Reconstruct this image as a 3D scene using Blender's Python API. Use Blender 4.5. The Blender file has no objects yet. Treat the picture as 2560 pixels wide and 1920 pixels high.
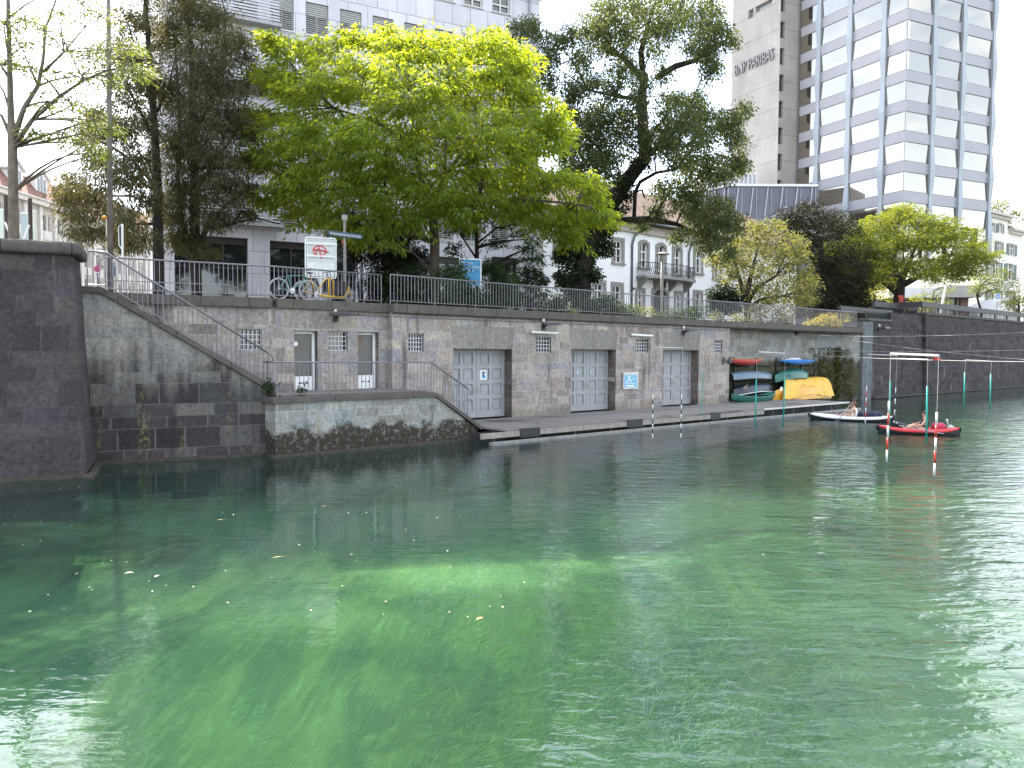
import bpy, bmesh, math, random
import numpy as np
from mathutils import Vector, Matrix, Quaternion
random.seed(7); RNG = np.random.default_rng(11)
R = math.radians
scene = bpy.context.scene
COL = scene.collection

# ------------------------------------------------------------------ camera
F_PX, CX, CY = 1923.0, 1280.0, 960.0          # measured in the 2560 x 1920 photograph
PITCH, ROLL = R(2.44), 0.006
CAM = Vector((0, 0, 3.0))
FWD = Vector((0, math.cos(PITCH), -math.sin(PITCH)))
_r0 = Vector((1, 0, 0)); _u0 = Vector((0, math.sin(PITCH), math.cos(PITCH)))
RGT = _r0 * math.cos(ROLL) + _u0 * math.sin(ROLL)
UPV = _u0 * math.cos(ROLL) - _r0 * math.sin(ROLL)
cd = bpy.data.cameras.new('camera'); cam = bpy.data.objects.new('camera', cd); COL.objects.link(cam)
cd.sensor_fit = 'HORIZONTAL'; cd.sensor_width = 36.0; cd.lens = 36.0 * F_PX / 2560.0
cd.clip_start = 0.1; cd.clip_end = 3000
m = Matrix((RGT, UPV, -FWD)).transposed().to_4x4(); m.translation = CAM
cam.matrix_world = m
scene.camera = cam

# ------------------------------------------------------------------ light
SUN_AZ, SUN_EL = R(-27.5), R(45.5)                # azimuth from the view axis (negative = left), elevation
SUN_DIR = Vector((math.sin(SUN_AZ) * math.cos(SUN_EL), math.cos(SUN_AZ) * math.cos(SUN_EL), math.sin(SUN_EL)))
ld = bpy.data.lights.new('sun', 'SUN'); sun = bpy.data.objects.new('sun', ld); COL.objects.link(sun)
ld.energy = 5.0; ld.angle = R(0.5); ld.color = (1.0, 0.92, 0.78)
sun.rotation_euler = SUN_DIR.to_track_quat('Z', 'Y').to_euler()
world = bpy.data.worlds.new('World'); scene.world = world; world.use_nodes = True
wn = world.node_tree; wn.nodes.clear()
def wnode(t, **k):
    n = wn.nodes.new(t)
    for a, b in k.items(): setattr(n, a, b)
    return n
sky = wnode('ShaderNodeTexSky', sky_type='NISHITA', sun_disc=False, sun_elevation=SUN_EL, sun_rotation=SUN_AZ,
            altitude=400, air_density=1.0, dust_density=1.6, ozone_density=1.0)
tc = wnode('ShaderNodeTexCoord')
mp = wnode('ShaderNodeMapping'); mp.inputs['Scale'].default_value = (1.2, 1.2, 3.2)
wn.links.new(tc.outputs['Generated'], mp.inputs['Vector'])
cn = wnode('ShaderNodeTexNoise'); cn.inputs['Scale'].default_value = 2.6; cn.inputs['Detail'].default_value = 7; cn.inputs['Roughness'].default_value = 0.58
wn.links.new(mp.outputs[0], cn.inputs['Vector'])
cr = wnode('ShaderNodeValToRGB'); cr.color_ramp.elements[0].position = 0.39; cr.color_ramp.elements[1].position = 0.66
wn.links.new(cn.outputs[0], cr.inputs[0])
mx = wnode('ShaderNodeMix', data_type='RGBA')
nv = wnode('ShaderNodeVectorMath', operation='NORMALIZE'); wn.links.new(tc.outputs['Generated'], nv.inputs[0])
# clouds: white, and far brighter round the sun, where they scatter its light forward
vd = wnode('ShaderNodeVectorMath', operation='DOT_PRODUCT'); vd.inputs[1].default_value = SUN_DIR
wn.links.new(nv.outputs[0], vd.inputs[0])
vm = wnode('ShaderNodeMapRange', interpolation_type='SMOOTHSTEP'); vm.inputs['From Min'].default_value = 0.80; vm.inputs['From Max'].default_value = 1.0; vm.inputs['To Min'].default_value = 8.5; vm.inputs['To Max'].default_value = 34.0
wn.links.new(vd.outputs['Value'], vm.inputs[0])
cb = wnode('ShaderNodeCombineXYZ')
for i_ in range(3): wn.links.new(vm.outputs[0], cb.inputs[i_])
wn.links.new(cb.outputs[0], mx.inputs[7])
mul = wnode('ShaderNodeMath', operation='MULTIPLY'); mul.inputs[1].default_value = 0.85
# haze whitens the sky towards the horizon
sz = wnode('ShaderNodeSeparateXYZ'); wn.links.new(nv.outputs[0], sz.inputs[0])
hz = wnode('ShaderNodeMapRange', interpolation_type='SMOOTHSTEP'); hz.inputs['From Min'].default_value = 0.62; hz.inputs['From Max'].default_value = 0.10; hz.inputs['To Max'].default_value = 0.42
wn.links.new(sz.outputs[2], hz.inputs[0])
mxm = wnode('ShaderNodeMath', operation='MAXIMUM'); wn.links.new(cr.outputs[0], mxm.inputs[0]); wn.links.new(hz.outputs[0], mxm.inputs[1]); wn.links.new(mxm.outputs[0], mul.inputs[0]); wn.links.new(mul.outputs[0], mx.inputs[0])
wn.links.new(sky.outputs[0], mx.inputs[6])
bg = wnode('ShaderNodeBackground'); bg.inputs[1].default_value = 0.11
wo = wnode('ShaderNodeOutputWorld')
wn.links.new(mx.outputs[2], bg.inputs[0]); wn.links.new(bg.outputs[0], wo.inputs[0])
vs = scene.view_settings
vs.view_transform = 'Standard'; vs.look = 'None'; vs.gamma = 1.0; vs.use_curve_mapping = False
vs.exposure = 2.38
cy = scene.cycles
cy.max_bounces = 8; cy.transparent_max_bounces = 12; cy.diffuse_bounces = 3; cy.glossy_bounces = 3; cy.transmission_bounces = 4
cy.caustics_reflective = False; cy.caustics_refractive = False
cy.use_denoising = True

# ------------------------------------------------------------------ rays and planes
def ray(u, v): return RGT * ((u - CX) / F_PX) + UPV * ((CY - v) / F_PX) + FWD
def at(u, v, z): return CAM + ray(u, v) * z                    # z = distance along the view axis
def on_z(u, v, h):
    d = ray(u, v); return CAM + d * ((h - CAM.z) / d.z)
def hit(u, v, p, n):
    d = ray(u, v); return CAM + d * ((p - CAM).dot(n) / d.dot(n))
def px(P):                                                      # world -> photo pixel
    q = P - CAM; z = q.dot(FWD); return CX + F_PX * q.dot(RGT) / z, CY - F_PX * q.dot(UPV) / z, z
class Frame:
    """a vertical plane: s runs along it to the right, d towards the viewer, h up"""
    def __init__(self, origin, ang):
        self.o = Vector((origin.x, origin.y, 0)); self.ang = ang
        self.e = Vector((math.sin(ang), math.cos(ang), 0)); self.n = Vector((math.cos(ang), -math.sin(ang), 0))
    def P(self, s, h, d=0.0): return self.o + self.e * s + self.n * d + Vector((0, 0, h))
    def sh(self, u, v, d=0.0):
        q = hit(u, v, self.o + self.n * d, self.n); r = q - self.o
        return r.dot(self.e), q.z
    def s(self, u, v=880, d=0.0): return self.sh(u, v, d)[0]
    def h(self, u, v, d=0.0): return self.sh(u, v, d)[1]
ANG = math.atan(2220 / 1923)                                    # main quay wall
M = Frame(at(1200, 877.5, 29.2), ANG)
STEP = -0.35                                                    # the wall left of the joint stands back
ANGL = R(63)
_k = M.P(M.s(690, 880, STEP), 0, STEP)
L = Frame(_k, ANGL)                                             # the left wall, bent at the kink
SM_KINK = M.s(690, 880, STEP); SM_STEP = M.s(981, 880, 0)
DECK = 0.40; LAND = 1.68; COP = 4.62

# ------------------------------------------------------------------ mesh builder
class MB:
    def __init__(self): self.v = []; self.f = []; self.mi = []; self.cur = 0
    def add(self, vs, fs):
        o = len(self.v); self.v += [tuple(p) for p in vs]
        for f in fs: self.f.append(tuple(o + i for i in f)); self.mi.append(self.cur)
    def obox(self, o, a, b, c):
        o = Vector(o); a = Vector(a); b = Vector(b); c = Vector(c)
        p = [o, o + a, o + a + b, o + b, o + c, o + a + c, o + a + b + c, o + b + c]
        fs = [(0, 3, 2, 1), (4, 5, 6, 7), (0, 1, 5, 4), (1, 2, 6, 5), (2, 3, 7, 6), (3, 0, 4, 7)]
        if a.cross(b).dot(c) < 0: fs = [f[::-1] for f in fs]
        self.add(p, fs); return self
    def box(self, lo, hi):
        return self.obox(lo, (hi[0] - lo[0], 0, 0), (0, hi[1] - lo[1], 0), (0, 0, hi[2] - lo[2]))
    def fbox(self, fr, s0, s1, h0, h1, d0, d1):                  # box in a wall frame
        return self.obox(fr.P(s0, h0, d0), fr.e * (s1 - s0), fr.n * (d1 - d0), (0, 0, h1 - h0))
    def quad(self, *p): self.add(p, [tuple(range(len(p)))]); return self
    def prism(self, pts, vec):
        pts = [Vector(p) for p in pts]; vec = Vector(vec); n = len(pts)
        nm = Vector((0, 0, 0))
        for i in range(n): nm += pts[i].cross(pts[(i + 1) % n])
        if nm.dot(vec) > 0: pts = pts[::-1]
        q = [p + vec for p in pts]
        fs = [tuple(range(n)), tuple(range(2 * n - 1, n - 1, -1))]
        for i in range(n):
            j = (i + 1) % n; fs.append((j, i, n + i, n + j))
        self.add(pts + q, fs); return self
    def tube(self, pts, rad, n=8, cap=True, closed=False, flat=None):
        pts = [Vector(p) for p in pts]; k = len(pts)
        if not hasattr(rad, '__len__'): rad = [rad] * k
        rings = []; ref = None
        for i, p in enumerate(pts):
            if closed: t = pts[(i + 1) % k] - pts[i - 1]
            else: t = pts[min(i + 1, k - 1)] - pts[max(i - 1, 0)]
            if t.length < 1e-9: t = Vector((0, 0, 1))
            t.normalize()
            if ref is None:
                ref = Vector((0, 0, 1)) if abs(t.z) < 0.9 else Vector((1, 0, 0))
            a = (ref - t * ref.dot(t))
            if a.length < 1e-6: a = t.orthogonal()
            a.normalize(); ref = a; b = t.cross(a)
            rings.append([p + (a * math.cos(2 * math.pi * j / n) + b * math.sin(2 * math.pi * j / n) * (flat or 1)) * rad[i] for j in range(n)])
        vs = [q for r in rings for q in r]; fs = []
        for i in range(k if closed else k - 1):
            i2 = (i + 1) % k
            for j in range(n):
                j2 = (j + 1) % n; fs.append((i * n + j, i * n + j2, i2 * n + j2, i2 * n + j))
        if cap and not closed:
            fs.append(tuple(range(n - 1, -1, -1))); fs.append(tuple((k - 1) * n + j for j in range(n)))
        self.add(vs, fs); return self
    def rod(self, a, b, r, n=6): return self.tube([a, b], r, n)
    def ellipsoid(self, c, ax, ay, az, nu=12, nv=8):
        c = Vector(c); ax = Vector(ax); ay = Vector(ay); az = Vector(az); vs = []; fs = []
        for i in range(nv + 1):
            th = math.pi * i / nv
            for j in range(nu):
                ph = 2 * math.pi * j / nu
                vs.append(c + ax * (math.sin(th) * math.cos(ph)) + ay * (math.sin(th) * math.sin(ph)) + az * math.cos(th))
        for i in range(nv):
            for j in range(nu):
                j2 = (j + 1) % nu; fs.append((i * nu + j, (i + 1) * nu + j, (i + 1) * nu + j2, i * nu + j2))
        self.add(vs, fs); return self
    def disc(self, c, a, b, n=20, thick=None):
        c = Vector(c); a = Vector(a); b = Vector(b)
        pts = [c + a * math.cos(2 * math.pi * i / n) + b * math.sin(2 * math.pi * i / n) for i in range(n)]
        if thick is None: self.add(pts, [tuple(range(n))])
        else: self.prism(pts, thick)
        return self
    def build(self, name, mats, parent=None, smooth=False, **tags):
        me = bpy.data.meshes.new(name); me.from_pydata(self.v, [], self.f)
        if not isinstance(mats, (list, tuple)): mats = [mats]
        for mt in mats: me.materials.append(mt)
        if len(mats) > 1: me.polygons.foreach_set('material_index', self.mi)
        if smooth: me.polygons.foreach_set('use_smooth', [True] * len(me.polygons))
        me.validate(); me.update()
        return link(name, me, parent, **tags)

def link(name, me, parent=None, **tags):
    o = bpy.data.objects.new(name, me); COL.objects.link(o)
    if parent is not None: attach(o, parent)
    tag(o, **tags); return o
def attach(o, parent):
    o.parent = parent
    if parent.type == 'EMPTY': o.matrix_parent_inverse = Matrix.Translation(-parent.location)
def tag(o, label=None, cat=None, group=None, kind=None):
    if label: o['label'] = label
    if cat: o['category'] = cat
    if group: o['group'] = group
    if kind: o['kind'] = kind
    return o
def thing(name, label, cat, loc, group=None):
    o = bpy.data.objects.new(name, None); o.empty_display_size = 0.2; COL.objects.link(o); o.location = loc
    return tag(o, label, cat, group)

def wall_holes(mb, fr, s0, s1, h0, h1, d, holes, depth=0.0):
    """a wall face in a frame with rectangular holes (a,b,c,e) and reveals of the given depth"""
    ss = sorted({s0, s1, *[x for q in holes for x in (q[0], q[1])]}); hs = sorted({h0, h1, *[x for q in holes for x in (q[2], q[3])]})
    ss = [x for x in ss if s0 <= x <= s1]; hs = [x for x in hs if h0 <= x <= h1]
    for i in range(len(ss) - 1):
        for j in range(len(hs) - 1):
            cs = (ss[i] + ss[i + 1]) / 2; ch = (hs[j] + hs[j + 1]) / 2
            if any(q[0] < cs < q[1] and q[2] < ch < q[3] for q in holes): continue
            mb.quad(fr.P(ss[i], hs[j], d), fr.P(ss[i + 1], hs[j], d), fr.P(ss[i + 1], hs[j + 1], d), fr.P(ss[i], hs[j + 1], d))
    for q in holes:
        dp = q[4] if len(q) > 4 else depth
        if dp <= 0: continue
        a, b, c, e = q[:4]
        mb.quad(fr.P(a, c, d), fr.P(a, e, d), fr.P(a, e, d - dp), fr.P(a, c, d - dp))
        mb.quad(fr.P(b, c, d), fr.P(b, c, d - dp), fr.P(b, e, d - dp), fr.P(b, e, d))
        mb.quad(fr.P(a, e, d), fr.P(b, e, d), fr.P(b, e, d - dp), fr.P(a, e, d - dp))
        mb.quad(fr.P(a, c, d), fr.P(a, c, d - dp), fr.P(b, c, d - dp), fr.P(b, c, d))

# ------------------------------------------------------------------ materials
class N:
    """small helper round a material's node tree"""
    def __init__(self, name):
        self.m = bpy.data.materials.new(name); self.m.use_nodes = True; self.t = self.m.node_tree; self.t.nodes.clear()
        self.out = self.t.nodes.new('ShaderNodeOutputMaterial')
    def n(self, typ, ins=None, **k):
        x = self.t.nodes.new('ShaderNode' + typ)
        for a, b in k.items(): setattr(x, a, b)
        for a, b in (ins or {}).items():
            self.put(x.inputs[a], b)
        return x
    def put(self, sock, b):
        if isinstance(b, bpy.types.NodeSocket): self.t.links.new(b, sock)
        elif isinstance(b, bpy.types.Node): self.t.links.new(b.outputs[0], sock)
        else:
            if hasattr(sock.default_value, '__len__') and not hasattr(b, '__len__'): b = [b] * len(sock.default_value)
            elif hasattr(b, '__len__') and len(b) == 3 and len(sock.default_value) == 4: b = (*b, 1)
            sock.default_value = b
    def math(self, op, a, b=None, c=None, clamp=False):
        x = self.n('Math', operation=op, use_clamp=clamp)
        self.put(x.inputs[0], a)
        if b is not None: self.put(x.inputs[1], b)
        if c is not None: self.put(x.inputs[2], c)
        return x.outputs[0]
    def mix(self, f, a, b, mode='MIX'):
        x = self.n('Mix', data_type='RGBA', blend_type=mode)
        self.put(x.inputs[0], f); self.put(x.inputs[6], a); self.put(x.inputs[7], b)
        return x.outputs[2]
    def noise(self, vec, scale, detail=4, rough=0.55, dist=0.0):
        x = self.n('TexNoise', {'Scale': scale, 'Detail': detail, 'Roughness': rough, 'Distortion': dist})
        if vec is not None: self.put(x.inputs['Vector'], vec)
        return x.outputs[0]
    def ramp(self, f, *stops, interp='LINEAR'):
        x = self.n('ValToRGB'); self.put(x.inputs[0], f); r = x.color_ramp; r.interpolation = interp
        while len(r.elements) < len(stops): r.elements.new(0.5)
        for e, (p, c) in zip(r.elements, stops):
            e.position = p; e.color = (*c, 1) if hasattr(c, '__len__') else (c, c, c, 1)
        return x.outputs[0]
    def step(self, f, a, b):
        x = self.n('MapRange', {'From Min': a, 'From Max': b}, interpolation_type='SMOOTHSTEP'); self.put(x.inputs[0], f); return x.outputs[0]
    def pos(self): return self.n('NewGeometry').outputs['Position']
    def sep(self, v):
        x = self.n('SeparateXYZ'); self.put(x.inputs[0], v); return x.outputs
    def comb(self, a, b, c=0.0):
        x = self.n('CombineXYZ'); self.put(x.inputs[0], a); self.put(x.inputs[1], b); self.put(x.inputs[2], c); return x.outputs[0]
    def dot(self, v, w):
        x = self.n('VectorMath', operation='DOT_PRODUCT'); self.put(x.inputs[0], v); x.inputs[1].default_value = w; return x.outputs['Value']
    def vmul(self, v, w):
        x = self.n('VectorMath', operation='MULTIPLY'); self.put(x.inputs[0], v); self.put(x.inputs[1], w); return x.outputs[0]
    def bump(self, h, strength=0.3, dist=0.02, normal=None):
        x = self.n('Bump', {'Strength': strength, 'Distance': dist}); self.put(x.inputs['Height'], h)
        if normal is not None: self.put(x.inputs['Normal'], normal)
        return x.outputs[0]
    def principled(self, col, rough=0.7, metal=0.0, normal=None, spec=0.4, **kw):
        p = self.n('BsdfPrincipled', {'Base Color': col, 'Roughness': rough, 'Metallic': metal, 'Specular IOR Level': spec, **kw})
        if normal is not None: self.put(p.inputs['Normal'], normal)
        return p
    def done(self, sh):
        self.t.links.new(sh.outputs[0] if isinstance(sh, bpy.types.Node) else sh, self.out.inputs[0]); return self.m

_mc = {}
def paint(name, col, rough=0.5, metal=0.0, var=0.12, scale=6.0, bump=0.0, spec=0.4, dirt=0.0):
    """a real surface colour with mottling, some grime and a little relief"""
    if name in _mc: return _mc[name]
    k = N(name); P = k.pos()
    a = k.noise(P, scale, 5, 0.6)
    c = k.mix(1.0, col, k.ramp(a, (0.25, 1 - var * 1.6), (0.75, 1 + var)), 'MULTIPLY')
    if dirt > 0:
        s = k.sep(P); st = k.noise(k.comb(k.math('MULTIPLY', k.math('ADD', s[0], s[1]), 3.0), k.math('MULTIPLY', s[2], 0.5)), 2.0, 5, 0.65)
        c = k.mix(k.math('MULTIPLY', k.step(st, 0.5, 0.75), dirt), c, (0.06, 0.055, 0.05), 'MIX')
    nm = k.bump(k.noise(P, scale * 6, 4), bump, 0.01) if bump > 0 else None
    rr = k.ramp(k.noise(P, scale * 2, 3), (0.2, max(0.02, rough - 0.08)), (0.8, min(1, rough + 0.08)))
    _mc[name] = k.done(k.principled(c, rr, metal, nm, spec)); return _mc[name]

def ashlar(name, fr, bw, bh, stones, mortar, joint=0.02, streak=0.5, dark=None, moss=None, rough_bump=0.5, white=0.0, lichen=0.0, h_off=0.0, streakcol=(0.035, 0.033, 0.035)):
    """squared stone in courses: every stone its own tint, weathering streaks, old damp line, moss"""
    k = N(name); P = k.pos(); z = k.math('ADD', k.sep(P)[2], h_off)
    s = k.dot(P, tuple(fr.e + fr.n))
    zr = k.math('DIVIDE', z, bh); zr = k.math('ADD', zr, k.math('MULTIPLY', k.math('SINE', k.math('MULTIPLY', zr, 2.13)), 0.20))   # courses of unequal height
    row = k.math('FLOOR', zr)
    wn_ = k.n('TexWhiteNoise', noise_dimensions='1D'); k.put(wn_.inputs['W'], row)
    rnd = wn_.outputs[0]
    sw = k.math('ADD', k.math('DIVIDE', s, bw), k.math('MULTIPLY', rnd, 5.3))
    wob = k.noise(k.comb(k.math('MULTIPLY', sw, 0.9), k.math('MULTIPLY', row, 7.31)), 1.0, 1)
    sw = k.math('ADD', sw, k.math('MULTIPLY', wob, 1.3))
    vec = k.comb(sw, zr)
    wobble = k.noise(P, 2.2, 3); 
    vec2 = k.n('VectorMath', operation='ADD'); k.put(vec2.inputs[0], vec)
    k.put(vec2.inputs[1], k.comb(k.math('MULTIPLY', k.math('SUBTRACT', wobble, 0.5), 0.05), k.math('MULTIPLY', k.math('SUBTRACT', wobble, 0.5), 0.09)))
    br = k.n('TexBrick', {'Vector': vec2.outputs[0], 'Color1': (0, 0, 0, 1), 'Color2': (1, 1, 1, 1), 'Mortar': (0.5, 0.5, 0.5, 1), 'Scale': 1.0,
                          'Mortar Size': joint / bh * 0.5, 'Mortar Smooth': 0.25, 'Bias': 0.0, 'Brick Width': 1.0, 'Row Height': 1.0}, offset=0.5, offset_frequency=2, squash=1.0)
    n1 = k.noise(P, 1.1, 5, 0.6); n2 = k.noise(P, 9.0, 6, 0.7); n3 = k.noise(P, 38.0, 4, 0.7)
    st = k.ramp(br.outputs[0], *[(i / max(1, len(stones) - 1) * 0.9 + 0.05, c) for i, c in enumerate(stones)])
    c = k.mix(1.0, st, k.ramp(n2, (0.28, 0.50), (0.52, 1.0), (0.80, 1.40)), 'MULTIPLY'); c = k.mix(1.0, c, k.ramp(n3, (0.30, 0.66), (0.70, 1.30)), 'MULTIPLY')
    c = k.mix(1.0, c, k.ramp(n1, (0.3, 0.78), (0.7, 1.18)), 'MULTIPLY')
    c = k.mix(k.math('MULTIPLY', br.outputs['Fac'], k.ramp(k.noise(P, 1.7, 3), (0.38, 0.15), (0.62, 0.85))), c, mortar)
    # streaks running down
    sv = k.comb(k.math('MULTIPLY', s, 1.6), k.math('MULTIPLY', z, 0.16), k.math('MULTIPLY', k.dot(P, tuple(fr.n)), 0.3))
    sn = k.noise(sv, 1.3, 6, 0.62); sn2 = k.noise(sv, 4.0, 4, 0.6)
    if streak > 0:
        f = k.math('MULTIPLY', k.step(k.math('ADD', sn, k.math('MULTIPLY', k.math('SUBTRACT', sn2, 0.5), 0.35)), 0.53, 0.74), streak)
        c = k.mix(f, c, k.mix(n2, streakcol, tuple(x * 2.2 for x in streakcol)))
    if white > 0:
        f = k.math('MULTIPLY', k.step(k.noise(sv, 2.3, 5, 0.7), 0.62, 0.75), white)
        c = k.mix(f, c, (0.42, 0.42, 0.40))
    if dark:
        # (upper height, fade, colour, strength): an old damp zone with a ragged upper edge
        hh, fade, dc, ds = dark
        e = k.math('ADD', z, k.math('MULTIPLY', k.math('SUBTRACT', sn, 0.5), fade * 5.0))
        f = k.math('MULTIPLY', k.step(e, hh + fade, hh - fade), ds)
        f = k.math('MULTIPLY', f, k.ramp(br.outputs[0], (0.05, 1.0), (0.7, 0.9), (0.97, 0.6)))
        f = k.math('MULTIPLY', f, k.math('SUBTRACT', 1.0, k.math('MULTIPLY', br.outputs['Fac'], 0.32)))
        c = k.mix(f, c, k.mix(n2, tuple(x * 0.5 for x in dc), tuple(x * 2.2 for x in dc)))
    if lichen > 0:
        f = k.math('MULTIPLY', k.math('MULTIPLY', k.step(k.noise(sv, 1.7, 3), 0.56, 0.70), k.step(n2, 0.45, 0.62)), lichen)
        c = k.mix(f, c, (0.17, 0.15, 0.045))
    if moss:
        hh, fade, mc, ms = moss
        e = k.math('ADD', z, k.math('MULTIPLY', k.math('SUBTRACT', n1, 0.5), fade * 6.0))
        f = k.math('MULTIPLY', k.math('MULTIPLY', k.step(e, hh + fade * 0.4, hh - fade * 0.4), ms), k.step(n2, 0.36, 0.5))
        c = k.mix(f, c, k.mix(n3, tuple(x * 0.5 for x in mc), tuple(x * 1.5 for x in mc)))
    hgt = k.math('ADD', k.math('MULTIPLY', n2, 1.0), k.math('MULTIPLY', n3, 0.35))
    hgt = k.math('SUBTRACT', hgt, k.math('MULTIPLY', br.outputs['Fac'], 1.1))
    nm = k.bump(hgt, rough_bump, 0.035)
    return k.done(k.principled(c, 0.88, 0, nm, 0.25))

def leafmat(name, cols, trans=0.45, tcol=None, rough=0.45):
    k = N(name); g = k.n('NewGeometry')
    rnd = g.outputs['Random Per Island']
    c = k.ramp(rnd, *[(i / max(1, len(cols) - 1), q) for i, q in enumerate(cols)])
    n = k.noise(g.outputs['Position'], 0.7, 3)
    c = k.mix(1.0, c, k.ramp(n, (0.3, 0.8), (0.7, 1.2)), 'MULTIPLY')
    d = k.principled(c, max(rough, 0.6), 0, None, 0.12)
    tb = k.n('BsdfTranslucent'); k.put(tb.inputs[0], k.mix(1.0, c, tcol or (1.9, 1.7, 0.6), 'MULTIPLY'))
    ms = k.n('MixShader'); ms.inputs[0].default_value = trans
    k.t.links.new(d.outputs[0], ms.inputs[1]); k.t.links.new(tb.outputs[0], ms.inputs[2])
    return k.done(ms)

def barkmat(name, c1, c2, ivy=None):
    k = N(name); P = k.pos(); s = k.sep(P)
    v = k.comb(k.math('MULTIPLY', k.math('ADD', s[0], s[1]), 1.0), k.math('MULTIPLY', k.math('SUBTRACT', s[0], s[1]), 1.0), k.math('MULTIPLY', s[2], 0.25))
    n = k.noise(v, 9.0, 6, 0.65, 0.4); n2 = k.noise(P, 3.0, 4)
    c = k.mix(n, c1, c2); c = k.mix(1.0, c, k.ramp(n2, (0.3, 0.7), (0.7, 1.3)), 'MULTIPLY')
    return k.done(k.principled(c, 0.9, 0, k.bump(n, 0.7, 0.03), 0.2))

def glassmat(name, col=(0.02, 0.024, 0.028), rough=0.04, spec=0.9, metal=0.0):
    if name in _mc: return _mc[name]
    k = N(name); n = k.noise(k.pos(), 0.6, 3)
    c = k.mix(n, tuple(x * 0.6 for x in col), tuple(x * 1.4 for x in col))
    _mc[name] = k.done(k.principled(c, rough, metal, k.bump(k.noise(k.pos(), 0.5, 2), 0.03, 0.1), spec)); return _mc[name]

def text_mesh(name, body, size, depth, origin, ex, ey, mat, parent=None, align='CENTER', width=None, **tags):
    """raised lettering lying in the plane (ex, ey), origin at the text's middle"""
    cu = bpy.data.curves.new(name, 'FONT'); cu.body = body; cu.size = size; cu.extrude = depth / 2
    cu.align_x = align; cu.align_y = 'CENTER'; cu.resolution_u = 2
    tmp = bpy.data.objects.new('tmp_text', cu); COL.objects.link(tmp)
    dg = bpy.context.evaluated_depsgraph_get(); dg.update()
    me = bpy.data.meshes.new_from_object(tmp.evaluated_get(dg)); bpy.data.objects.remove(tmp)
    ex = Vector(ex).normalized(); ey = Vector(ey).normalized(); ez = ex.cross(ey)
    if width:
        xs = [v.co.x for v in me.vertices]; k = width / (max(xs) - min(xs))
    else: k = 1.0
    for v in me.vertices:
        v.co = Vector(origin) + ex * (v.co.x * k) + ey * v.co.y + ez * v.co.z
    me.materials.clear(); me.materials.append(mat); me.update(); me.name = name
    return link(name, me, parent, **tags)
# ================================================================== SETTING
DF = (on_z(1400, 1064, DECK) - M.o).dot(M.n)                   # front edge of the dock, in front of the wall
FL = Frame(on_z(669, 1137, 0), ANGL)                            # face of the stair flank
B = Frame(on_z(696, 1143, 0), ANG)                              # face of the landing block
DB = (B.o - M.o).dot(M.n); DFL = (FL.o - L.o).dot(L.n)
FB = Frame(on_z(214, 1191, 0), R(66))                           # face of the bastion

# --- canal bed: weed, stones and painted sunlit patches under 1.6 m of water
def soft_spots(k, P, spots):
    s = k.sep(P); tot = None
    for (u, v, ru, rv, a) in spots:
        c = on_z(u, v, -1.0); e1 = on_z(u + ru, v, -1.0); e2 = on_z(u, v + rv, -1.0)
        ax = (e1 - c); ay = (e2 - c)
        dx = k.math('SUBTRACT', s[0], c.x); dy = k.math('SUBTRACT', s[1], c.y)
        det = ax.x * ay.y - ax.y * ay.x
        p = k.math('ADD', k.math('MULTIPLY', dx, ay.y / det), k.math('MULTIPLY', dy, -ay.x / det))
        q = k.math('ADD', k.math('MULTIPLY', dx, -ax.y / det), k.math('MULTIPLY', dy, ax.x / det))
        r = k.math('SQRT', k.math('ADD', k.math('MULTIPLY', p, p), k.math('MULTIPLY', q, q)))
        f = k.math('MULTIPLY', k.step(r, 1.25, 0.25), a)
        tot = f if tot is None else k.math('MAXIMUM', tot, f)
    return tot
k = N('canal_bed_weed_and_painted_sun'); P = k.pos()
wp = k.vmul(P, (1, 1, 0)); wz = k.noise(wp, 0.35, 4, 0.6)
warp = k.n('VectorMath', operation='ADD'); k.put(warp.inputs[0], wp)
k.put(warp.inputs[1], k.comb(k.math('MULTIPLY', k.math('SUBTRACT', k.noise(wp, 0.5, 3), 0.5), 3.0), k.math('MULTIPLY', k.math('SUBTRACT', wz, 0.5), 3.0)))
sun_patches = soft_spots(k, warp.outputs[0], [(330, 1235, 330, 42, 0.45), (60, 1295, 240, 45, 0.4), (1150, 1440, 330, 90, 0.62), (1800, 1290, 340, 80, 0.7), (1450, 1370, 260, 70, 0.45), (700, 1760, 420, 110, 0.10), (300, 1560, 380, 80, 0.16), (850, 1580, 400, 80, 0.22)])  # sunlit water patches painted into the bed's colour as pale sand
wv = k.n('Mapping', {'Rotation': (0, 0, -ANG + 0.35), 'Scale': (1.0, 0.28, 1.0)}); k.put(wv.inputs[0], wp)
weed = k.noise(wv.outputs[0], 5.5, 7, 0.72, 1.8); weed2 = k.noise(wv.outputs[0], 1.1, 5, 0.6, 0.8)
fib = k.noise(wv.outputs[0], 17, 5, 0.75, 3.0)
c = k.mix(k.step(weed2, 0.36, 0.66), (0.042, 0.074, 0.034), (0.098, 0.138, 0.052))
c = k.mix(k.math('MULTIPLY', k.step(weed, 0.50, 0.68), 0.35), c, (0.12, 0.20, 0.06))
c = k.mix(k.math('MULTIPLY', k.step(fib, 0.55, 0.70), 0.22), c, (0.20, 0.25, 0.08))
c = k.mix(k.math('MULTIPLY', k.step(fib, 0.46, 0.33), 0.3), c, (0.025, 0.065, 0.042))
c = k.mix(k.math('MULTIPLY', sun_patches, k.math('ADD', 0.75, k.math('MULTIPLY', k.math('SUBTRACT', weed, 0.5), 0.9))), c, k.mix(weed2, (0.32, 0.46, 0.22), (0.50, 0.58, 0.28)))
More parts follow.
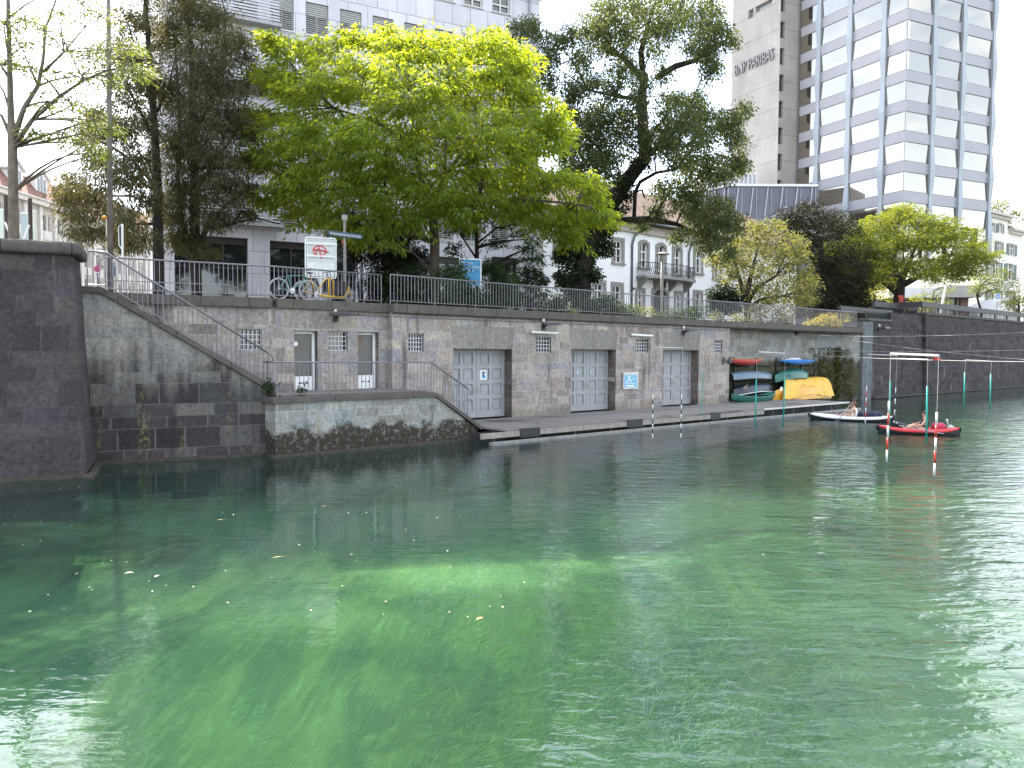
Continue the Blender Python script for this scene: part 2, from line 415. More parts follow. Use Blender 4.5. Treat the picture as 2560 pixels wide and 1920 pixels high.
dkw = soft_spots(k, warp.outputs[0], [(1900, 1680, 620, 330, 1.0), (2350, 1350, 420, 250, 0.9), (1250, 1800, 380, 160, 0.55), (1500, 1560, 300, 130, 0.5)])   # dark weed, painted darker on the right so reflections stand out
c = k.mix(k.math('MULTIPLY', dkw, 0.78), c, k.mix(weed, (0.014, 0.026, 0.014), (0.050, 0.062, 0.026)))
c = k.mix(1.0, c, (0.88, 0.86, 0.84), 'MULTIPLY')
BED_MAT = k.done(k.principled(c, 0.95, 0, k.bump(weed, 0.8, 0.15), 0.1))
mb = MB(); n_s, n_d = 90, 40
vsx = [[None] * (n_d + 1) for _ in range(n_s + 1)]
for i in range(n_s + 1):
    for j in range(n_d + 1):
        s = -70 + 230 * i / n_s; d = -3 + 50 * j / n_d
        vsx[i][j] = M.P(s, -1.0 - 0.16 * math.sin(s * 0.5 + d * 0.4) - 0.10 * math.sin(d * 1.1 - s * 0.23), d)
mb.add([p for r in vsx for p in r], [(i * (n_d + 1) + j, (i + 1) * (n_d + 1) + j, (i + 1) * (n_d + 1) + j + 1, i * (n_d + 1) + j + 1) for i in range(n_s) for j in range(n_d)])
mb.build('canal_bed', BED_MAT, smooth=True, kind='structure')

# --- water: a clear green sheet, rippled, mirror-like by Fresnel
k = N('canal_water'); P = k.pos(); P2 = k.vmul(P, (1, 1, 0))
calm = k.step(k.noise(P2, 0.085, 3, 0.5), 0.36, 0.66)
dist_ = k.n('VectorMath', operation='LENGTH'); k.put(dist_.inputs[0], k.vmul(P, (1, 1, 0)))
sx = k.sep(P)
right_ = k.step(k.math('ADD', sx[0], k.math('MULTIPLY', sx[1], -0.04)), -1.5, 3.0)   # the breeze reaches the open right side of the canal
amp = k.math('ADD', 0.12, k.math('MULTIPLY', k.math('MAXIMUM', k.math('MULTIPLY', calm, 0.35), right_), 0.85))
m1 = k.n('Mapping', {'Rotation': (0, 0, R(14)), 'Scale': (0.42, 1.25, 1)}); k.put(m1.inputs[0], P2)
m2 = k.n('Mapping', {'Rotation': (0, 0, R(-22)), 'Scale': (0.6, 1.15, 1)}); k.put(m2.inputs[0], P2)
w1 = k.noise(m1.outputs[0], 2.7, 3, 0.45, 0.5); w2 = k.noise(m2.outputs[0], 7.0, 3, 0.5, 0.7); w3 = k.noise(P2, 0.8, 2, 0.5, 0.3)
hgt = k.math('ADD', k.math('MULTIPLY', w1, 0.62), k.math('ADD', k.math('MULTIPLY', w2, 0.26), k.math('MULTIPLY', w3, 0.75)))
nm = k.bump(k.math('MULTIPLY', hgt, amp), 1.0, 0.056)
bf = k.n('NewGeometry').outputs['Backfacing']   # the sheet reflects alike from both sides
fr_ = k.n('Fresnel', {'IOR': k.math('ADD', 1.44, k.math('MULTIPLY', bf, 1 / 1.44 - 1.44)), 'Normal': nm})
tr = k.n('BsdfTransparent', {'Color': (0.62, 0.82, 0.70, 1)})
silt = k.n('BsdfDiffuse', {'Color': (0.022, 0.066, 0.056, 1)})
under = k.n('MixShader', {0: 0.20}); k.put(under.inputs[1], tr.outputs[0]); k.put(under.inputs[2], silt.outputs[0])
gl = k.n('BsdfGlossy', {'Color': (0.97, 0.97, 0.97, 1), 'Roughness': 0.015, 'Normal': nm})
ms = k.n('MixShader'); k.put(ms.inputs[0], fr_.outputs[0]); k.put(ms.inputs[1], under.outputs[0]); k.put(ms.inputs[2], gl.outputs[0])
WATER_MAT = k.done(ms)
MB().quad(M.P(-70, 0, -2.9), M.P(-70, 0, 46), M.P(160, 0, 46), M.P(160, 0, -2.9)).build('water', WATER_MAT, kind='structure')

# --- ground behind the walls, out to the horizon
k = N('promenade_ground'); P = k.pos(); n = k.noise(P, 0.6, 5); n2 = k.noise(P, 14, 4)
c = k.mix(n, (0.10, 0.095, 0.085), (0.17, 0.165, 0.15)); c = k.mix(1.0, c, k.ramp(n2, (0.3, 0.8), (0.7, 1.15)), 'MULTIPLY')
GROUND_MAT = k.done(k.principled(c, 0.95, 0, k.bump(n2, 0.3, 0.02), 0.2))
GZ = 4.60
pts = [M.P(900, GZ, -1.2), M.P(SM_KINK, GZ, -0.75), L.P(-5.9, GZ, -0.5), L.P(-5.9, GZ, -2.0), L.P(-600, GZ, -2.0), L.P(-600, GZ, -900), M.P(900, GZ, -900)]
mb = MB(); mb.quad(*pts[::-1]); mb.build('promenade_ground', GROUND_MAT, kind='structure')
# opposite bank, behind the viewer
mb = MB(); mb.quad(M.P(-70, 1.4, 46), M.P(-70, 1.4, 500), M.P(400, 1.4, 500), M.P(400, 1.4, 46)); mb.quad(M.P(-70, 1.4, 46), M.P(400, 1.4, 46), M.P(400, -2, 46), M.P(-70, -2, 46))
mb.build('opposite_bank', GROUND_MAT, kind='structure')

# ================================================================== WALLS
STONES = [(0.190, 0.166, 0.148), (0.285, 0.250, 0.220), (0.235, 0.207, 0.190), (0.330, 0.292, 0.255), (0.240, 0.228, 0.235), (0.365, 0.322, 0.275), (0.260, 0.213, 0.184)]
W_MAT = ashlar('sandstone_blocks', M, 0.86, 0.375, STONES, (0.34, 0.325, 0.30), 0.024, streak=0.78, white=0.14, lichen=0.10, moss=(0.62, 0.10, (0.10, 0.10, 0.06), 0.35))
WL_MAT = ashlar('sandstone_blocks_left', L, 0.95, 0.385, STONES, (0.34, 0.325, 0.30), 0.024, streak=0.85, white=0.25, lichen=0.15)
FLANK_MAT = ashlar('blackened_stone_blocks', FL, 0.86, 0.40, [(0.19, 0.172, 0.155), (0.27, 0.25, 0.22), (0.225, 0.22, 0.21), (0.33, 0.305, 0.27)], (0.20, 0.19, 0.18), 0.024, streak=0.85, dark=(2.5, 0.85, (0.013, 0.0115, 0.0135), 0.93), white=0.8, lichen=0.9)
BLOCK_MAT = ashlar('pale_damp_stone_blocks', B, 0.75, 0.335, [(0.22, 0.21, 0.19), (0.30, 0.295, 0.27), (0.235, 0.26, 0.255), (0.34, 0.33, 0.30)], (0.36, 0.35, 0.33), 0.022, streak=0.75, dark=(0.45, 0.22, (0.050, 0.045, 0.043), 0.8), moss=(0.70, 0.22, (0.028, 0.021, 0.012), 0.95), white=0.3, lichen=0.7)
BAST_MAT = ashlar('sooty_bastion_stone', FB, 0.82, 0.43, [(0.045, 0.038, 0.041), (0.060, 0.051, 0.054), (0.076, 0.064, 0.062), (0.054, 0.049, 0.056)], (0.09, 0.082, 0.082), 0.016, streak=0.6, white=0.15, lichen=0.05, rough_bump=1.0)
BAY_MAT = ashlar('bay_wall_stone', M, 0.60, 0.34, [(0.20, 0.19, 0.17), (0.25, 0.24, 0.215), (0.29, 0.285, 0.265), (0.22, 0.22, 0.215)], (0.15, 0.145, 0.135), 0.02, streak=0.55, dark=(2.55, 0.22, (0.018, 0.016, 0.014), 0.95), moss=(2.4, 0.30, (0.055, 0.060, 0.016), 0.55), white=0.35)
DARK_MAT = ashlar('black_rubble_blocks', M, 0.62, 0.30, [(0.026, 0.022, 0.024), (0.040, 0.034, 0.036), (0.058, 0.050, 0.048), (0.033, 0.030, 0.034)], (0.15, 0.145, 0.14), 0.018, streak=0.35, white=0.7, lichen=0.1, rough_bump=0.9)
k = N('weathered_coping_stone'); P = k.pos(); n = k.noise(P, 2.2, 6, 0.65); n2 = k.noise(P, 22, 5, 0.7); 
c = k.mix(n, (0.055, 0.048, 0.046), (0.135, 0.118, 0.105)); c = k.mix(k.math('MULTIPLY', k.step(n2, 0.56, 0.72), 0.55), c, (0.26, 0.24, 0.21)); c = k.mix(k.math('MULTIPLY', k.step(k.noise(P, 5, 4), 0.58, 0.70), 0.6), c, (0.035, 0.040, 0.020))
sj = k.dot(P, tuple(M.e)); jt = k.math('FRACT', k.math('DIVIDE', sj, 1.35)); c = k.mix(k.step(k.math('ABSOLUTE', k.math('SUBTRACT', jt, 0.5)), 0.488, 0.497), c, (0.02, 0.018, 0.018))
COP_MAT = k.done(k.principled(c, 0.92, 0, k.bump(n2, 0.6, 0.03), 0.2))
JAMB_MAT = ashlar('smooth_jamb_stone', M, 5.0, 0.375, [(0.13, 0.115, 0.10), (0.17, 0.15, 0.125), (0.15, 0.14, 0.125)], (0.07, 0.065, 0.06), 0.012, streak=0.25, rough_bump=0.2)
STEEL = paint('galvanised_railing', (0.17, 0.165, 0.18), 0.45, 0.55, 0.12, 9)
DARKSTEEL = paint('dark_painted_steel', (0.022, 0.022, 0.025), 0.45, 0.3, 0.2, 9)
GATE_PAINT = paint('grey_gate_paint', (0.270, 0.272, 0.275), 0.55, 0, 0.08, 3, 0.15, dirt=0.25)
BARS_PAINT = paint('pale_window_bars', (0.42, 0.41, 0.42), 0.6, 0, 0.1, 8)
WHITE = paint('white_paint', (0.72, 0.72, 0.70), 0.5, 0, 0.06, 4, dirt=0.12)
DARKGLASS = glassmat('dark_window_glass')
BLACK = paint('black_plastic', (0.012, 0.012, 0.014), 0.45, 0, 0.2, 5)

# --- openings measured in the photograph
win_M = [(1021, 833, 1059, 879), (1341, 841, 1378, 881.5), (1589, 846.5, 1620, 881.5), (1785, 850.5, 1806, 882)]
win_A = [(821, 828, 869, 877)]
win_L = [(597, 822, 654, 875.5)]
gates_px = [(1133, 872, 1280, 1049), (1427, 873, 1539, 1031), (1656.6, 875, 1746, 1015)]
doors_px = [(735.5, 826.5, 794.5, 978), (895, 829.8, 946.5, 971.5)]
def rect(fr, q, d=0.0):
    return fr.s(q[0], (q[1] + q[3]) / 2, d), fr.s(q[2], (q[1] + q[3]) / 2, d), fr.h(q[0], q[3], d), fr.h(q[0], q[1], d)
gate_r = []
for q in gates_px:
    a, b, c, e = rect(M, q); gate_r.append((a, b, DECK, M.h(q[0], q[1]), 0.5))
winM_r = [(*rect(M, q), 0.22) for q in win_M]
winA_r = [(*rect(M, q, STEP), 0.22) for q in win_A]; winL_r = [(*rect(L, q), 0.22) for q in win_L]
doorA_r = []
for q in doors_px:
    a, b, c, e = rect(M, q, STEP); doorA_r.append((a, b, LAND, e, 0.30))
S_END = M.s(1823, 930); S_BAY = M.s(2150, 900)

qw = thing('quay_wall', 'long grey sandstone quay wall with three gates and barred windows', 'quay wall', M.P(SM_STEP, 0, 0))
mb = MB()
wall_holes(mb, M, SM_STEP, S_END, -2.2, COP - 0.3, 0.0, gate_r + winM_r)
mb.quad(M.P(SM_STEP, -2.2, 0), M.P(SM_STEP, COP - 0.3, 0), M.P(SM_STEP, COP - 0.3, STEP), M.P(SM_STEP, -2.2, STEP))
mb.quad(M.P(S_END, -2.2, 0), M.P(S_END, -2.2, -1.5), M.P(S_END, COP - 0.3, -1.5), M.P(S_END, COP - 0.3, 0))
wall_holes(mb, M, SM_KINK, SM_STEP, -2.2, COP - 0.3, STEP, winA_r + doorA_r)
mb.build('wall_face', W_MAT, qw)
mb = MB()
for (a, b, c, e, dp) in gate_r + winM_r: wall_holes(mb, M, a, b, c, e, 0.0, [(a, b, c, e, dp)])
for (a, b, c, e, dp) in winA_r + doorA_r: wall_holes(mb, M, a, b, c, e, STEP, [(a, b, c, e, dp)])
mb.build('reveal', JAMB_MAT, qw)
mb = MB(); wall_holes(mb, L, -9.0, 0, -2.2, COP - 0.3, 0.0, winL_r); wall_holes(mb, L, *winL_r[0][:4], 0, [winL_r[0]])
mb.build('bent_wall_face', WL_MAT, qw)
mb = MB()
mb.fbox(M, SM_STEP, S_BAY + 0.2, COP - 0.3, COP, 0.14, -1.4); mb.fbox(M, SM_STEP, S_BAY, COP - 0.36, COP - 0.303, 0.05, -0.3)
mb.obox(M.P(SM_KINK, COP - 0.3, STEP + 0.14), M.e * (SM_STEP - SM_KINK - 0.003), M.n * -1.0, (0, 0, 0.3))
mb.fbox(L, -5.95, -0.12, COP - 0.3, COP - 0.003, 0.14, -0.8)
mb.build('coping', COP_MAT, qw)
k = N('lintel_stone'); g_ = k.n('NewGeometry'); n = k.noise(g_.outputs['Position'], 9, 6, .7); n2 = k.noise(g_.outputs['Position'], 36, 4, .7)
c = k.ramp(g_.outputs['Random Per Island'], (0, (0.18, 0.165, 0.15)), (.5, (0.25, 0.228, 0.195)), (1, (0.22, 0.205, 0.19))); c = k.mix(1.0, c, k.ramp(n, (.28, .55), (.8, 1.35)), 'MULTIPLY'); c = k.mix(1.0, c, k.ramp(n2, (.3, .7), (.7, 1.25)), 'MULTIPLY')
LINTEL = k.done(k.principled(c, .9, 0, k.bump(n, .6, .03), .2))
# lintels: fans of wedge stones above each gate
for (a, b, c, e, dp) in gate_r:
    mb = MB(); w = b - a; n = 9; top = e + 0.86; sp = 0.16
    for i in range(n):
        x0 = a - 0.03 + (w + 0.06) * i / n + 0.013; x1 = a - 0.03 + (w + 0.06) * (i + 1) / n - 0.013
        t0 = a - sp + (w + 2 * sp) * i / n + 0.013; t1 = a - sp + (w + 2 * sp) * (i + 1) / n - 0.013
        mb.prism([M.P(x0, e, 0.009), M.P(x1, e, 0.009), M.P(t1, top, 0.009), M.P(t0, top, 0.009)], M.n * 0.012)
    mb.build('lintel', LINTEL, qw)
    mb = MB(); mb.prism([M.P(a - 0.05, e + 0.0, 0.002), M.P(b + 0.05, e, 0.002), M.P(b + sp + 0.02, top, 0.002), M.P(a - sp - 0.02, top, 0.002)], M.n * 0.006)
    mb.build('mortar_bed', paint('mortar', (0.42, 0.40, 0.37), 0.95, 0, 0.1, 9), qw)

def barred_window(fr, r, d, cols=5, rows=4):
    a, b, c, e, dp = r; w = MB(); w.fbox(fr, a, b, c, e, d - dp - 0.02, d - dp + 0.0); o = w.build('barred_window', DARKGLASS, qw)
    g = MB(); t = 0.028; gd = d - 0.10
    for i in range(cols + 1):
        x = a + 0.02 + (b - a - 0.04) * i / cols; g.fbox(fr, x - t / 2, x + t / 2, c + 0.004, e - 0.004, gd - 0.02, gd + 0.02)
    for j in range(rows + 1):
        y = c + 0.02 + (e - c - 0.04) * j / rows; g.fbox(fr, a + 0.003, b - 0.003, y - t / 2, y + t / 2, gd - 0.023, gd + 0.023)
    g.build('bars', BARS_PAINT, o)
for r in winM_r: barred_window(M, r, 0.0)
for r in winA_r: barred_window(M, r, STEP)
for r in winL_r: barred_window(L, r, 0.0)

# --- the three pairs of panelled gates
def gate_leaf(fr, s0, s1, h0, h1, d, side):
    mb = MB(); cols, rows = 2, 4; st = 0.10 * (s1 - s0) + 0.03; rl = 0.15; w = (s1 - s0 - st * (cols + 1)) / cols; hh = (h1 - h0 - rl * (rows + 1) - 0.12) / rows
    holes = []
    for i in range(cols):
        for j in range(rows):
            x = s0 + st + i * (w + st); y = h0 + rl + 0.12 + j * (hh + rl); holes.append((x, x + w, y, y + hh))
    wall_holes(mb, fr, s0, s1, h0, h1, d, holes, 0.05)
    mb.fbox(fr, s0, s1, h0, h1, d - 0.075, d - 0.05)
    for (x0, x1, y0, y1) in holes:
        mb.fbox(fr, x0 + 0.05, x1 - 0.05, y0 + 0.05, y1 - 0.05, d - 0.049, d - 0.030)
    mb.quad(fr.P(s0, h0, d), fr.P(s0, h1, d), fr.P(s0, h1, d - .06), fr.P(s0, h0, d - .06)); mb.quad(fr.P(s1, h0, d), fr.P(s1, h0, d - .06), fr.P(s1, h1, d - .06), fr.P(s1, h1, d))
    o = mb.build('gate_leaf', GATE_PAINT, qw)
    hb = MB(); x = s1 - 0.06 if side < 0 else s0 + 0.06
    hb.fbox(fr, x - 0.025, x + 0.025, h0 + 0.95, h0 + 1.25, d, d + 0.012); hb.rod(fr.P(x, h0 + 1.08, d + 0.012), fr.P(x, h0 + 1.08, d + 0.06), 0.012); hb.rod(fr.P(x, h0 + 1.08, d + 0.055), fr.P(x + side * 0.12, h0 + 1.08, d + 0.055), 0.011)
    hb.build('handle', paint('handle_steel', (0.25, 0.25, 0.25), 0.35, 0.8), o)
    return o
leaves = []
for (a, b, c, e, dp) in gate_r:
    mid = (a + b) / 2
    leaves.append((gate_leaf(M, a + 0.01, mid - 0.008, c + 0.02, e - 0.01, -dp + 0.055, -1), gate_leaf(M, mid + 0.008, b - 0.01, c + 0.02, e - 0.01, -dp + 0.055, 1)))
    mb = MB(); mb.fbox(M, a, b, c, e, -dp - 0.06, -dp - 0.03); mb.build('gate_backing', BLACK, qw)

# --- two narrow white framed doors on the landing
DOORGLASS = glassmat('grey_door_panel', (0.085, 0.08, 0.075), 0.3, 0.5)
for i, (a, b, c, e, dp) in enumerate(doorA_r):
    d = STEP - dp + 0.05; fw = 0.09
    mb = MB(); mb.fbox(M, a, b, c, e, d - 0.05, d - 0.02); o = mb.build('narrow_door', DOORGLASS, qw)
    f = MB(); f.fbox(M, a, a + fw, c, e, d - 0.02, d + 0.03); f.fbox(M, b - fw, b, c, e, d - 0.02, d + 0.03); f.fbox(M, a + fw, b - fw, e - fw, e, d - 0.02, d + 0.03); f.build('door_frame', WHITE, o)
    f = MB(); f.fbox(M, a + fw, b - fw, c, c + 0.46, d - 0.018, d + 0.008); f.build('kick_panel', WHITE, o)
    f = MB()
    for j in range(3):
        f.disc(M.P(a + fw + (b - a - 2 * fw) * (0.38 + 0.17 * j), c + 0.24, d + 0.0085), M.e * 0.034, Vector((0, 0, 0.034)), 14, M.n * 0.004)
    f.build('vent_hole', BLACK, o)
    f = MB(); f.rod(M.P(a + fw + 0.03, c + 1.05, d), M.P(a + fw + 0.03, c + 1.05, d + 0.06), 0.012); f.rod(M.P(a + fw + 0.03, c + 1.05, d + 0.055), M.P(a + fw - 0.07, c + 1.05, d + 0.055), 0.012); f.build('handle', paint('handle_steel', (0, 0, 0)), o)
    if i == 0:
        f = MB(); f.disc(M.P(a + fw + 0.09, c + 1.52, d - 0.018), M.e * 0.075, Vector((0, 0, 0.075)), 20, M.n * 0.006); f.build('round_sticker', WHITE, o)
    GR = paint('faded_orange_spray', (0.20, 0.125, 0.06), 0.7)
    if i == 1:
        f = MB(); x = a + fw + 0.06; y = c + 1.35
        for (p, q) in (((0.05, 0), (0.05, .62)), ((0.07, .28), (0.30, .62)), ((0.08, .3), (0.33, 0)), ((0.33, 0.0), (0.42, 0.03))):
            f.obox(M.P(x + p[0], y + p[1], d - 0.019), M.e * 0.045, M.e * (q[0] - p[0]) + Vector((0, 0, q[1] - p[1])), M.n * 0.003)
        f.build('sprayed_letter', GR, o)
    else:
        f = MB(); x = a + fw + 0.12; y = c + 1.25
        for (p, q) in (((0, 0), (.02, .42)), ((.08, .03), (.13, .42)), ((.13, .42), (.19, .02)), ((.19, .02), (.26, .42)), ((.28, .42), (.32, .02))):
            f.obox(M.P(x + p[0], y + p[1], d - 0.019), M.e * 0.022, M.e * (q[0] - p[0]) + Vector((0, 0, q[1] - p[1])), M.n * 0.003)
        f.build('sprayed_letter', paint('faint_spray', (0.13, 0.10, 0.07), 0.7), o)

# --- boat bay wall, its pilaster, and the black wall beyond
bw_ = thing('boat_bay_wall', 'pale block wall above a black mossy base behind the stacked boats', 'wall', M.P(S_END, 0, -0.8))
S_RAMP = M.s(2088, 930, -0.8)
def bay_d(s): return -0.8 if s < S_RAMP else -0.8 + 0.78 * min(1.0, (s - S_RAMP) / (S_BAY - S_RAMP))
mb = MB(); wall_holes(mb, M, S_END + 0.002, S_RAMP, -2.2, COP - 0.302, -0.8, []); mb.quad(M.P(S_RAMP, -2.2, -.8), M.P(S_BAY + .03, -2.2, -.02), M.P(S_BAY + .03, COP - 0.302, -.02), M.P(S_RAMP, COP - 0.302, -.8)); mb.build('bay_face', BAY_MAT, bw_)
mb = MB(); mb.fbox(M, S_RAMP - 2.6, S_RAMP - 0.05, COP - 1.30, COP - 0.55, -0.81, -0.76); mb.build('concrete_patch', paint('smooth_grey_concrete', (0.20, 0.205, 0.21), 0.85, 0, 0.15, 3, 0.2, dirt=0.4), bw_)
BS = M.s(2178, 900)
dw = thing('canal_wall', 'tall black stone canal wall with white leaks under the dark fence', 'canal wall', M.P(BS, 0, 0))
mb = MB()
S_T1 = M.s(2234, 800); S_T2 = M.s(2312, 800)
hA = M.h(2190, 802); hB = M.h(2290, 786); hC = 5.86
def batter(s0, s1, top, back=0.28, dd=0.0):
    mb.quad(M.P(s0, -2.2, 0.10 + dd), M.P(s1, -2.2, 0.10 + dd), M.P(s1, top, 0.10 - back + dd), M.P(s0, top, 0.10 - back + dd))
    mb.quad(M.P(s0, top, 0.10 - back + dd), M.P(s1, top, 0.10 - back + dd), M.P(s1, top, -1.4), M.P(s0, top, -1.4))
    mb.quad(M.P(s0, -2.2, 0.10 + dd), M.P(s0, top, 0.10 - back + dd), M.P(s0, top, -1.4), M.P(s0, -2.2, -1.4))
batter(BS - 0.2, S_T1, hA); batter(S_T1, S_T2, hB); batter(S_T2, M.s(2950, 800), hC, dd=0.22)
mb.build('wall_face', DARK_MAT, dw)
mb = MB()
for (s0, s1, top, dd) in ((BS - 0.3, S_T1, hA, 0), (S_T2, M.s(2950, 800), hC, 0.22)): mb.fbox(M, s0, s1, top + 0.002, top + 0.16, -0.10 + dd, -1.3)
mb.build('coping', COP_MAT, dw)
mb = MB(); mb.fbox(M, S_BAY + 0.02, BS - 0.2, -2.2, COP - 0.303, 0.16, -1.2); mb.fbox(M, S_BAY + 0.02, BS - 0.05, COP - 0.302, hA - 0.1, 0.10, -1.2)
mb.build('pilaster', paint('blue_grey_rough_concrete', (0.105, 0.115, 0.12), 0.9, 0, 0.3, 3, 0.5, dirt=0.5), dw)
mb = MB(); mb.fbox(M, BS, M.s(2950, 800), 0.02, 0.10, 0.30, 0.05); mb.build('footing', paint('wet_stone_ledge', (0.050, 0.043, 0.033), 0.8, 0, 0.3, 5, 0.4), dw)

# --- stair flank, steps and landing block
st = thing('stair_flank', 'blackened stone flank of the long quay stair, with its sloping coping', 'stair wall', FL.P(0, 0, 0))
fs0 = FL.s(196, 800); fk = FL.sh(253, 717.5); fe = FL.sh(682, 965); fb1 = FL.sh(253, 733); fb2 = FL.sh(664, 972.5)
mb = MB(); mb.prism([FL.P(fs0, -2.2), FL.P(fe[0], -2.2), FL.P(fe[0], fb2[1] - 0.12), FL.P(fb1[0], fb1[1]), FL.P(fs0, fb1[1])], FL.n * -0.45); mb.build('flank_face', FLANK_MAT, st)
mb = MB(); mb.prism([FL.P(fs0, fb1[1] + 0.002, 0.09), FL.P(fb1[0], fb1[1] + 0.002, 0.09), FL.P(fe[0] + 0.02, fb2[1] - 0.11, 0.09), FL.P(fe[0] + 0.03, fe[1] - 0.02, 0.09), FL.P(fk[0], fk[1], 0.09), FL.P(fs0, fk[1], 0.09)], FL.n * -0.6); mb.build('sloping_coping', COP_MAT, st)
mb = MB(); mb.fbox(FL, fs0, fe[0] + 0.2, -0.3, 0.07, 0.14, 0.01); mb.build('footing', paint('wet_stone_ledge', (0, 0, 0)), st)
mb = MB(); nst = 16; hT = fk[1] - 0.25
for i in range(nst):
    s0 = fk[0] + (fe[0] - fk[0]) * i / nst; s1 = fe[0] + 0.6; top = hT - (hT - LAND) * (i + 1) / nst
    if i == nst - 1: top = LAND - 0.004
    mb.fbox(FL, s0, s0 + (fe[0] - fk[0]) / nst + 0.001 * 0, LAND - 0.6, top, -0.46, -DFL - 0.05)
mb.fbox(FL, fs0, fk[0], LAND - 0.6, hT, -0.46, -DFL - 0.05)
STEP_MAT = paint('worn_stone_steps', (0.13, 0.12, 0.11), 0.9, 0, 0.25, 3, 0.3)
mb.build('steps', STEP_MAT, st)

lb = thing('landing_block', 'pale mossy stone block carrying the lower landing and its short stair', 'stair landing', B.P(0, 0, 0))
b0 = 0.0; bk = B.sh(1086.7, 981); be = B.sh(1201, 1066); bkb = B.sh(1086.7, 991); beb = B.sh(1193, 1073)
bl = B.s(688, 1050)
mb = MB(); mb.prism([B.P(bl, -2.2), B.P(beb[0] + 0.02, -2.2), B.P(beb[0] + 0.02, beb[1] + 0.0), B.P(bkb[0], bkb[1]), B.P(bl, bkb[1])], B.n * -0.5)
mb.fbox(B, bl, bl + 0.5, -2.2, bkb[1], -0.501, -DB + STEP)
mb.build('block_face', BLOCK_MAT, lb)
mb = MB(); mb.prism([B.P(bl - 0.1, bkb[1] + 0.002, 0.1), B.P(bkb[0], bkb[1] + 0.002, 0.1), B.P(be[0] - 0.02, beb[1] - 0.02, 0.1), B.P(be[0] + 0.1, beb[1] + 0.06, 0.1), B.P(be[0], be[1], 0.1), B.P(bk[0], bk[1], 0.1), B.P(bl - 0.1, bk[1], 0.1)], B.n * -0.55)
mb.fbox(B, bl - 0.1, bl + 0.4, bkb[1] + 0.002, bk[1], -0.452, -1.4)
mb.build('coping', COP_MAT, lb)
mb = MB(); mb.fbox(B, bl + 0.4, bk[0], bkb[1] - 0.4, LAND, -0.452, -DB + STEP - 0.02)
nst = 8
for i in range(nst):
    s0 = bk[0] + (be[0] - bk[0]) * i / nst; top = LAND - (LAND - DECK) * (i + 1) / nst
    mb.fbox(B, s0, s0 + (be[0] - bk[0]) / nst, 0.0, top - 0.003, -0.502, -DB + (STEP if s0 < SM_STEP else 0) - 0.01)
mb.build('steps', STEP_MAT, lb)
mb = MB(); mb.fbox(B, bl - 0.14, beb[0], -0.3, 0.07, 0.14, 0.01); mb.fbox(B, bl - 0.14, bl - 0.01, -0.3, 0.068, 0.01, -1.5); mb.build('footing', paint('wet_stone_ledge', (0, 0, 0)), lb)

# --- bastion in the left foreground
ba = thing('bastion', 'sooty black stone bastion leaning back beside the stair', 'bastion', FB.P(0, 0, 0))
tp = FB.sh(182, 640, -0.35); hb_ = tp[1]; sL = -16; dbk = -1.95
lo = [FB.P(sL, -2.2, 0.15), FB.P(0.12, -2.2, 0.15), FB.P(0.12, -2.2, dbk), FB.P(sL, -2.2, dbk)]
hi = [FB.P(sL, hb_, -0.35), FB.P(tp[0], hb_, -0.35), FB.P(tp[0], hb_, dbk), FB.P(sL, hb_, dbk)]
mb = MB(); mb.add(lo + hi, [(0, 1, 5, 4), (1, 2, 6, 5), (2, 3, 7, 6), (4, 5, 6, 7)])
mb.fbox(FB, sL, tp[0] - 1.0, 3.5, hb_ - 0.02, dbk - 0.001, -7.0)
mb.build('bastion_face', BAST_MAT, ba)
cpn = 9; sgp = lambda q, e: math.copysign(abs(q) ** e, q)
prof = [(0.16 * sgp(math.cos(a), .5), 0.16 + 0.16 * sgp(math.sin(a), .6)) for a in [R(-90 + 180 * i / cpn) for i in range(cpn + 1)]]
mb = MB(); vs_ = []; fs_ = []
path = [(sL, -0.35, 0), (tp[0] + 0.02, -0.35, 1), (tp[0] + 0.02, dbk + 0.1, 2)]
for (s, d, kk) in path:
    for (o, hh) in prof:
        if kk == 0: vs_.append(FB.P(s, hb_ + hh, d + o))
        elif kk == 1: vs_.append(FB.P(s + o, hb_ + hh, d + o))
        else: vs_.append(FB.P(s + o, hb_ + hh, d))
npf = len(prof)
for i in range(2):
    for j in range(npf - 1): fs_.append((i * npf + j, (i + 1) * npf + j, (i + 1) * npf + j + 1, i * npf + j + 1))
mb.add(vs_, fs_); mb.quad(FB.P(sL, hb_ + 0.318, -0.36), FB.P(tp[0], hb_ + 0.318, -0.36), FB.P(tp[0], hb_ + 0.318, dbk + 0.1), FB.P(sL, hb_ + 0.318, dbk + 0.1))
mb.quad(*[FB.P(tp[0] + 0.02 + o, hb_ + hh, dbk + 0.1) for (o, hh) in prof], FB.P(tp[0] - .3, hb_ + .34, dbk + .1), FB.P(tp[0] - .3, hb_, dbk + .1))
mb.build('rounded_coping', COP_MAT, ba, smooth=True)
mb = MB(); mb.fbox(FB, sL, 0.2, -0.3, 0.07, 0.21, 0.06); mb.fbox(FB, 0.06, 0.21, -0.3, 0.068, 0.06, dbk); mb.build('footing', paint('wet_stone_ledge', (0, 0, 0)), ba)

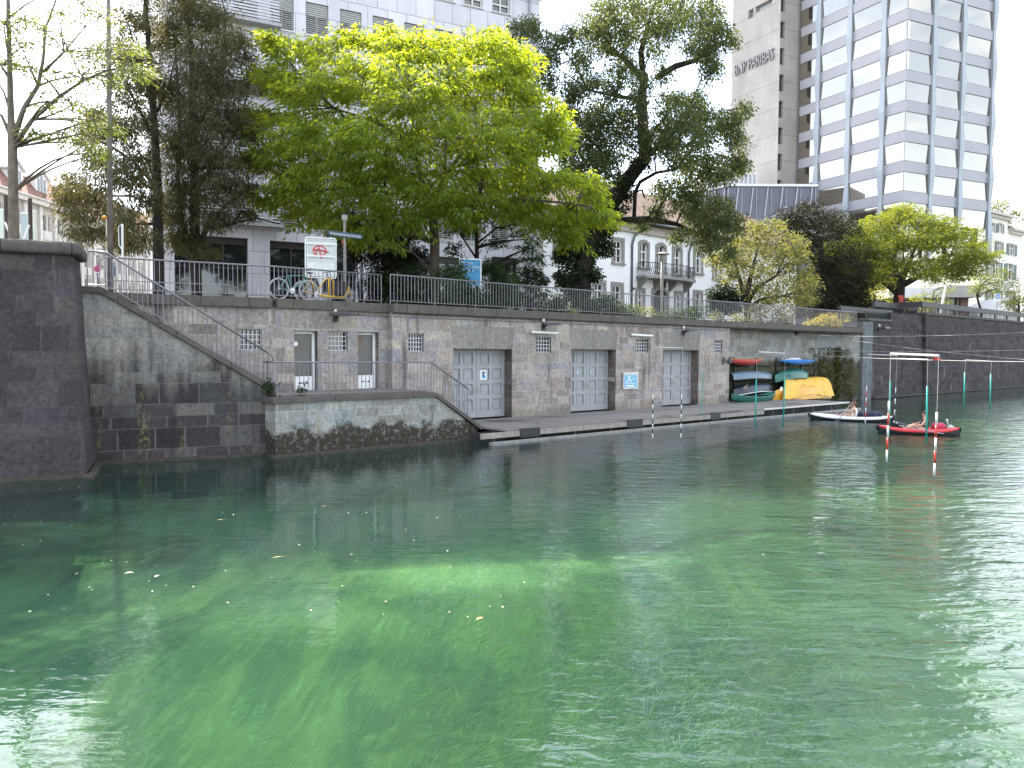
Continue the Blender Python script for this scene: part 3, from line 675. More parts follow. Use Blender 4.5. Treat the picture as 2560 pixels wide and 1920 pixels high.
# ================================================================== RAILINGS
def railing(name, label, path, height=1.0, spacing=0.14, post_ds=1.9, low=0.10, r_top=0.026, r_bar=0.0115, mid=None, group=None, cat='railing', mat=None, flat_top=False):
    """path: points on the kerb; upright bars between a handrail and a bottom rail, posts on the kerb"""
    mat = mat or STEEL
    t = thing(name, label, cat, path[0], group); up = Vector((0, 0, 1))
    mb = MB(); mb.tube([p + up * height for p in path], r_top, 8); mb.build('handrail', mat, t, smooth=True)
    mb = MB(); mb.tube([p + up * low for p in path], 0.014, 6); mb.build('bottom_rail', mat, t)
    for i in range(len(path) - 1):
        a, b = path[i], path[i + 1]; ln = (b - a).length; npan = max(1, round(ln / post_ds))
        for j in range(npan):
            p = a.lerp(b, j / npan); q = a.lerp(b, (j + 1) / npan)
            pm = MB(); pm.rod(p - up * 0.05, p + up * height, 0.017, 8); pm.build('post', mat, t)
            nb = max(2, round((q - p).length / spacing)); bm_ = MB()
            for x in range(1, nb):
                c = p.lerp(q, x / nb); bm_.rod(c + up * low, c + up * height, r_bar, 5)
            bm_.build('bar_panel', mat, t)
    pm = MB(); pm.rod(path[-1] - up * 0.05, path[-1] + up * height, 0.017, 8); pm.build('post', mat, t)
    return t
dR = -0.05
p_left = L.P(L.s(268, 690), COP, dR)
kp = L.P(-0.03, COP, dR)
r1 = railing('promenade_railing', 'grey steel railing along the coping above the narrow doors and the barred windows', [p_left, kp, M.P(SM_STEP - 0.2, COP, STEP + dR)])
mb = MB(); q0 = p_left + Vector((0, 0, 1.0)); mb.tube([q0, q0 - L.e * 0.12 - Vector((0, 0, 0.03)), q0 - L.e * 0.2 - Vector((0, 0, 0.12)), q0 - L.e * 0.2 - Vector((0, 0, 0.22)), q0 - L.e * 0.1 - Vector((0, 0, 0.30))], 0.02, 8); mb.build('curled_end', STEEL, r1, smooth=True)
mb = MB(); mb.tube([p_left + Vector((0, 0, 0.35)), L.P(L.s(577, 713), COP + 0.35, dR), L.P(L.s(595, 713), COP + 0.27, dR), L.P(L.s(600, 713), COP + 0.1, dR)], 0.014, 6); mb.build('middle_rail', STEEL, r1)
railing('promenade_railing', 'grey steel railing along the coping above the three gates, in front of the shrubs', [M.P(SM_STEP - 0.05, COP, dR), M.P(M.s(1718, 800), COP, dR)])
railing('promenade_railing', 'grey steel railing above the boat bay, overgrown at its middle by a pale leafy tree', [M.P(M.s(1720, 800) + 0.25, COP, dR - 0.3), M.P(M.s(1790, 800), COP, dR), M.P(M.s(2143, 815), COP, dR)])
sr = [FL.P(FL.s(218, 715), fk[1], -0.2), FL.P(fk[0] + 0.1, fk[1], -0.2), FL.P(fe[0] - 0.1, fe[1] + 0.02, -0.2)]
r4 = railing('stair_railing', 'slanting grey steel railing on the long stair beside the bastion', sr, height=0.93, spacing=0.145, post_ds=1.7, low=0.07)
mb = MB(); q = sr[-1] + Vector((0, 0, 0.93)); mb.tube([q, q + FL.e * 0.10 - Vector((0, 0, 0.05)), q + FL.e * 0.15 - Vector((0, 0, 0.13)), q + FL.e * 0.14 - Vector((0, 0, 0.24))], 0.02, 8); mb.build('curled_end', STEEL, r4, smooth=True)
lr = [B.P(bl + 0.15, LAND, -1.15), B.P(bl + 0.15, LAND, -0.2), B.P(bk[0], bk[1], -0.2), B.P(B.s(1178, 1000) , be[1] + 0.33, -0.2)]
r5 = railing('landing_railing', 'grey steel railing round the lower landing and down its short stair to the dock', lr, height=0.97, spacing=0.135, post_ds=1.6, low=0.06)
mb = MB(); q = lr[-1] + Vector((0, 0, 0.97)); mb.tube([q, q + B.e * 0.08 - Vector((0, 0, 0.06)), q + B.e * 0.12 - Vector((0, 0, 0.14)), q + B.e * 0.08 - Vector((0, 0, 0.20))], 0.02, 8); mb.build('curled_end', STEEL, r5, smooth=True)

# ================================================================== DOCK
k = N('grey_deck_boards'); P = k.pos(); s = k.dot(P, tuple(M.e)); d = k.dot(P, tuple(M.n))
bd = k.math('DIVIDE', d, 0.145); idx = k.math('FLOOR', bd); fr2 = k.math('FRACT', bd)
wn2 = k.n('TexWhiteNoise', noise_dimensions='1D'); k.put(wn2.inputs['W'], idx)
n = k.noise(k.comb(k.math('MULTIPLY', s, 0.5), k.math('MULTIPLY', d, 6), wn2.outputs[0]), 4, 5, 0.65); n2 = k.noise(P, 0.55, 4)
c = k.mix(n, (0.115, 0.105, 0.10), (0.235, 0.22, 0.205)); c = k.mix(1.0, c, k.ramp(wn2.outputs[0], (0, 0.8), (1, 1.15)), 'MULTIPLY')
c = k.mix(k.math('MULTIPLY', k.step(n2, 0.55, 0.66), 0.75), c, (0.05, 0.045, 0.042)); c = k.mix(k.step(k.math('ABSOLUTE', k.math('SUBTRACT', fr2, 0.5)), 0.45, 0.49), c, (0.03, 0.028, 0.026))
DECK_MAT = k.done(k.principled(c, 0.8, 0, k.bump(n, 0.3, 0.01), 0.3))
FASC = paint('pale_fascia_wood', (0.26, 0.235, 0.205), 0.8, 0, 0.2, 5, 0.3, dirt=0.3)
dk = thing('dock', 'low grey timber dock along the foot of the quay wall', 'dock', M.P(M.s(1201, 1075, DF), DECK, DF))
sd0 = M.s(1203, 1075, DF); sd1 = M.s(2122, 999, DF); sf1 = M.s(1909, 1021, DF)
mb = MB(); mb.obox(M.P(be[0] + B.o.dot(M.e) - M.o.dot(M.e) + 0.12, DECK - 0.06, -0.9), M.e * (sd1 - (be[0] + B.o.dot(M.e) - M.o.dot(M.e) + 0.12)), M.n * (DF + 0.9), (0, 0, 0.06))
mb.build('deck_boards', DECK_MAT, dk)
gaps = [(1298, 1349), (1566, 1605), (1775, 1799)]; xs = [sd0]
for a, b in gaps: xs += [M.s(a, 1060, DF), M.s(b, 1060, DF)]
xs.append(sf1)
for i in range(0, len(xs), 2):
    mb = MB(); mb.fbox(M, xs[i], xs[i + 1], DECK - 0.24, DECK - 0.064, DF - 0.06, DF + 0.03); mb.build('fascia_board', FASC, dk)
for i in range(1, len(xs) - 1, 2):
    mb = MB(); mb.fbox(M, xs[i] + 0.01, xs[i + 1] - 0.01, DECK - 0.30, DECK + 0.01, DF - 0.02, DF + 0.05); mb.build('rubber_fender', BLACK, dk)
mb = MB(); mb.fbox(M, sf1, sd1, DECK - 0.058, DECK + 0.012, DF + 0.002, DF + 0.06); mb.build('edge_strip', paint('bleached_edge_wood', (0.52, 0.50, 0.47), 0.7), dk)
s = sd0 + 0.6
while s < sd1:
    mb = MB(); mb.fbox(M, s, s + 0.05, -0.3, DECK - 0.066, DF - 0.16, DF - 0.1); mb.build('support_post', paint('dock_steel', (0.11, 0.11, 0.115), 0.5, 0.5), dk); s += 1.9
mb = MB(); mb.fbox(M, sd0, sd1, -0.4, DECK - 0.07, DF - 0.5, DF - 0.45); mb.build('under_deck_sheet', paint('under_deck_dark', (0.012, 0.011, 0.012), 0.7), dk)  # near-black sheet standing in for the dark under the deck
mb = MB(); mb.obox(M.P(sd0 + 0.15, -0.03, DF + 0.22), M.e * (sd1 - sd0 + 0.5), M.n * 0.16, (0, 0, 0.105)); mb.build('rubbing_beam', paint('grey_beam_timber', (0.22, 0.21, 0.205), 0.6, 0, 0.2, 4), dk)

# ================================================================== BUILDINGS
def cladmat(name, fr, bw, bh, c1, c2, joint):
    k = N(name); P = k.pos(); s = k.dot(P, tuple(fr.e + fr.n)); z = k.sep(P)[2]
    br = k.n('TexBrick', {'Vector': k.comb(k.math('DIVIDE', s, bw), k.math('DIVIDE', z, bh)), 'Color1': (0, 0, 0, 1), 'Color2': (1, 1, 1, 1), 'Scale': 1.0, 'Mortar Size': 0.012, 'Mortar Smooth': 0.1, 'Brick Width': 1.0, 'Row Height': 1.0}, offset=0.5)
    n = k.noise(P, 0.35, 5); n2 = k.noise(k.comb(k.math('MULTIPLY', s, 0.8), k.math('MULTIPLY', z, 0.1)), 2, 5)
    c = k.mix(br.outputs[0], c1, c2); c = k.mix(1.0, c, k.ramp(n, (0.3, 0.9), (0.7, 1.07)), 'MULTIPLY'); c = k.mix(1.0, c, k.ramp(n2, (0.3, 0.92), (0.7, 1.05)), 'MULTIPLY')
    c = k.mix(br.outputs['Fac'], c, joint)
    return k.done(k.principled(c, 0.6, 0, k.bump(k.math('SUBTRACT', 1.0, br.outputs['Fac']), 0.4, 0.02), 0.35))
def place_copy(src, parent, off):
    """a copy of a part and of its sub-parts, moved by off"""
    c = src.copy(); COL.objects.link(c); c.parent = parent; c.matrix_parent_inverse = src.matrix_parent_inverse.copy(); c.location = Vector(src.location) + Vector(off)
    for ch in src.children:
        x = ch.copy(); COL.objects.link(x); x.parent = c; x.matrix_parent_inverse = ch.matrix_parent_inverse.copy()
    return c

# --- grey stone-clad office block behind the promenade
G = Frame(at(700, 874.5, 42), ANGL)
office = thing('office_building', 'big pale grey stone-clad office block with rows of blinds, behind the promenade trees', 'building', G.P(0, GZ, 0))
CLAD = cladmat('pale_stone_cladding', G, 1.15, 1.18, (0.45, 0.44, 0.475), (0.53, 0.52, 0.56), (0.15, 0.15, 0.165))
gs0 = G.s(405, 600); gs1 = G.s(1347, 400); GH = 25.6
wA = G.s(764.6, 45), G.s(821, 50); w_w = wA[1] - wA[0]; w_top = G.h(764.6, 3.2); w_bot = G.h(764.6, 85); w_h = w_top - w_bot
pitch_s = (G.s(1111, 80) - G.s(793, 45)) / 4.0; pitch_h = 3.52
cols_ = [i for i in range(-12, 14) if gs0 + 0.8 < wA[0] + i * pitch_s and wA[1] + i * pitch_s < gs1 - 0.8]
rows_ = [1, 0, -1, -2, -3]
holes = [(wA[0] + i * pitch_s, wA[1] + i * pitch_s, w_bot + j * pitch_h, w_top + j * pitch_h, 0.28) for i in cols_ for j in rows_]
shop = [(436, 583, 621, 745), (675, 601, 892, 760), (1229, 641, 1297, 770), (960, 632, 1180, 770)]
sh_r = []
for q in shop:
    a, b = G.s(q[0], 650), G.s(q[2], 650); sh_r.append((a, b, GZ + 0.02, G.h(q[0], q[1]), 0.45))
mb = MB(); wall_holes(mb, G, gs0, gs1, GZ - 0.3, GH, 0.0, holes + sh_r)
mb.quad(G.P(gs1, GZ, 0), G.P(gs1, GZ, -18), G.P(gs1, GH, -18), G.P(gs1, GH, 0)); mb.quad(G.P(gs0, GZ, 0), G.P(gs0, GH, 0), G.P(gs0, GH, -18), G.P(gs0, GZ, -18)); mb.quad(G.P(gs0, GZ, -18), G.P(gs0, GH, -18), G.P(gs1, GH, -18), G.P(gs1, GZ, -18))
mb.build('stone_wall', CLAD, office)
mb = MB(); mb.fbox(G, gs0 - 0.3, gs1 + 0.7, GH + 0.002, GH + 0.35, 0.8, -18.5); mb.build('roof', paint('grey_roof_edge', (0.22, 0.22, 0.23), 0.6), office)
mb = MB(); mb.rod(G.P(gs1 - 0.75, GZ, 0.12), G.P(gs1 - 0.75, GH, 0.12), 0.085, 8); mb.build('downpipe', paint('zinc_pipe', (0.27, 0.28, 0.30), 0.4, 0.6), office)
FRAMEW = paint('window_frame_light', (0.50, 0.50, 0.48), 0.5, 0, 0.05)
SLAT = paint('blind_slats', (0.30, 0.30, 0.285), 0.6, 0, 0.08)
def office_window(i, j, blind):
    a, b, c, e, _ = (wA[0] + i * pitch_s, wA[1] + i * pitch_s, w_bot + j * pitch_h, w_top + j * pitch_h, 0)
    g = MB(); g.fbox(G, a, b, c, e, -0.30, -0.25); o = g.build('window', DARKGLASS, office)
    f = MB()
    for q in ((a, a + .09, c, e), (b - .09, b, c, e), (a + .09, b - .09, c, c + .09), (a + .09, b - .09, e - .09, e), ((a + b) / 2 - .05, (a + b) / 2 + .05, c + .09, e - .09)): f.fbox(G, *q, -0.249, -0.16)
    if not blind: f.fbox(G, a + .09, (a + b) / 2 - .05, c + .45, c + .55, -0.249, -0.16); f.fbox(G, (a + b) / 2 + .05, b - .09, c + .45, c + .55, -0.249, -0.16)
    f.build('frame', FRAMEW, o)
    sl = MB(); sl.fbox(G, a - 0.06, b + 0.06, c - 0.07, c - 0.003, -0.05, 0.07); sl.build('sill', FRAMEW, o)
    if blind:
        s_ = MB(); n = 15
        for q in range(n):
            y = c + 0.10 + (e - c - 0.16) * q / (n - 1); tilt = 0.04 if q < 9 else 0.085
            s_.obox(G.P(a + 0.03, y - tilt / 2, -0.145), G.e * (b - a - 0.06), G.n * 0.06 + Vector((0, 0, -0.02)), Vector((0, 0, tilt)))
        s_.build('blind', SLAT, o)
    return o
protoB = office_window(0, 0, True); protoW = office_window(0, 1, False)
for i in cols_:
    for j in rows_:
        if (i, j) in ((0, 0), (0, 1)): continue
        src = protoW if j == 1 else protoB; j0 = 1 if j == 1 else 0
        place_copy(src, office, G.e * (i * pitch_s) + Vector((0, 0, (j - j0) * pitch_h)))
for (a, b, c, e, dp) in sh_r:
    g = MB(); g.fbox(G, a, b, c, e, -0.5, -0.45); o = g.build('shop_window', glassmat('dark_shop_glass', (0.012, 0.013, 0.018), 0.05, 0.8), office)
    f = MB(); n = max(2, round((b - a) / 1.25)); BR = paint('brown_black_frame', (0.035, 0.032, 0.034), 0.5)
    for i in range(n + 1):
        x = a + (b - a) * i / n; f.fbox(G, max(a, x - 0.04), min(b, x + 0.04), c, e - 0.35, -0.449, -0.36)
    f.fbox(G, a, b, e - 0.35, e, -0.449, -0.30); f.fbox(G, a + .04, b - .04, c + (e - c) * 0.62, c + (e - c) * 0.62 + 0.08, -0.449, -0.37)
    f.build('frame', BR, o)
for j in range(0, 6):
    mb = MB()
    for q in range(9):
        y = GZ + 5.2 + j * 3.52 + q * 0.16; mb.obox(G.P(gs0 + 1.2, y, 0.55), G.e * 4.6, G.n * 0.03, (0, 0, 0.09))
    mb.build('louvre_balcony_front', paint('white_louvres', (0.42, 0.42, 0.44), 0.5), office)
    mb = MB(); mb.fbox(G, gs0 + 1.1, gs0 + 5.9, GZ + 4.95 + j * 3.52, GZ + 5.12 + j * 3.52, 0.003, 0.62)
    mb.build('balcony_slab', paint('balcony_concrete', (0.30, 0.30, 0.31), 0.8), office)

# --- white house with the balcony
H = Frame(at(1600, 882, 62), ANG)
house = thing('white_house', 'white two-storey house with grey stone window frames and an iron balcony over its arched door', 'house', H.P(0, GZ, 0))
HW = paint('white_render', (0.80, 0.80, 0.80), 0.9, 0, 0.05, 0.8, 0.08, dirt=0.05)
STONEF = paint('grey_stone_surround', (0.26, 0.25, 0.23), 0.85, 0, 0.15, 4, 0.2)
hs0 = H.s(1352, 700); hs1 = H.s(1990, 700); HE = H.h(1588, 559)
def hr(q): return H.s(q[0], q[1]), H.s(q[2], q[1]), H.h(q[0], q[3]), H.h(q[0], q[1])
flat_w = [(1388, 606, 1413, 644), (1535, 600, 1556, 656), (1737, 624, 1754, 682), (1785, 640, 1800, 695), (1487, 707, 1510, 760), (1532, 712, 1554, 765), (1736, 731, 1753, 780), (1769, 737, 1785, 785), (1593, 726, 1608, 790), (1689, 734, 1704, 790), (1445, 700, 1467, 750), (1415, 695, 1436, 745)]
arch_w = [(1600, 605, 1619, 668), (1643, 612, 1662, 678), (1684, 619, 1702, 685)]
arch_d = (1633, 722, 1668, 800)
fl = [hr(q) for q in flat_w]; ar = [hr(q) for q in arch_w]; ad = hr(arch_d)
mb = MB(); wall_holes(mb, H, hs0, hs1, GZ - 0.3, HE, 0.0, [(*q, 0.25) for q in fl + ar + [ad]])
mb.quad(H.P(hs0, GZ, 0), H.P(hs0, HE, 0), H.P(hs0, HE, -12), H.P(hs0, GZ, -12)); mb.quad(H.P(hs1, GZ, 0), H.P(hs1, GZ, -12), H.P(hs1, HE, -12), H.P(hs1, HE, 0))
mb.build('wall', HW, house)
def house_window(q, arch=False, door=False):
    a, b, c, e = q; g = MB(); g.fbox(H, a, b, c, e, -0.27, -0.24); o = g.build('arched_door' if door else 'window', paint('dark_door_wood', (0.05, 0.045, 0.05), 0.6) if door else DARKGLASS, house)
    w = b - a; m_ = (a + b) / 2; ft = 0.24
    f = MB(); f.fbox(H, a - ft, a, c, e, 0.004, 0.06); f.fbox(H, b, b + ft, c, e, 0.004, 0.06)
    if arch:
        n = 10; rise = 0.26 * w
        for i in range(n):
            t0, t1 = -1 + 2 * i / n, -1 + 2 * (i + 1) / n
            y0, y1 = e - rise * t0 * t0, e - rise * t1 * t1; o0, o1 = e + ft - rise * t0 * t0 * 1.1, e + ft - rise * t1 * t1 * 1.1
            x0, x1 = m_ + t0 * w / 2, m_ + t1 * w / 2; X0, X1 = m_ + t0 * (w / 2 + ft), m_ + t1 * (w / 2 + ft)
            f.prism([H.P(x0, y0, 0.006), H.P(x1, y1, 0.006), H.P(X1, o1, 0.006), H.P(X0, o0, 0.006)], H.n * 0.056)
            if abs(t0 + t1) > 0.05:
                f.prism([H.P(x0, y0, 0.005), H.P(x1, y1, 0.005), H.P(x1, e + 0.01, 0.005), H.P(x0, e + 0.01, 0.005)], H.n * 0.05)
    else: f.fbox(H, a - ft, b + ft, e, e + ft, 0.004, 0.062)
    f.build('stone_surround', STONEF, o)
    if not door:
        f = MB(); t = 0.05
        for z in (a + t, b - t, m_): f.fbox(H, z - t, z + t, c, e, -0.238, -0.18)
        hh = e - c
        for y in ([c + t, c + hh * 0.64, e - t] if hh > 2 else [c + t, c + hh * 0.66, e - t]): f.fbox(H, a, b, y - t, y + t, -0.236, -0.175)
        for y in (c + hh * 0.33,): f.fbox(H, a, b, y - 0.02, y + 0.02, -0.236, -0.19)
        f.build('white_sash', WHITE, o)
        f = MB(); f.fbox(H, a - ft - 0.05, b + ft + 0.05, c - 0.16, c - 0.003, 0.004, 0.16); f.build('sill', STONEF, o)
for q in fl: house_window(q)
for q in ar: house_window(q, True)
house_window(ad, True, True)
k = N('old_roof_tiles'); P = k.pos(); s = k.dot(P, tuple(H.e)); z = k.sep(P)[2]
br = k.n('TexBrick', {'Vector': k.comb(k.math('DIVIDE', s, 0.22), k.math('DIVIDE', z, 0.16)), 'Color1': (0.065, 0.042, 0.036, 1), 'Color2': (0.14, 0.09, 0.075, 1), 'Mortar': (0.03, 0.02, 0.02, 1), 'Scale': 1.0, 'Mortar Size': 0.06, 'Brick Width': 1.0, 'Row Height': 1.0})
TILE = k.done(k.principled(k.mix(1.0, br.outputs[0], k.ramp(k.noise(P, 1.5, 5), (0.3, 0.7), (0.7, 1.3)), 'MULTIPLY'), 0.9, 0, k.bump(br.outputs['Fac'], -0.5, 0.03), 0.2))
mb = MB(); mb.prism([H.P(hs0 - 0.6, HE - 0.1, 0.9), H.P(hs0 - 0.6, HE + 0.06, 0.9), H.P(hs0 - 0.6, HE + 4.4, -6), H.P(hs0 - 0.6, HE + 0.06, -13), H.P(hs0 - 0.6, HE - 0.1, -13)], H.e * (hs1 - hs0 + 1.2)); mb.build('roof', TILE, house)
mb = MB(); mb.fbox(H, hs0, hs1, HE - 0.75, HE - 0.101, 0.003, 0.30); mb.build('cornice', paint('cream_cornice', (0.40, 0.37, 0.32), 0.8), house)
mb = MB(); mb.tube([H.P(hs0 - .6, HE - 0.02, 0.98), H.P(hs1 + .6, HE - 0.02, 0.98)], 0.09, 8); mb.build('gutter', paint('green_copper_pipe', (0.10, 0.13, 0.125), 0.5, 0.4), house)
for u in (1578, 1720):
    s = H.s(u, 640); mb = MB(); mb.tube([H.P(s + 0.9, HE - 0.08, 0.9), H.P(s + 0.8, HE - 0.5, 0.6), H.P(s + 0.2, HE - 1.0, 0.2), H.P(s, HE - 1.7, 0.12), H.P(s, GZ, 0.12)], 0.08, 8); mb.build('downpipe', paint('green_copper_pipe', (0, 0, 0)), house, smooth=True)
ba0 = H.s(1590, 690); ba1 = H.s(1716, 696); bh = H.h(1590, 689); bd = 1.35
mb = MB(); mb.prism([H.P(ba0, bh - 0.22, 0.003), H.P(ba0, bh - 0.22, 1.0), H.P((ba0 + ba1) / 2 - 1.2, bh - 0.22, bd + .15), H.P((ba0 + ba1) / 2 + 1.2, bh - 0.22, bd + .15), H.P(ba1, bh - 0.22, 1.0), H.P(ba1, bh - 0.22, 0.003)], (0, 0, 0.22)); bal = mb.build('balcony', STONEF, house)
for i in range(4):
    x = ba0 + 0.3 + (ba1 - ba0 - 0.6) * i / 3; mb = MB(); mb.prism([H.P(x - 0.14, bh - 0.222, 0.004), H.P(x - 0.14, bh - 0.222, 0.85), H.P(x - 0.14, bh - 0.45, 0.75), H.P(x - 0.14, bh - 0.85, 0.3), H.P(x - 0.14, bh - 1.05, 0.004)], H.e * 0.28); mb.build('corbel', STONEF, bal)
rp = [H.P(ba0 + .1, bh, 0.1), H.P(ba0 + .1, bh, 0.95), H.P((ba0 + ba1) / 2 - 1.2, bh, bd + .05), H.P((ba0 + ba1) / 2 + 1.2, bh, bd + .05), H.P(ba1 - .1, bh, 0.95), H.P(ba1 - .1, bh, 0.1)]
mb = MB(); up = Vector((0, 0, 1)); mb.tube([p + up * 1.0 for p in rp], 0.03, 6); mb.tube([p + up * 0.08 for p in rp], 0.02, 6)
for i in range(5):
    a_, b_ = rp[i], rp[i + 1]; n = max(2, round((b_ - a_).length / 0.2))
    for j in range(n):
        p = a_.lerp(b_, j / n); q = a_.lerp(b_, (j + 1) / n); mb.tube([p + up * .08, p.lerp(q, .45) + up * .4, p.lerp(q, .1) + up * .7, p + up * 1.0], 0.016, 5); mb.tube([p + up * .08, p.lerp(q, -.45) + up * .4, p + up * .7, p + up * 1.0], 0.013, 5)
mb.build('iron_railing', DARKSTEEL, bal)
mb = MB(); x = (H.s(1633, 722) + H.s(1668, 722)) / 2; mb.fbox(H, x - .18, x + .18, ad[3] + .1, ad[3] + .65, .1, .45); mb.build('lantern', DARKSTEEL, house)
mb = MB(); x = H.s(1797, 709); mb.disc(H.P(x, H.h(1797, 709), 0.2), H.e * 0.32, Vector((0, 0, .36)), 18, H.n * .12); mb.build('satellite_dish', paint('dish', (0.5, 0.5, 0.5), 0.5), house)
mb = MB(); x = H.s(1583, 722); mb.fbox(H, x - .15, x + .15, H.h(1583, 725), H.h(1583, 719), .004, .03); mb.build('number_plate', paint('navy_plate', (0.02, 0.03, 0.07), 0.4), house)
ws = thing('rendered_pillar_wall', 'narrow beige rendered end wall between the office block and the white house', 'wall', H.P(hs0, GZ, 0))
mb = MB(); mb.fbox(H, hs0 - 1.6, hs0 - 0.02, GZ - 0.3, HE + 2.5, -6, 0.25); mb.build('wall_face', paint('beige_render', (0.36, 0.34, 0.30), 0.9, 0, 0.08, 1), ws)

# --- old building with dormers, far left, seen along its front
K = Frame(Vector((-58, 80, 0)), R(0))
old = thing('old_building', 'long ornate cream building with a red tiled mansard roof and white dormers, far left', 'building', K.P(0, GZ, 0))
KE = K.h(116, 509.5); ks0, ks1 = -22, 62
CREAM = paint('cream_stone', (0.40, 0.365, 0.33), 0.85, 0, 0.10, 1.2, 0.1, dirt=0.25)
LIGHTST = paint('light_stone_trim', (0.50, 0.475, 0.44), 0.85, 0, 0.08, 2)
kw = [(K.s(117, 550) + i * 3.0 - 0.75, K.s(117, 550) + i * 3.0 + 0.75, KE - 3.4 - j * 3.5, KE - 1.4 - j * 3.5, 0.25) for i in range(-6, 9) for j in range(4)]
mb = MB(); wall_holes(mb, K, ks0, ks1, GZ - .3, KE, 0.0, kw); mb.quad(K.P(ks1, GZ, 0), K.P(ks1, GZ, -16), K.P(ks1, KE, -16), K.P(ks1, KE, 0)); mb.build('wall', CREAM, old)
proto = None
for q in kw:
    off = K.e * (q[0] - kw[0][0]) + Vector((0, 0, q[2] - kw[0][2]))
    if proto is None:
        g = MB(); a, b, c, e, _ = q; g.fbox(K, a, b, c, e, -0.27, -0.24); proto = g.build('window', DARKGLASS, old)
        f = MB(); f.fbox(K, a, a + .1, c, e, -.238, -.1); f.fbox(K, b - .1, b, c, e, -.238, -.1); f.fbox(K, (a + b) / 2 - .12, (a + b) / 2 + .12, c, e, -.238, 0.05); f.fbox(K, a + .1, b - .1, e - .1, e, -.238, -.1); f.build('frame', LIGHTST, proto)
        f = MB(); f.fbox(K, a - .1, b + .1, c - 1.1, c - 0.003, .003, .14); f.fbox(K, a + .2, b - .2, c - .9, c - .25, .141, .17); f.build('apron_panel', LIGHTST, proto)
    else: place_copy(proto, old, off)
for i in range(-6, 10):
    x = K.s(117, 550) + i * 3.0 - 1.5; mb = MB(); mb.fbox(K, x - .28, x + .28, GZ, KE - .6, .003, .28); mb.build('pilaster', LIGHTST, old)
mb = MB(); mb.fbox(K, ks0, ks1 + .6, KE - .55, KE, .003, .75); mb.fbox(K, ks0, ks1 + .7, KE + .002, KE + .2, .003, 1.0); mb.build('cornice', LIGHTST, old)
k = N('red_roof_tiles'); P = k.pos(); z = k.sep(P)[2]; y = k.sep(P)[1]
br = k.n('TexBrick', {'Vector': k.comb(k.math('DIVIDE', y, 0.2), k.math('DIVIDE', z, 0.2)), 'Color1': (0.15, 0.075, 0.06, 1), 'Color2': (0.24, 0.13, 0.10, 1), 'Mortar': (0.05, 0.03, 0.03, 1), 'Scale': 1.0, 'Mortar Size': 0.05, 'Brick Width': 1.0, 'Row Height': 1.0})
REDT = k.done(k.principled(k.mix(1.0, br.outputs[0], k.ramp(k.noise(P, .7, 5), (0.3, 0.75), (0.7, 1.25)), 'MULTIPLY'), 0.85, 0, None, 0.2))
mb = MB(); mb.prism([K.P(ks0, KE + .202, .7), K.P(ks0, KE + 4.3, -2.6), K.P(ks0, KE + 6.0, -8), K.P(ks0, KE + 4.3, -13.4), K.P(ks0, KE + .202, -16)], K.e * (ks1 - ks0 + .4)); mb.build('roof', REDT, old)
for u in (14, 78, 145, 200):
    s = K.s(u, 470, -1.5); d = MB(); a, b = s - 1.1, s + 1.1; h0, h1 = KE + .9, KE + 3.0
    d.prism([K.P(a, h0, -.2), K.P(b, h0, -.2), K.P(b, h1, -.2), K.P(s, h1 + .95, -.2), K.P(a, h1, -.2)], K.n * -3.4); o = d.build('dormer', paint('white_dormer', (0.58, 0.58, 0.57), 0.6), old)
    f = MB(); f.prism([K.P(a - .35, h1 - .15, .1), K.P(s, h1 + 1.0, .1), K.P(b + .35, h1 - .15, .1), K.P(b + .35, h1 + .08, .1), K.P(s, h1 + 1.25, .1), K.P(a - .35, h1 + .08, .1)], K.n * -3.6); f.build('dormer_roof', paint('white_dormer', (0, 0, 0)), o)
    f = MB()
    for q in (-.62, 0, .62): f.fbox(K, s + q - .22, s + q + .22, h0 + .35, h1 + (.25 if q == 0 else -.1), -.19, -.17)
    f.build('dormer_window', DARKGLASS, o)

# --- the glass tower
CO = at(2247, 886, 94); TL = Frame(CO, R(153)); TR = Frame(CO, R(66))
tower = thing('glass_tower', 'tall office tower of mirror glass bands between zigzag pale metal ribs', 'tower', TL.P(0, GZ, 0))
SP1 = paint('pale_spandrel_metal', (0.275, 0.27, 0.29), 0.5, 0.1, 0.03, 0.6); PIL = paint('pale_blue_rib_metal', (0.28, 0.305, 0.335), 0.5, 0.1, 0.03, 0.6)
k = N('mirror_glass'); nn = k.noise(k.pos(), 0.22, 3); cM = k.mix(nn, (0.33, 0.30, 0.245), (0.41, 0.375, 0.315))
MIRR = k.done(k.principled(cM, 0.03, 0.93, k.bump(k.noise(k.pos(), 0.12, 2), 0.05, 0.3), 0.5))
JOINT = paint('dark_joint', (0.05, 0.055, 0.06), 0.5)
y0 = 3 + (886 - 508.8) * 94 / F_PX; pf = 3.61; sp = 1.27; nfl = 12
tl_end = TL.s(1996, 400); tr_end = TR.s(2476, 400)
lp = [TL.s(2043, 340), TL.s(2120, 340), TL.s(2205, 340)]; rp_ = [TR.s(2329, 340), TR.s(2402, 340)]
for kf in range(nfl):
    b_ = y0 + kf * pf
    m1_ = MB(); m1_.fbox(TL, tl_end, -0.02, b_, b_ + sp, -1.0, 0.0); m1_.fbox(TR, -0.0, tr_end, b_, b_ + sp, -1.0, 0.003); m1_.build('spandrel_band', SP1, tower)
    j_ = MB()
    for (fr_, x0, x1) in ((TL, tl_end, 0), (TR, 0, tr_end)):
        j_.fbox(fr_, x0, x1, b_ - 0.06, b_ - 0.003, -0.5, -0.02); j_.fbox(fr_, x0, x1, b_ + sp + 0.003, b_ + sp + 0.06, -0.5, -0.02)
    j_.build('joint_line', JOINT, tower)
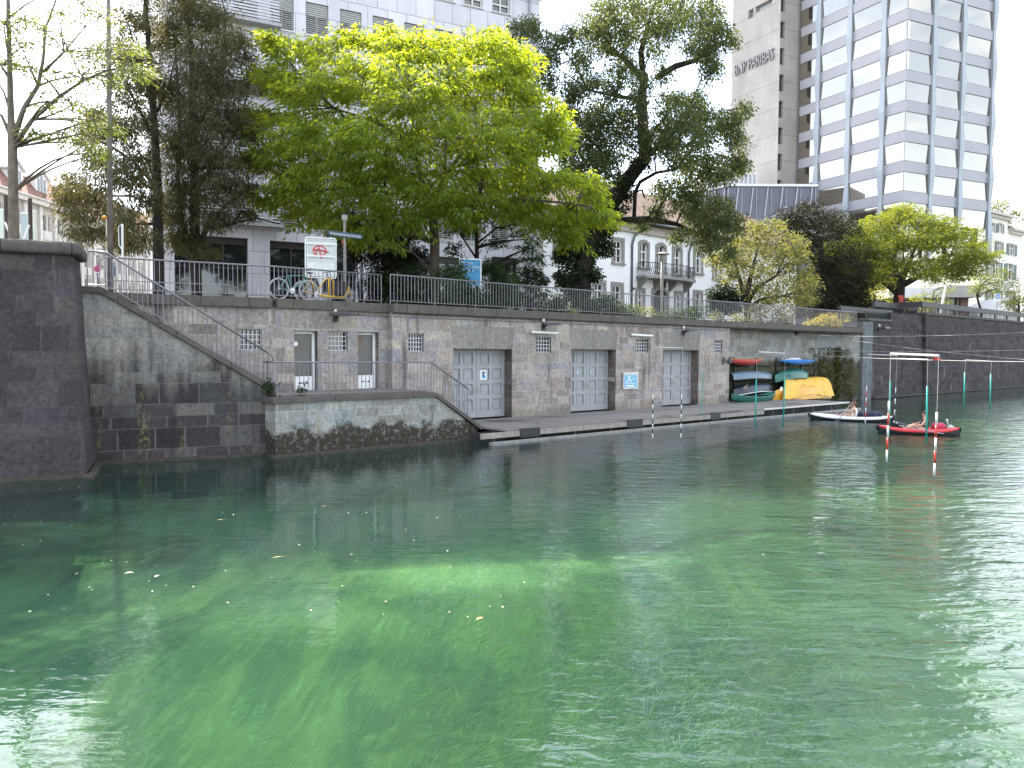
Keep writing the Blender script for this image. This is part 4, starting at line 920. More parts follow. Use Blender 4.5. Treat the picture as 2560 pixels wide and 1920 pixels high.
def bays(fr, xs_):
    for kf in range(-1, nfl):
        for a, b in zip(xs_[:-1], xs_[1:]):
            g = MB(); g.fbox(fr, a, b, y0 + kf * pf + sp + (0.061 if kf >= 0 else 0), y0 + (kf + 1) * pf - 0.061, -0.4, -0.06 - 0.003 * ((kf + round(a)) % 2)); g.build('window_band', MIRR, tower)
bays(TL, [tl_end] + lp + [0]); bays(TR, [0] + rp_ + [tr_end])
def rib(fr, s, par):
    pts_l = []; pts_r = []
    for kf in range(-2, nfl + 1):
        h = y0 + kf * pf + sp / 2; w = 0.88 if (kf + par) % 2 else 0.50
        pts_l.append((s - w / 2, h, w)); pts_r.append((s + w / 2, h, w))
    m_ = MB()
    for i in range(len(pts_l) - 1):
        (a0, h0, w0), (a1, h1, w1) = pts_l[i], pts_l[i + 1]; b0_, b1_ = pts_r[i][0], pts_r[i + 1][0]
        f0, f1 = 0.10 + 0.22 * (w0 > 0.6), 0.10 + 0.22 * (w1 > 0.6)
        P = fr.P
        m_.quad(P(a0, h0, f0), P(b0_, h0, f0), P(b1_, h1, f1), P(a1, h1, f1)); m_.quad(P(a0, h0, -0.06), P(a0, h0, f0), P(a1, h1, f1), P(a1, h1, -0.06)); m_.quad(P(b0_, h0, f0), P(b0_, h0, -0.06), P(b1_, h1, -0.06), P(b1_, h1, f1))
    m_.build('zigzag_rib', PIL, tower)
for i, s in enumerate(lp): rib(TL, s, i)
for i, s in enumerate(rp_): rib(TR, s, i)
rib(TR, tr_end, 0)
mb = MB(); mb.fbox(TL, tl_end + .3, -.3, GZ - .3, y0 - pf + sp, -8, -0.9); mb.quad(TR.P(.3, GZ, -.9), TR.P(tr_end - .3, GZ, -.9), TR.P(tr_end - .3, y0, -.9), TR.P(.3, y0, -.9)); mb.build('lobby_glass', MIRR, tower)
mb = MB(); tp_ = y0 + nfl * pf
cn_ = [TL.P(tl_end, 0, -.5), TL.P(-.5, 0, -.5), TR.P(tr_end - .4, 0, -.5), TR.P(tr_end - .4, 0, -18), TL.P(tl_end, 0, -20)]
mb.prism([p + Vector((0, 0, y0 - .2)) for p in cn_], (0, 0, tp_ - y0 + .2)); mb.build('core', paint('tower_core', (0.06, 0.065, 0.07), 0.6), tower)

# --- raw concrete stair tower beside it
CC = at(1934, 884, 108); CL = Frame(CC, R(153)); CR = Frame(CC, R(66))
ct = thing('concrete_tower', 'bare board-marked concrete tower with a column of slit windows and raised letters', 'tower', CL.P(0, GZ, 0))
k = N('board_marked_concrete'); P = k.pos(); z = k.sep(P)[2]; s = k.dot(P, tuple(CR.e)); s2 = k.dot(P, tuple(CL.e)); ss_ = k.math('ADD', s, s2)
n = k.noise(k.comb(k.math('MULTIPLY', ss_, 3.0), k.math('MULTIPLY', z, 0.10)), 2.0, 6, 0.65); n2 = k.noise(P, 0.25, 4); lift = k.math('FRACT', k.math('DIVIDE', k.math('SUBTRACT', z, 0.9), 3.61))
c = k.mix(n, (0.23, 0.215, 0.205), (0.40, 0.38, 0.355)); c = k.mix(1.0, c, k.ramp(n2, (0.3, 0.85), (0.7, 1.12)), 'MULTIPLY')
c = k.mix(k.math('MULTIPLY', k.step(k.math('ABSOLUTE', k.math('SUBTRACT', lift, 0.5)), 0.487, 0.497), 0.7), c, (0.07, 0.065, 0.06))
CONC = k.done(k.principled(c, 0.9, 0, k.bump(n, 0.3, 0.03), 0.2))
cl0 = CL.s(1827, 300); cr1 = CR.s(2003, 400); CT = 68
slits = []
pcy = [(240 + q / 4.607, 240 + r_ / 4.607) for q, r_ in ((55, 250), (347, 540), (645, 832), (935, 1080))]
wh = CR.h(1950, pcy[0][0]) - CR.h(1950, pcy[0][1]); wb = CR.h(1950, pcy[0][1])
sa, sb = CR.s(1946.5, 290), CR.s(1958, 290)
for i in range(-5, 10):
    h = wb + i * 3.61
    if h > GZ + 2: slits.append((sa, sb, h, h + wh, 0.5))
mb = MB(); wall_holes(mb, CR, 0, cr1, GZ - .3, CT, 0.0, slits); hl = (CL.s(1870, 35), CL.s(1900, 30), CL.h(1880, 45), CL.h(1880, 20), 0.5)
hl2 = (CL.s(1888, 35), CL.s(1930, 30), CL.h(1880, 38), CL.h(1880, 22), 0.5)
hl = (CL.s(1871, 30), CL.s(1884, 30), CL.h(1880, 44), CL.h(1880, 22), .5)
wall_holes(mb, CL, cl0, 0, GZ - .3, CT, 0.0, [hl, hl2], 0.5)
mb.quad(CL.P(cl0, GZ, 0), CL.P(cl0, CT, 0), CL.P(cl0, CT, -12), CL.P(cl0, GZ, -12)); mb.quad(CL.P(cl0, CT, 0), CL.P(0, CT, 0), CR.P(cr1, CT, 0), CL.P(cl0, CT, -12))
mb.build('concrete_wall', CONC, ct)
for q in slits:
    g = MB(); g.fbox(CR, q[0], q[1], q[2], q[3], -.55, -.5); o = g.build('slit_window', glassmat('slit_glass', (0.03, 0.033, 0.045), 0.06, 0.8), ct)
    f = MB(); f.fbox(CR, q[0], q[0] + .12, q[2], q[3], -.49, -.40); f.fbox(CR, (q[0] + q[1]) / 2 + .05, (q[0] + q[1]) / 2 + .14, q[2], q[3], -.49, -.42); f.fbox(CR, q[0] + .12, q[1], q[3] - .12, q[3], -.49, -.40); f.build('frame', paint('bronze_frame', (0.05, 0.047, 0.05), 0.5), o)
for q in (hl, hl2):
    g = MB(); g.fbox(CL, q[0], q[1], q[2], q[3], -.55, -.5); g.build('slit_window', glassmat('pale_glass', (0.2, 0.21, 0.22), 0.05, 0.8), ct)
g = MB(); g.fbox(CL, -0.9, -0.75, GZ, CT, 0.003, 0.03)
pa, pb = CL.sh(1839, 172), CL.sh(1936, 139); mid_h = (CL.h(1839, 171.5) + CL.h(1934, 143)) / 2
text_mesh('lettering', 'BNP PARIBAS', 2.35, 0.22, CL.P((pa[0] + pb[0]) / 2, mid_h, 0.14), CL.e, (0, 0, 1), paint('grey_letters', (0.20, 0.19, 0.20), 0.5, 0.2), ct, width=(pb[0] - pa[0]))

# --- low dark glazed annex and ribbed white box beside the towers
an = thing('glazed_annex', 'low blue-grey glazed building with slanted fins at the foot of the towers', 'building', at(1900, 560, 92))
A1 = at(1700, 884, 97); A2 = at(1815, 884, 91); A3 = at(2034, 884, 91)
AT = 3 + (884 - 473) * 91 / F_PX
FIN = paint('pale_fin_metal', (0.33, 0.33, 0.36), 0.5, 0.2); ADK = glassmat('blue_grey_screen_glass', (0.055, 0.058, 0.085), 0.25, 0.5)
for (a_, b_) in ((A1, A2), (A2, A3)):
    fr_ = Frame(a_, math.atan2(b_.x - a_.x, b_.y - a_.y)); w = (Vector((b_.x, b_.y, 0)) - fr_.o).length
    mb = MB(); mb.fbox(fr_, 0, w, GZ - .3, AT, -14, 0.0); mb.build('glass_skin', ADK, an)
    mb = MB(); mb.fbox(fr_, 0, w, AT + .002, AT + .28, -14, .25); mb.build('roof_edge', paint('white_edge', (0.55, 0.55, 0.58), 0.5), an)
    n = max(2, round(w / 1.6))
    for i in range(n):
        for (h0, h1) in ((AT - 5.0, AT - .1), (AT - 10.2, AT - 5.4)):
            x = w * (i + .3) / n; f = MB(); f.prism([fr_.P(x, h0, .003), fr_.P(x + .12, h0, .003), fr_.P(x + .62, h1, .003), fr_.P(x + .5, h1, .003)], fr_.n * .18); f.build('slanted_fin', FIN, an)
            f = MB(); f.fbox(fr_, x + .95, x + 1.0, h0, h1, .003, .12); f.build('slanted_fin', FIN, an)
    f = MB(); f.fbox(fr_, 0, w, AT - 5.35, AT - 5.05, .003, .22); f.build('band', FIN, an)
rb = thing('ribbed_plant_box', 'white ribbed metal plant box on the roof behind the dark tree', 'roof box', at(1850, 460, 101))
fr_ = Frame(at(1760, 884, 103), R(84)); w = fr_.s(1889, 450); h1 = fr_.h(1880, 433)
mb = MB(); mb.fbox(fr_, 0, w, GZ - .3, h1, -6, 0); x = 0
while x < w: mb.fbox(fr_, x, x + .28, h1 - 4.5, h1 - .003, 0.003, .25); x += .6
mb.build('ribbed_panel', paint('white_ribs', (0.46, 0.46, 0.47), 0.6), rb)

# --- house with green shutters, far right
S = Frame(at(2520, 885, 137), R(54))
sh = thing('shuttered_house', 'cream house with dark green shutters and a deep cornice, far right', 'house', S.P(0, GZ, 0))
s0, sm, s1 = S.s(2425, 600), S.s(2518, 600), S.s(2556, 600); SE1 = S.h(2500, 541); SE2 = S.h(2530, 578)
SC = paint('cream_render', (0.60, 0.585, 0.53), 0.9, 0, 0.05, .6)
sw = [(2476, 557, 2485, 579), (2496, 559, 2503, 581), (2493, 604, 2502, 632), (2524, 610, 2535, 638), (2472, 652, 2481, 689), (2489, 655, 2500, 688), (2521, 660, 2534, 698), (2464, 600, 2472, 630), (2473, 727, 2481, 755), (2496, 727, 2504, 755), (2526, 727, 2536, 755)]
sr_ = [(S.s(q[0], 600), S.s(q[2], 600), S.h(q[0], q[3]), S.h(q[0], q[1]), .3) for q in sw]
mb = MB(); wall_holes(mb, S, s0, sm, GZ - .3, SE1, 0.02, [q for q in sr_ if q[1] < sm], .3); wall_holes(mb, S, sm, s1, GZ - .3, SE2, 0, [q for q in sr_ if q[0] > sm], .3)
mb.quad(S.P(sm, SE2, 0.02), S.P(sm, SE1, 0.02), S.P(sm, SE1, -10), S.P(sm, SE2, -10)); mb.quad(S.P(s1, GZ, 0), S.P(s1, GZ, -10), S.P(s1, SE2, -10), S.P(s1, SE2, 0)); mb.build('wall', SC, sh)
for q in sr_:
    a, b, c, e, _ = q; g = MB(); g.fbox(S, a, b, c, e, -.33, -.3); o = g.build('window', DARKGLASS, sh)
    f = MB(); f.fbox(S, (a + b) / 2 - .07, (a + b) / 2 + .07, c, e, -.29, -.2); f.fbox(S, a, b, c + (e - c) * .62, c + (e - c) * .62 + .12, -.295, -.2); f.fbox(S, a, a + .1, c, e, -.29, -.2); f.fbox(S, b - .1, b, c, e, -.29, -.2); f.build('frame', WHITE, o)
    f = MB(); f.fbox(S, a - .2, a, c - .1, e + .2, .025, .12); f.fbox(S, b, b + .2, c - .1, e + .2, .025, .12); f.fbox(S, a, b, e, e + .2, .025, .12); f.build('stone_surround', paint('shutter_house_stone', (0.42, 0.40, 0.36), .8), o)
    wS = (b - a) * .55
    for x in (a - .22 - wS, b + .22):
        f = MB(); f.fbox(S, x, x + wS, c, e, .025, .1); f.build('shutter', paint('dark_green_shutter', (0.010, 0.045, 0.045), .5), o)
for (x0, x1, hh) in ((s0, sm + .5, SE1), (sm + .52, s1 + .6, SE2)):
    mb = MB(); mb.fbox(S, x0, x1, hh + .002, hh + .45, -10.4, .9); mb.fbox(S, x0, x1, hh - .5, hh - .001, .024, .45); mb.build('cornice', paint('shutter_house_stone', (0, 0, 0)), sh)
mb = MB(); mb.prism([S.P(sm + .6, SE2 + .452, .7), S.P(sm + .6, SE2 + 3.2, -6), S.P(sm + .6, SE2 + .452, -10)], S.e * (s1 - sm)); mb.build('roof', TILE, sh)

# --- café pavilion on the terrace at the right
pv = thing('pavilion', 'flat grey canopied pavilion with glass walls under the wide tree', 'pavilion', at(2380, 770, 88))
PF = Frame(at(2380, 885, 88), R(96))
p0, p1 = PF.s(2296, 730), PF.s(2446, 730); ph0, ph1 = PF.h(2440, 743), PF.h(2440, 713)
mb = MB(); mb.fbox(PF, p0 + 3.2, p1, ph0, ph1, -7, 0.0); mb.build('canopy', paint('taupe_canopy', (0.30, 0.29, 0.275), .8, 0, .06, .5), pv)
mb = MB(); mb.fbox(PF, p0 - 3, p0 + 3.19, ph0, ph1 - .25, -7, -.5); mb.build('side_canopy', paint('white_canopy', (0.55, 0.55, 0.55), .7), pv)
mb = MB(); mb.fbox(PF, p0 + .5, p1 - .4, GZ, ph0 - .003, -5, -1.6); mb.build('glass_wall', glassmat('pavilion_glass', (0.04, 0.055, 0.05), .08, .8), pv)
for q in range(6):
    x = p0 + .5 + (p1 - p0 - .9) * q / 5; mb = MB(); mb.fbox(PF, x - .06, x + .06, GZ, ph0 - .003, -1.6, -1.45); mb.build('post', WHITE, pv)
mb = MB(); mb.fbox(PF, p1 - 1.5, p1 - .7, GZ, ph0 - .004, -1.4, -.8); mb.build('stone_pillar', paint('brown_stone_pillar', (0.15, 0.10, 0.08), .9, 0, .3, 3, .4), pv)
cn = thing('glass_canopy', 'white sloping glazed canopy beside the pavilion', 'canopy', at(2500, 770, 92))
a_, b_, c_ = at(2440, 790, 92), at(2520, 744, 92), at(2520, 790, 92)
mb = MB(); mb.prism([a_, at(2452, 772, 92), b_, at(2524, 748, 92), at(2470, 790, 92)], Vector((0, 5, 0))); mb.build('sloping_roof', paint('white_canopy', (0, 0, 0)), cn)
for i in range(9):
    p = at(2478 + i * 12, 772, 92); mb = MB(); mb.rod(Vector((p.x, p.y + 1, GZ)), Vector((p.x, p.y + 1, 9.0 - i * .05)), .06); mb.build('glazing_bar', WHITE, cn)
mb = MB(); p = at(2470, 780, 94); mb.box((p.x, p.y, 8.0), (p.x + 8, p.y + .1, 8.25)); mb.build('top_rail', WHITE, cn)

# --- dark fence with its broad top board along the black wall
BOARD = paint('dark_fence_board', (0.040, 0.038, 0.042), .6, 0, .2, 2, dirt=.2)
def board_fence(label, fr, s0, s1, base, top, d, band=.38, bars=True):
    t = thing('board_fence', label, 'fence', fr.P(s0, base, d))
    mb = MB(); mb.fbox(fr, s0, s1, top - band, top, d - .22, d); mb.build('top_board', BOARD, t)
    if bars:
        mb = MB(); n = int((s1 - s0) / .16)
        for i in range(n + 1): x = s0 + (s1 - s0) * i / n; mb.rod(fr.P(x, base, d - .1), fr.P(x, top - band, d - .1), .016, 4)
        mb.build('bar_panel', DARKSTEEL, t)
    n = max(1, int((s1 - s0) / 3))
    for i in range(n + 1): x = s0 + .05 + (s1 - s0 - .1) * i / n; pm = MB(); pm.fbox(fr, x - .05, x + .05, base, top - band - .001, d - .16, d - .06); pm.build('post', BOARD, t)
    return t
board_fence('long dark fence with a broad top board on the tall black canal wall', M, M.s(2309, 770), M.s(2950, 780), hC + .16, M.h(2317, 755), -.02)
x = M.s(2309, 770); t = thing('board_fence', 'short end of the dark board fence, turning back beside the wide tree', 'fence', M.P(x, hC, -.3)); mb = MB(); mb.fbox(M, x - .2, x - .002, M.h(2317, 755) - .38, M.h(2317, 755) + .02, -2.6, -.02); mb.build('top_board', BOARD, t); mb = MB()
for i in range(16): mb.rod(M.P(x - .1, hC, -.1 - .16 * i), M.P(x - .1, hC + .6, -.1 - .16 * i), .016, 4)
mb.build('bar_panel', DARKSTEEL, t)
board_fence('dark board fence below the wide tree, left of the small red box', M, M.s(2187, 765, -1.5), M.s(2296, 765, -1.5), hB, M.h(2236, 758, -1.5), -1.5)
board_fence('low glazed dark barrier at the end of the promenade railing', M, M.s(2102, 775, -.6), M.s(2232, 778, -.6), hA, M.h(2167, 770, -.6), -.6, band=.36)
t = thing('lattice_planter', 'dark lattice screen with a green hedge on the low corner of the canal wall', 'screen', M.P(M.s(2160, 790), hA, -.3)); mb = MB(); a, b = M.s(2163, 790, -.35), M.s(2231, 790, -.35)
for i in range(24):
    x = a + (b - a) * i / 23; mb.rod(M.P(x, hA + .16, -.35), M.P(x, hA + .62, -.35), .018, 4)
for j in range(4): mb.rod(M.P(a, hA + .2 + .13 * j, -.35), M.P(b, hA + .2 + .13 * j, -.35), .014, 4)
mb.build('lattice', paint('green_black_steel', (0.02, 0.035, 0.03), .6), t)
# ================================================================== TREES AND SHRUBS
def unit(n):
    v = RNG.normal(size=(n, 3)); return v / np.linalg.norm(v, axis=1, keepdims=True)
def leaf_mesh(name, C, OUT, n_per, spread, flat, ln, wd, droop, mat, parent=None, radial=0.9, **tags):
    """many single leaves: n_per round each spray centre C, hanging outward and down"""
    n = len(C) * n_per; c = np.repeat(C, n_per, 0); o = np.repeat(OUT, n_per, 0)
    off = unit(n) * (RNG.random((n, 1)) ** 0.6) * spread; off[:, 2] *= flat
    tilt = np.repeat(RNG.normal(size=(len(C), 2)) * 0.25, n_per, 0); off[:, 2] += (off[:, :2] * tilt).sum(1)
    off[:, 2] -= (off[:, :2] ** 2).sum(1) / max(spread, 1e-6) * 0.35 * droop
    d = off / (np.linalg.norm(off, axis=1, keepdims=True) + 1e-6) * radial + o * 0.5 + RNG.normal(size=(n, 3)) * 0.45
    d[:, 2] = d[:, 2] * 0.5 - droop * (0.5 + RNG.random(n))
    d /= np.linalg.norm(d, axis=1, keepdims=True)
    up = RNG.normal(size=(n, 3)) * 0.6; up[:, 2] += 0.8
    w = np.cross(d, up); w /= np.linalg.norm(w, axis=1, keepdims=True) + 1e-9
    L_ = (ln * (0.6 + 0.7 * RNG.random(n)))[:, None]; W_ = (wd * (0.7 + 0.5 * RNG.random(n)))[:, None]
    b = c + off; nrm = np.cross(w, d)
    V = np.empty((n, 4, 3)); V[:, 0] = b; V[:, 1] = b + d * L_ * 0.42 + w * W_ * 0.5 - nrm * W_ * 0.12; V[:, 2] = b + d * L_; V[:, 3] = b + d * L_ * 0.42 - w * W_ * 0.5 - nrm * W_ * 0.12
    me = bpy.data.meshes.new(name); me.vertices.add(n * 4); me.vertices.foreach_set('co', V.reshape(-1)); me.loops.add(n * 4); me.loops.foreach_set('vertex_index', np.arange(n * 4, dtype=np.int32))
    me.polygons.add(n); me.polygons.foreach_set('loop_start', np.arange(0, n * 4, 4, dtype=np.int32)); me.polygons.foreach_set('loop_total', np.full(n, 4, dtype=np.int32))
    me.update(calc_edges=True); me.materials.append(mat); return link(name, me, parent, **tags)
def crown_sprays(blobs, z, dens, copies, depth, squash=0.85, shell=0.35):
    C = []; O = []; K_ = []
    us = np.array([b[0] for b in blobs]); vs_ = np.array([b[1] for b in blobs]); cu, cv = us.mean(), vs_.mean(); ru, rv = max(1, np.ptp(us) / 2), max(1, np.ptp(vs_) / 2)
    mid = np.array(at(cu, cv, z))
    for b in blobs:
        u, v, r = b[:3]; q = min(1.0, math.hypot((u - cu) / ru, (v - cv) / rv)); dd = depth * math.sqrt(max(0.08, 1 - q * q * 0.9))
        for c_ in range(copies):
            dz = (c_ / max(1, copies - 1) - 0.5) * 1.7 * dd + RNG.normal() * 0.15 * dd if copies > 1 else 0.0
            if len(b) > 3: dz = b[3]
            p = np.array(at(u, v, z)) + np.array(FWD) * dz; p[:2] += 0; s = (z + dz) / z
            p = np.array(at(u, v, z + dz)); rw = r * z / F_PX * (1.0 if c_ == 0 else 0.9); n = max(4, int(dens * rw * rw))
            dirs = unit(n); rad = (shell + (1 - shell) * RNG.random((n, 1)) ** 0.5) * rw; q_ = dirs * rad; q_[:, 2] *= squash
            C.append(p + q_); o = (p + q_) - mid; o /= np.linalg.norm(o, axis=1, keepdims=True) + 1e-6; O.append(o); K_.append((p, rw, p + q_))
    return np.concatenate(C), np.concatenate(O), K_
def bez(a, b, lift, n=6, wig=0.0):
    a, b = Vector(a), Vector(b); m_ = a.lerp(b, 0.5) + Vector((0, 0, lift)) + Vector(RNG.normal(size=3)) * wig * (b - a).length; out = []
    for i in range(n + 1):
        t = i / n; out.append(a * (1 - t) ** 2 + m_ * (2 * t * (1 - t)) + b * t * t)
    return out
def tree(name, label, z, trunk, blobs, leaf, bark, cat='tree', group=None, limbs=(), dens=26, copies=2, depth=3.0, n_per=22, spread=0.42, flat=0.35, ln=0.2, wd=0.06, droop=0.7, squash=0.8, shell=0.35, twigs=7, limb_r=0.055, from_v=None, extra=()):
    """trunk: (u, v, half width in px) from the ground up; blobs: clumps of the crown (u, v, r)"""
    tp_ = [at(u, v, z) for (u, v, r) in trunk]; tr_ = [r * z / F_PX for (u, v, r) in trunk]
    base = tp_[0]; t = thing(name, label, cat, (base.x, base.y, GZ), group)
    mb = MB(); low = Vector((base.x, base.y, GZ - 0.3)); mb.tube([low] + tp_, [tr_[0] * 1.25] + tr_, 10)
    C, O, KK = crown_sprays(blobs, z, dens, copies, depth, squash, shell)
    for lb_ in limbs:                                           # limbs the photograph shows
        pts = [at(q[0], q[1], z + (q[3] if len(q) > 3 else 0)) for q in lb_]; rr = [q[2] * z / F_PX for q in lb_]; mb.tube(pts, rr, 7)
    ends = [(at(q[0], q[1], z + (q[3] if len(q) > 3 else 0)), q[2] * z / F_PX) for lb_ in limbs for q in lb_[1:]] + [(p, r) for p, r in zip(tp_[max(1, len(tp_) // 3):], tr_[max(1, len(tp_) // 3):])]
    for (p, rw, sp_) in KK:
        P_ = Vector(p); e = min(ends, key=lambda q: (q[0] - P_).length + max(0, q[0].z - P_.z + 0.3) * 1.5)
        mb.tube(bez(e[0], P_, 0.08 * (P_ - e[0]).length, 6, 0.06), [min(e[1] * 0.6, limb_r) * (1 - 0.75 * i / 6) + 0.006 for i in range(7)], 5, cap=False)
        for j in range(min(twigs, len(sp_))):
            q = Vector(sp_[j]); mb.tube(bez(P_, q, 0.05 * rw, 3, 0.08), [0.016, 0.012, 0.009, 0.005], 3, cap=False)
    mb.build('trunk', bark, t, smooth=True)
    leaf_mesh('crown', C, O, n_per, spread, flat, ln, wd, droop, leaf, t)
    for (nm, lab, bl, lf, kw) in extra:
        C2, O2, _ = crown_sprays(bl, z, kw.get('dens', 30), 1, 0.5, 0.9, 0.3); leaf_mesh(nm, C2, O2, kw.get('n', 20), kw.get('spread', .25), .8, kw.get('ln', .1), kw.get('wd', .08), .5, lf, t)
    return t
BARK1 = barkmat('grey_brown_bark', (0.030, 0.024, 0.022), (0.085, 0.068, 0.058)); BARK2 = barkmat('dark_bark', (0.014, 0.011, 0.012), (0.045, 0.035, 0.032)); BARK3 = barkmat('pale_spotted_bark', (0.045, 0.036, 0.030), (0.19, 0.165, 0.13))
LF_BIG = leafmat('fresh_green_leaves', [(0.082, 0.138, 0.026), (0.125, 0.190, 0.032), (0.100, 0.160, 0.036), (0.160, 0.215, 0.034)], 0.55, (3.3, 2.5, 0.5))
LF_DARK = leafmat('dark_small_leaves', [(0.036, 0.054, 0.026), (0.055, 0.074, 0.032), (0.070, 0.088, 0.042)], 0.42, (2.2, 2.0, 0.8), 0.35)
LF_IVY = leafmat('ivy_leaves', [(0.016, 0.028, 0.016), (0.026, 0.040, 0.020), (0.034, 0.050, 0.026)], 0.2, (1.9, 1.9, 0.6), 0.3)
LF_CON = leafmat('olive_needle_sprays', [(0.048, 0.058, 0.028), (0.068, 0.070, 0.034), (0.080, 0.075, 0.042), (0.052, 0.062, 0.034)], 0.34, (1.9, 1.6, 0.7))
LF_ASH = leafmat('pale_feathered_leaves', [(0.085, 0.105, 0.035), (0.11, 0.135, 0.042), (0.07, 0.09, 0.03)], 0.4, (1.8, 1.7, 0.8))
LF_PALE = leafmat('pale_olive_leaves', [(0.085, 0.095, 0.040), (0.12, 0.13, 0.05), (0.10, 0.09, 0.065), (0.16, 0.18, 0.06)], 0.4, (1.9, 1.8, 0.6))
LF_YEW = leafmat('blackish_yew_leaves', [(0.014, 0.018, 0.014), (0.022, 0.026, 0.016), (0.030, 0.033, 0.018)], 0.15, (1.8, 1.6, 0.6))
LF_ACER = leafmat('flat_layered_leaves', [(0.075, 0.105, 0.026), (0.105, 0.140, 0.030), (0.090, 0.115, 0.036)], 0.42, (2.2, 1.8, 0.5))
LF_SHRUB = leafmat('laurel_leaves', [(0.022, 0.042, 0.020), (0.034, 0.060, 0.026), (0.045, 0.075, 0.030)], 0.25, (1.9, 1.8, 0.6), 0.3)
LF_LIME = leafmat('lime_shrub_leaves', [(0.13, 0.16, 0.03), (0.20, 0.22, 0.05), (0.16, 0.18, 0.05)], 0.4, (1.8, 1.6, 0.5))
# the big fresh green tree in the middle
big = [(690, 110, 48), (668, 95, 26), (800, 128, 58), (860, 85, 30), (885, 100, 34), (960, 92, 46), (1000, 120, 50), (1060, 120, 54), (1120, 110, 44), (1160, 108, 46), (1235, 96, 40), (1225, 120, 48), (1300, 150, 50), (1275, 170, 50), (700, 205, 66), (660, 180, 34), (800, 230, 84), (910, 200, 84), (1030, 210, 86), (1150, 210, 86), (1260, 230, 80), (1350, 270, 62), (1385, 305, 48), (650, 292, 42), (628, 285, 24), (715, 330, 76), (830, 340, 90), (960, 340, 92), (1100, 340, 92), (1230, 350, 88), (1340, 350, 66), (1400, 340, 38), (662, 385, 40), (640, 400, 22), (735, 440, 66), (690, 485, 42), (665, 505, 26), (830, 450, 86), (950, 460, 86), (1080, 470, 80), (1200, 460, 84), (1310, 440, 70), (1390, 450, 52), (1460, 455, 36), (1490, 480, 28), (1420, 520, 52), (1490, 530, 42), (1515, 550, 28), (1350, 530, 56), (770, 530, 52), (850, 545, 52), (950, 545, 54), (1050, 545, 44), (1160, 530, 56), (1440, 590, 34), (1400, 570, 40), (980, 590, 34), (900, 590, 34), (1270, 520, 50)]
tree('broadleaf_tree', 'big fresh green spreading tree in the middle of the promenade, lit yellow along its top', 31.5, [(1090, 760, 13), (1086, 690, 12.5), (1087, 610, 12), (1082, 540, 11), (1075, 490, 9)], big, LF_BIG, BARK1,
     limbs=[[(1082, 545, 8), (1050, 440, 6), (1035, 380, 5), (1000, 340, 4.5, -1), (930, 300, 3.5, -1.5), (830, 270, 2.5, -2)], [(1080, 500, 8), (1120, 430, 6), (1150, 390, 5, -.5), (1210, 330, 4, -1), (1280, 290, 3, -1.5)], [(1045, 420, 5), (1035, 330, 4), (1020, 230, 3, 1), (1010, 170, 2.2, 1)], [(1110, 440, 5), (1115, 350, 4, .5), (1140, 250, 3, 1), (1130, 170, 2, 1)], [(1040, 400, 5), (900, 330, 3.6, -1), (850, 280, 3, -1), (770, 220, 2.2, -1)], [(1130, 420, 4.5), (1200, 400, 3.6, -1.5), (1310, 360, 3, -2)], [(1078, 500, 7), (960, 480, 4, -2), (860, 470, 3, -2.5), (760, 480, 2.2, -2.5)], [(1084, 520, 7), (1200, 500, 4, -2), (1330, 500, 3, -2.5), (1440, 510, 2, -2.5)]],
     dens=17, copies=2, depth=4.2, n_per=54, spread=0.62, flat=0.24, ln=0.25, wd=0.075, droop=0.8, limb_r=0.06)
# two drooping dark conifers on the left
cA = [(330, 40, 52), (300, 125, 62), (345, 150, 50), (318, 220, 66), (250, 280, 56), (212, 335, 46), (300, 330, 66), (365, 300, 50), (255, 410, 60), (185, 468, 52), (160, 500, 30), (240, 500, 66), (330, 440, 60), (172, 540, 30), (225, 575, 44), (320, 545, 56), (385, 500, 46), (370, 400, 50), (190, 590, 24), (385, 200, 44), (290, 600, 44), (350, -40, 50), (360, 600, 40)]
tree('conifer', 'dark drooping conifer with a bare lower trunk, left of the pair behind the stair railing', 29, [(398, 720, 14), (395, 600, 13), (394, 480, 11), (388, 340, 9), (376, 180, 7), (366, 40, 5), (362, -60, 4)], cA, LF_CON, BARK2, group='dark conifers',
     limbs=[[(392, 470, 5), (330, 400, 3.2), (270, 360, 2.4), (215, 340, 1.6)], [(394, 520, 5), (330, 490, 3), (250, 490, 2.2), (180, 480, 1.5)], [(388, 350, 5), (340, 260, 3), (300, 170, 2)], [(384, 300, 4), (420, 220, 2.6), (440, 140, 1.8)], [(394, 560, 4), (320, 560, 2.6), (230, 580, 1.8)]],
     dens=42, copies=2, depth=3.0, n_per=34, spread=0.47, flat=0.45, ln=0.20, wd=0.042, droop=0.9, twigs=12, limb_r=0.045, shell=0.15)
cB = [(470, 40, 70), (540, 40, 50), (420, 90, 60), (560, 110, 60), (606, 105, 34), (620, 145, 26), (500, 150, 80), (545, 215, 70), (610, 210, 34), (430, 230, 70), (500, 300, 80), (580, 300, 60), (620, 330, 40), (440, 370, 70), (540, 400, 70), (620, 400, 40), (470, 470, 66), (560, 470, 60), (630, 470, 34), (430, 540, 50), (540, 540, 46), (600, 530, 30), (470, -50, 70), (550, -40, 40), (460, 600, 46), (510, 620, 36)]
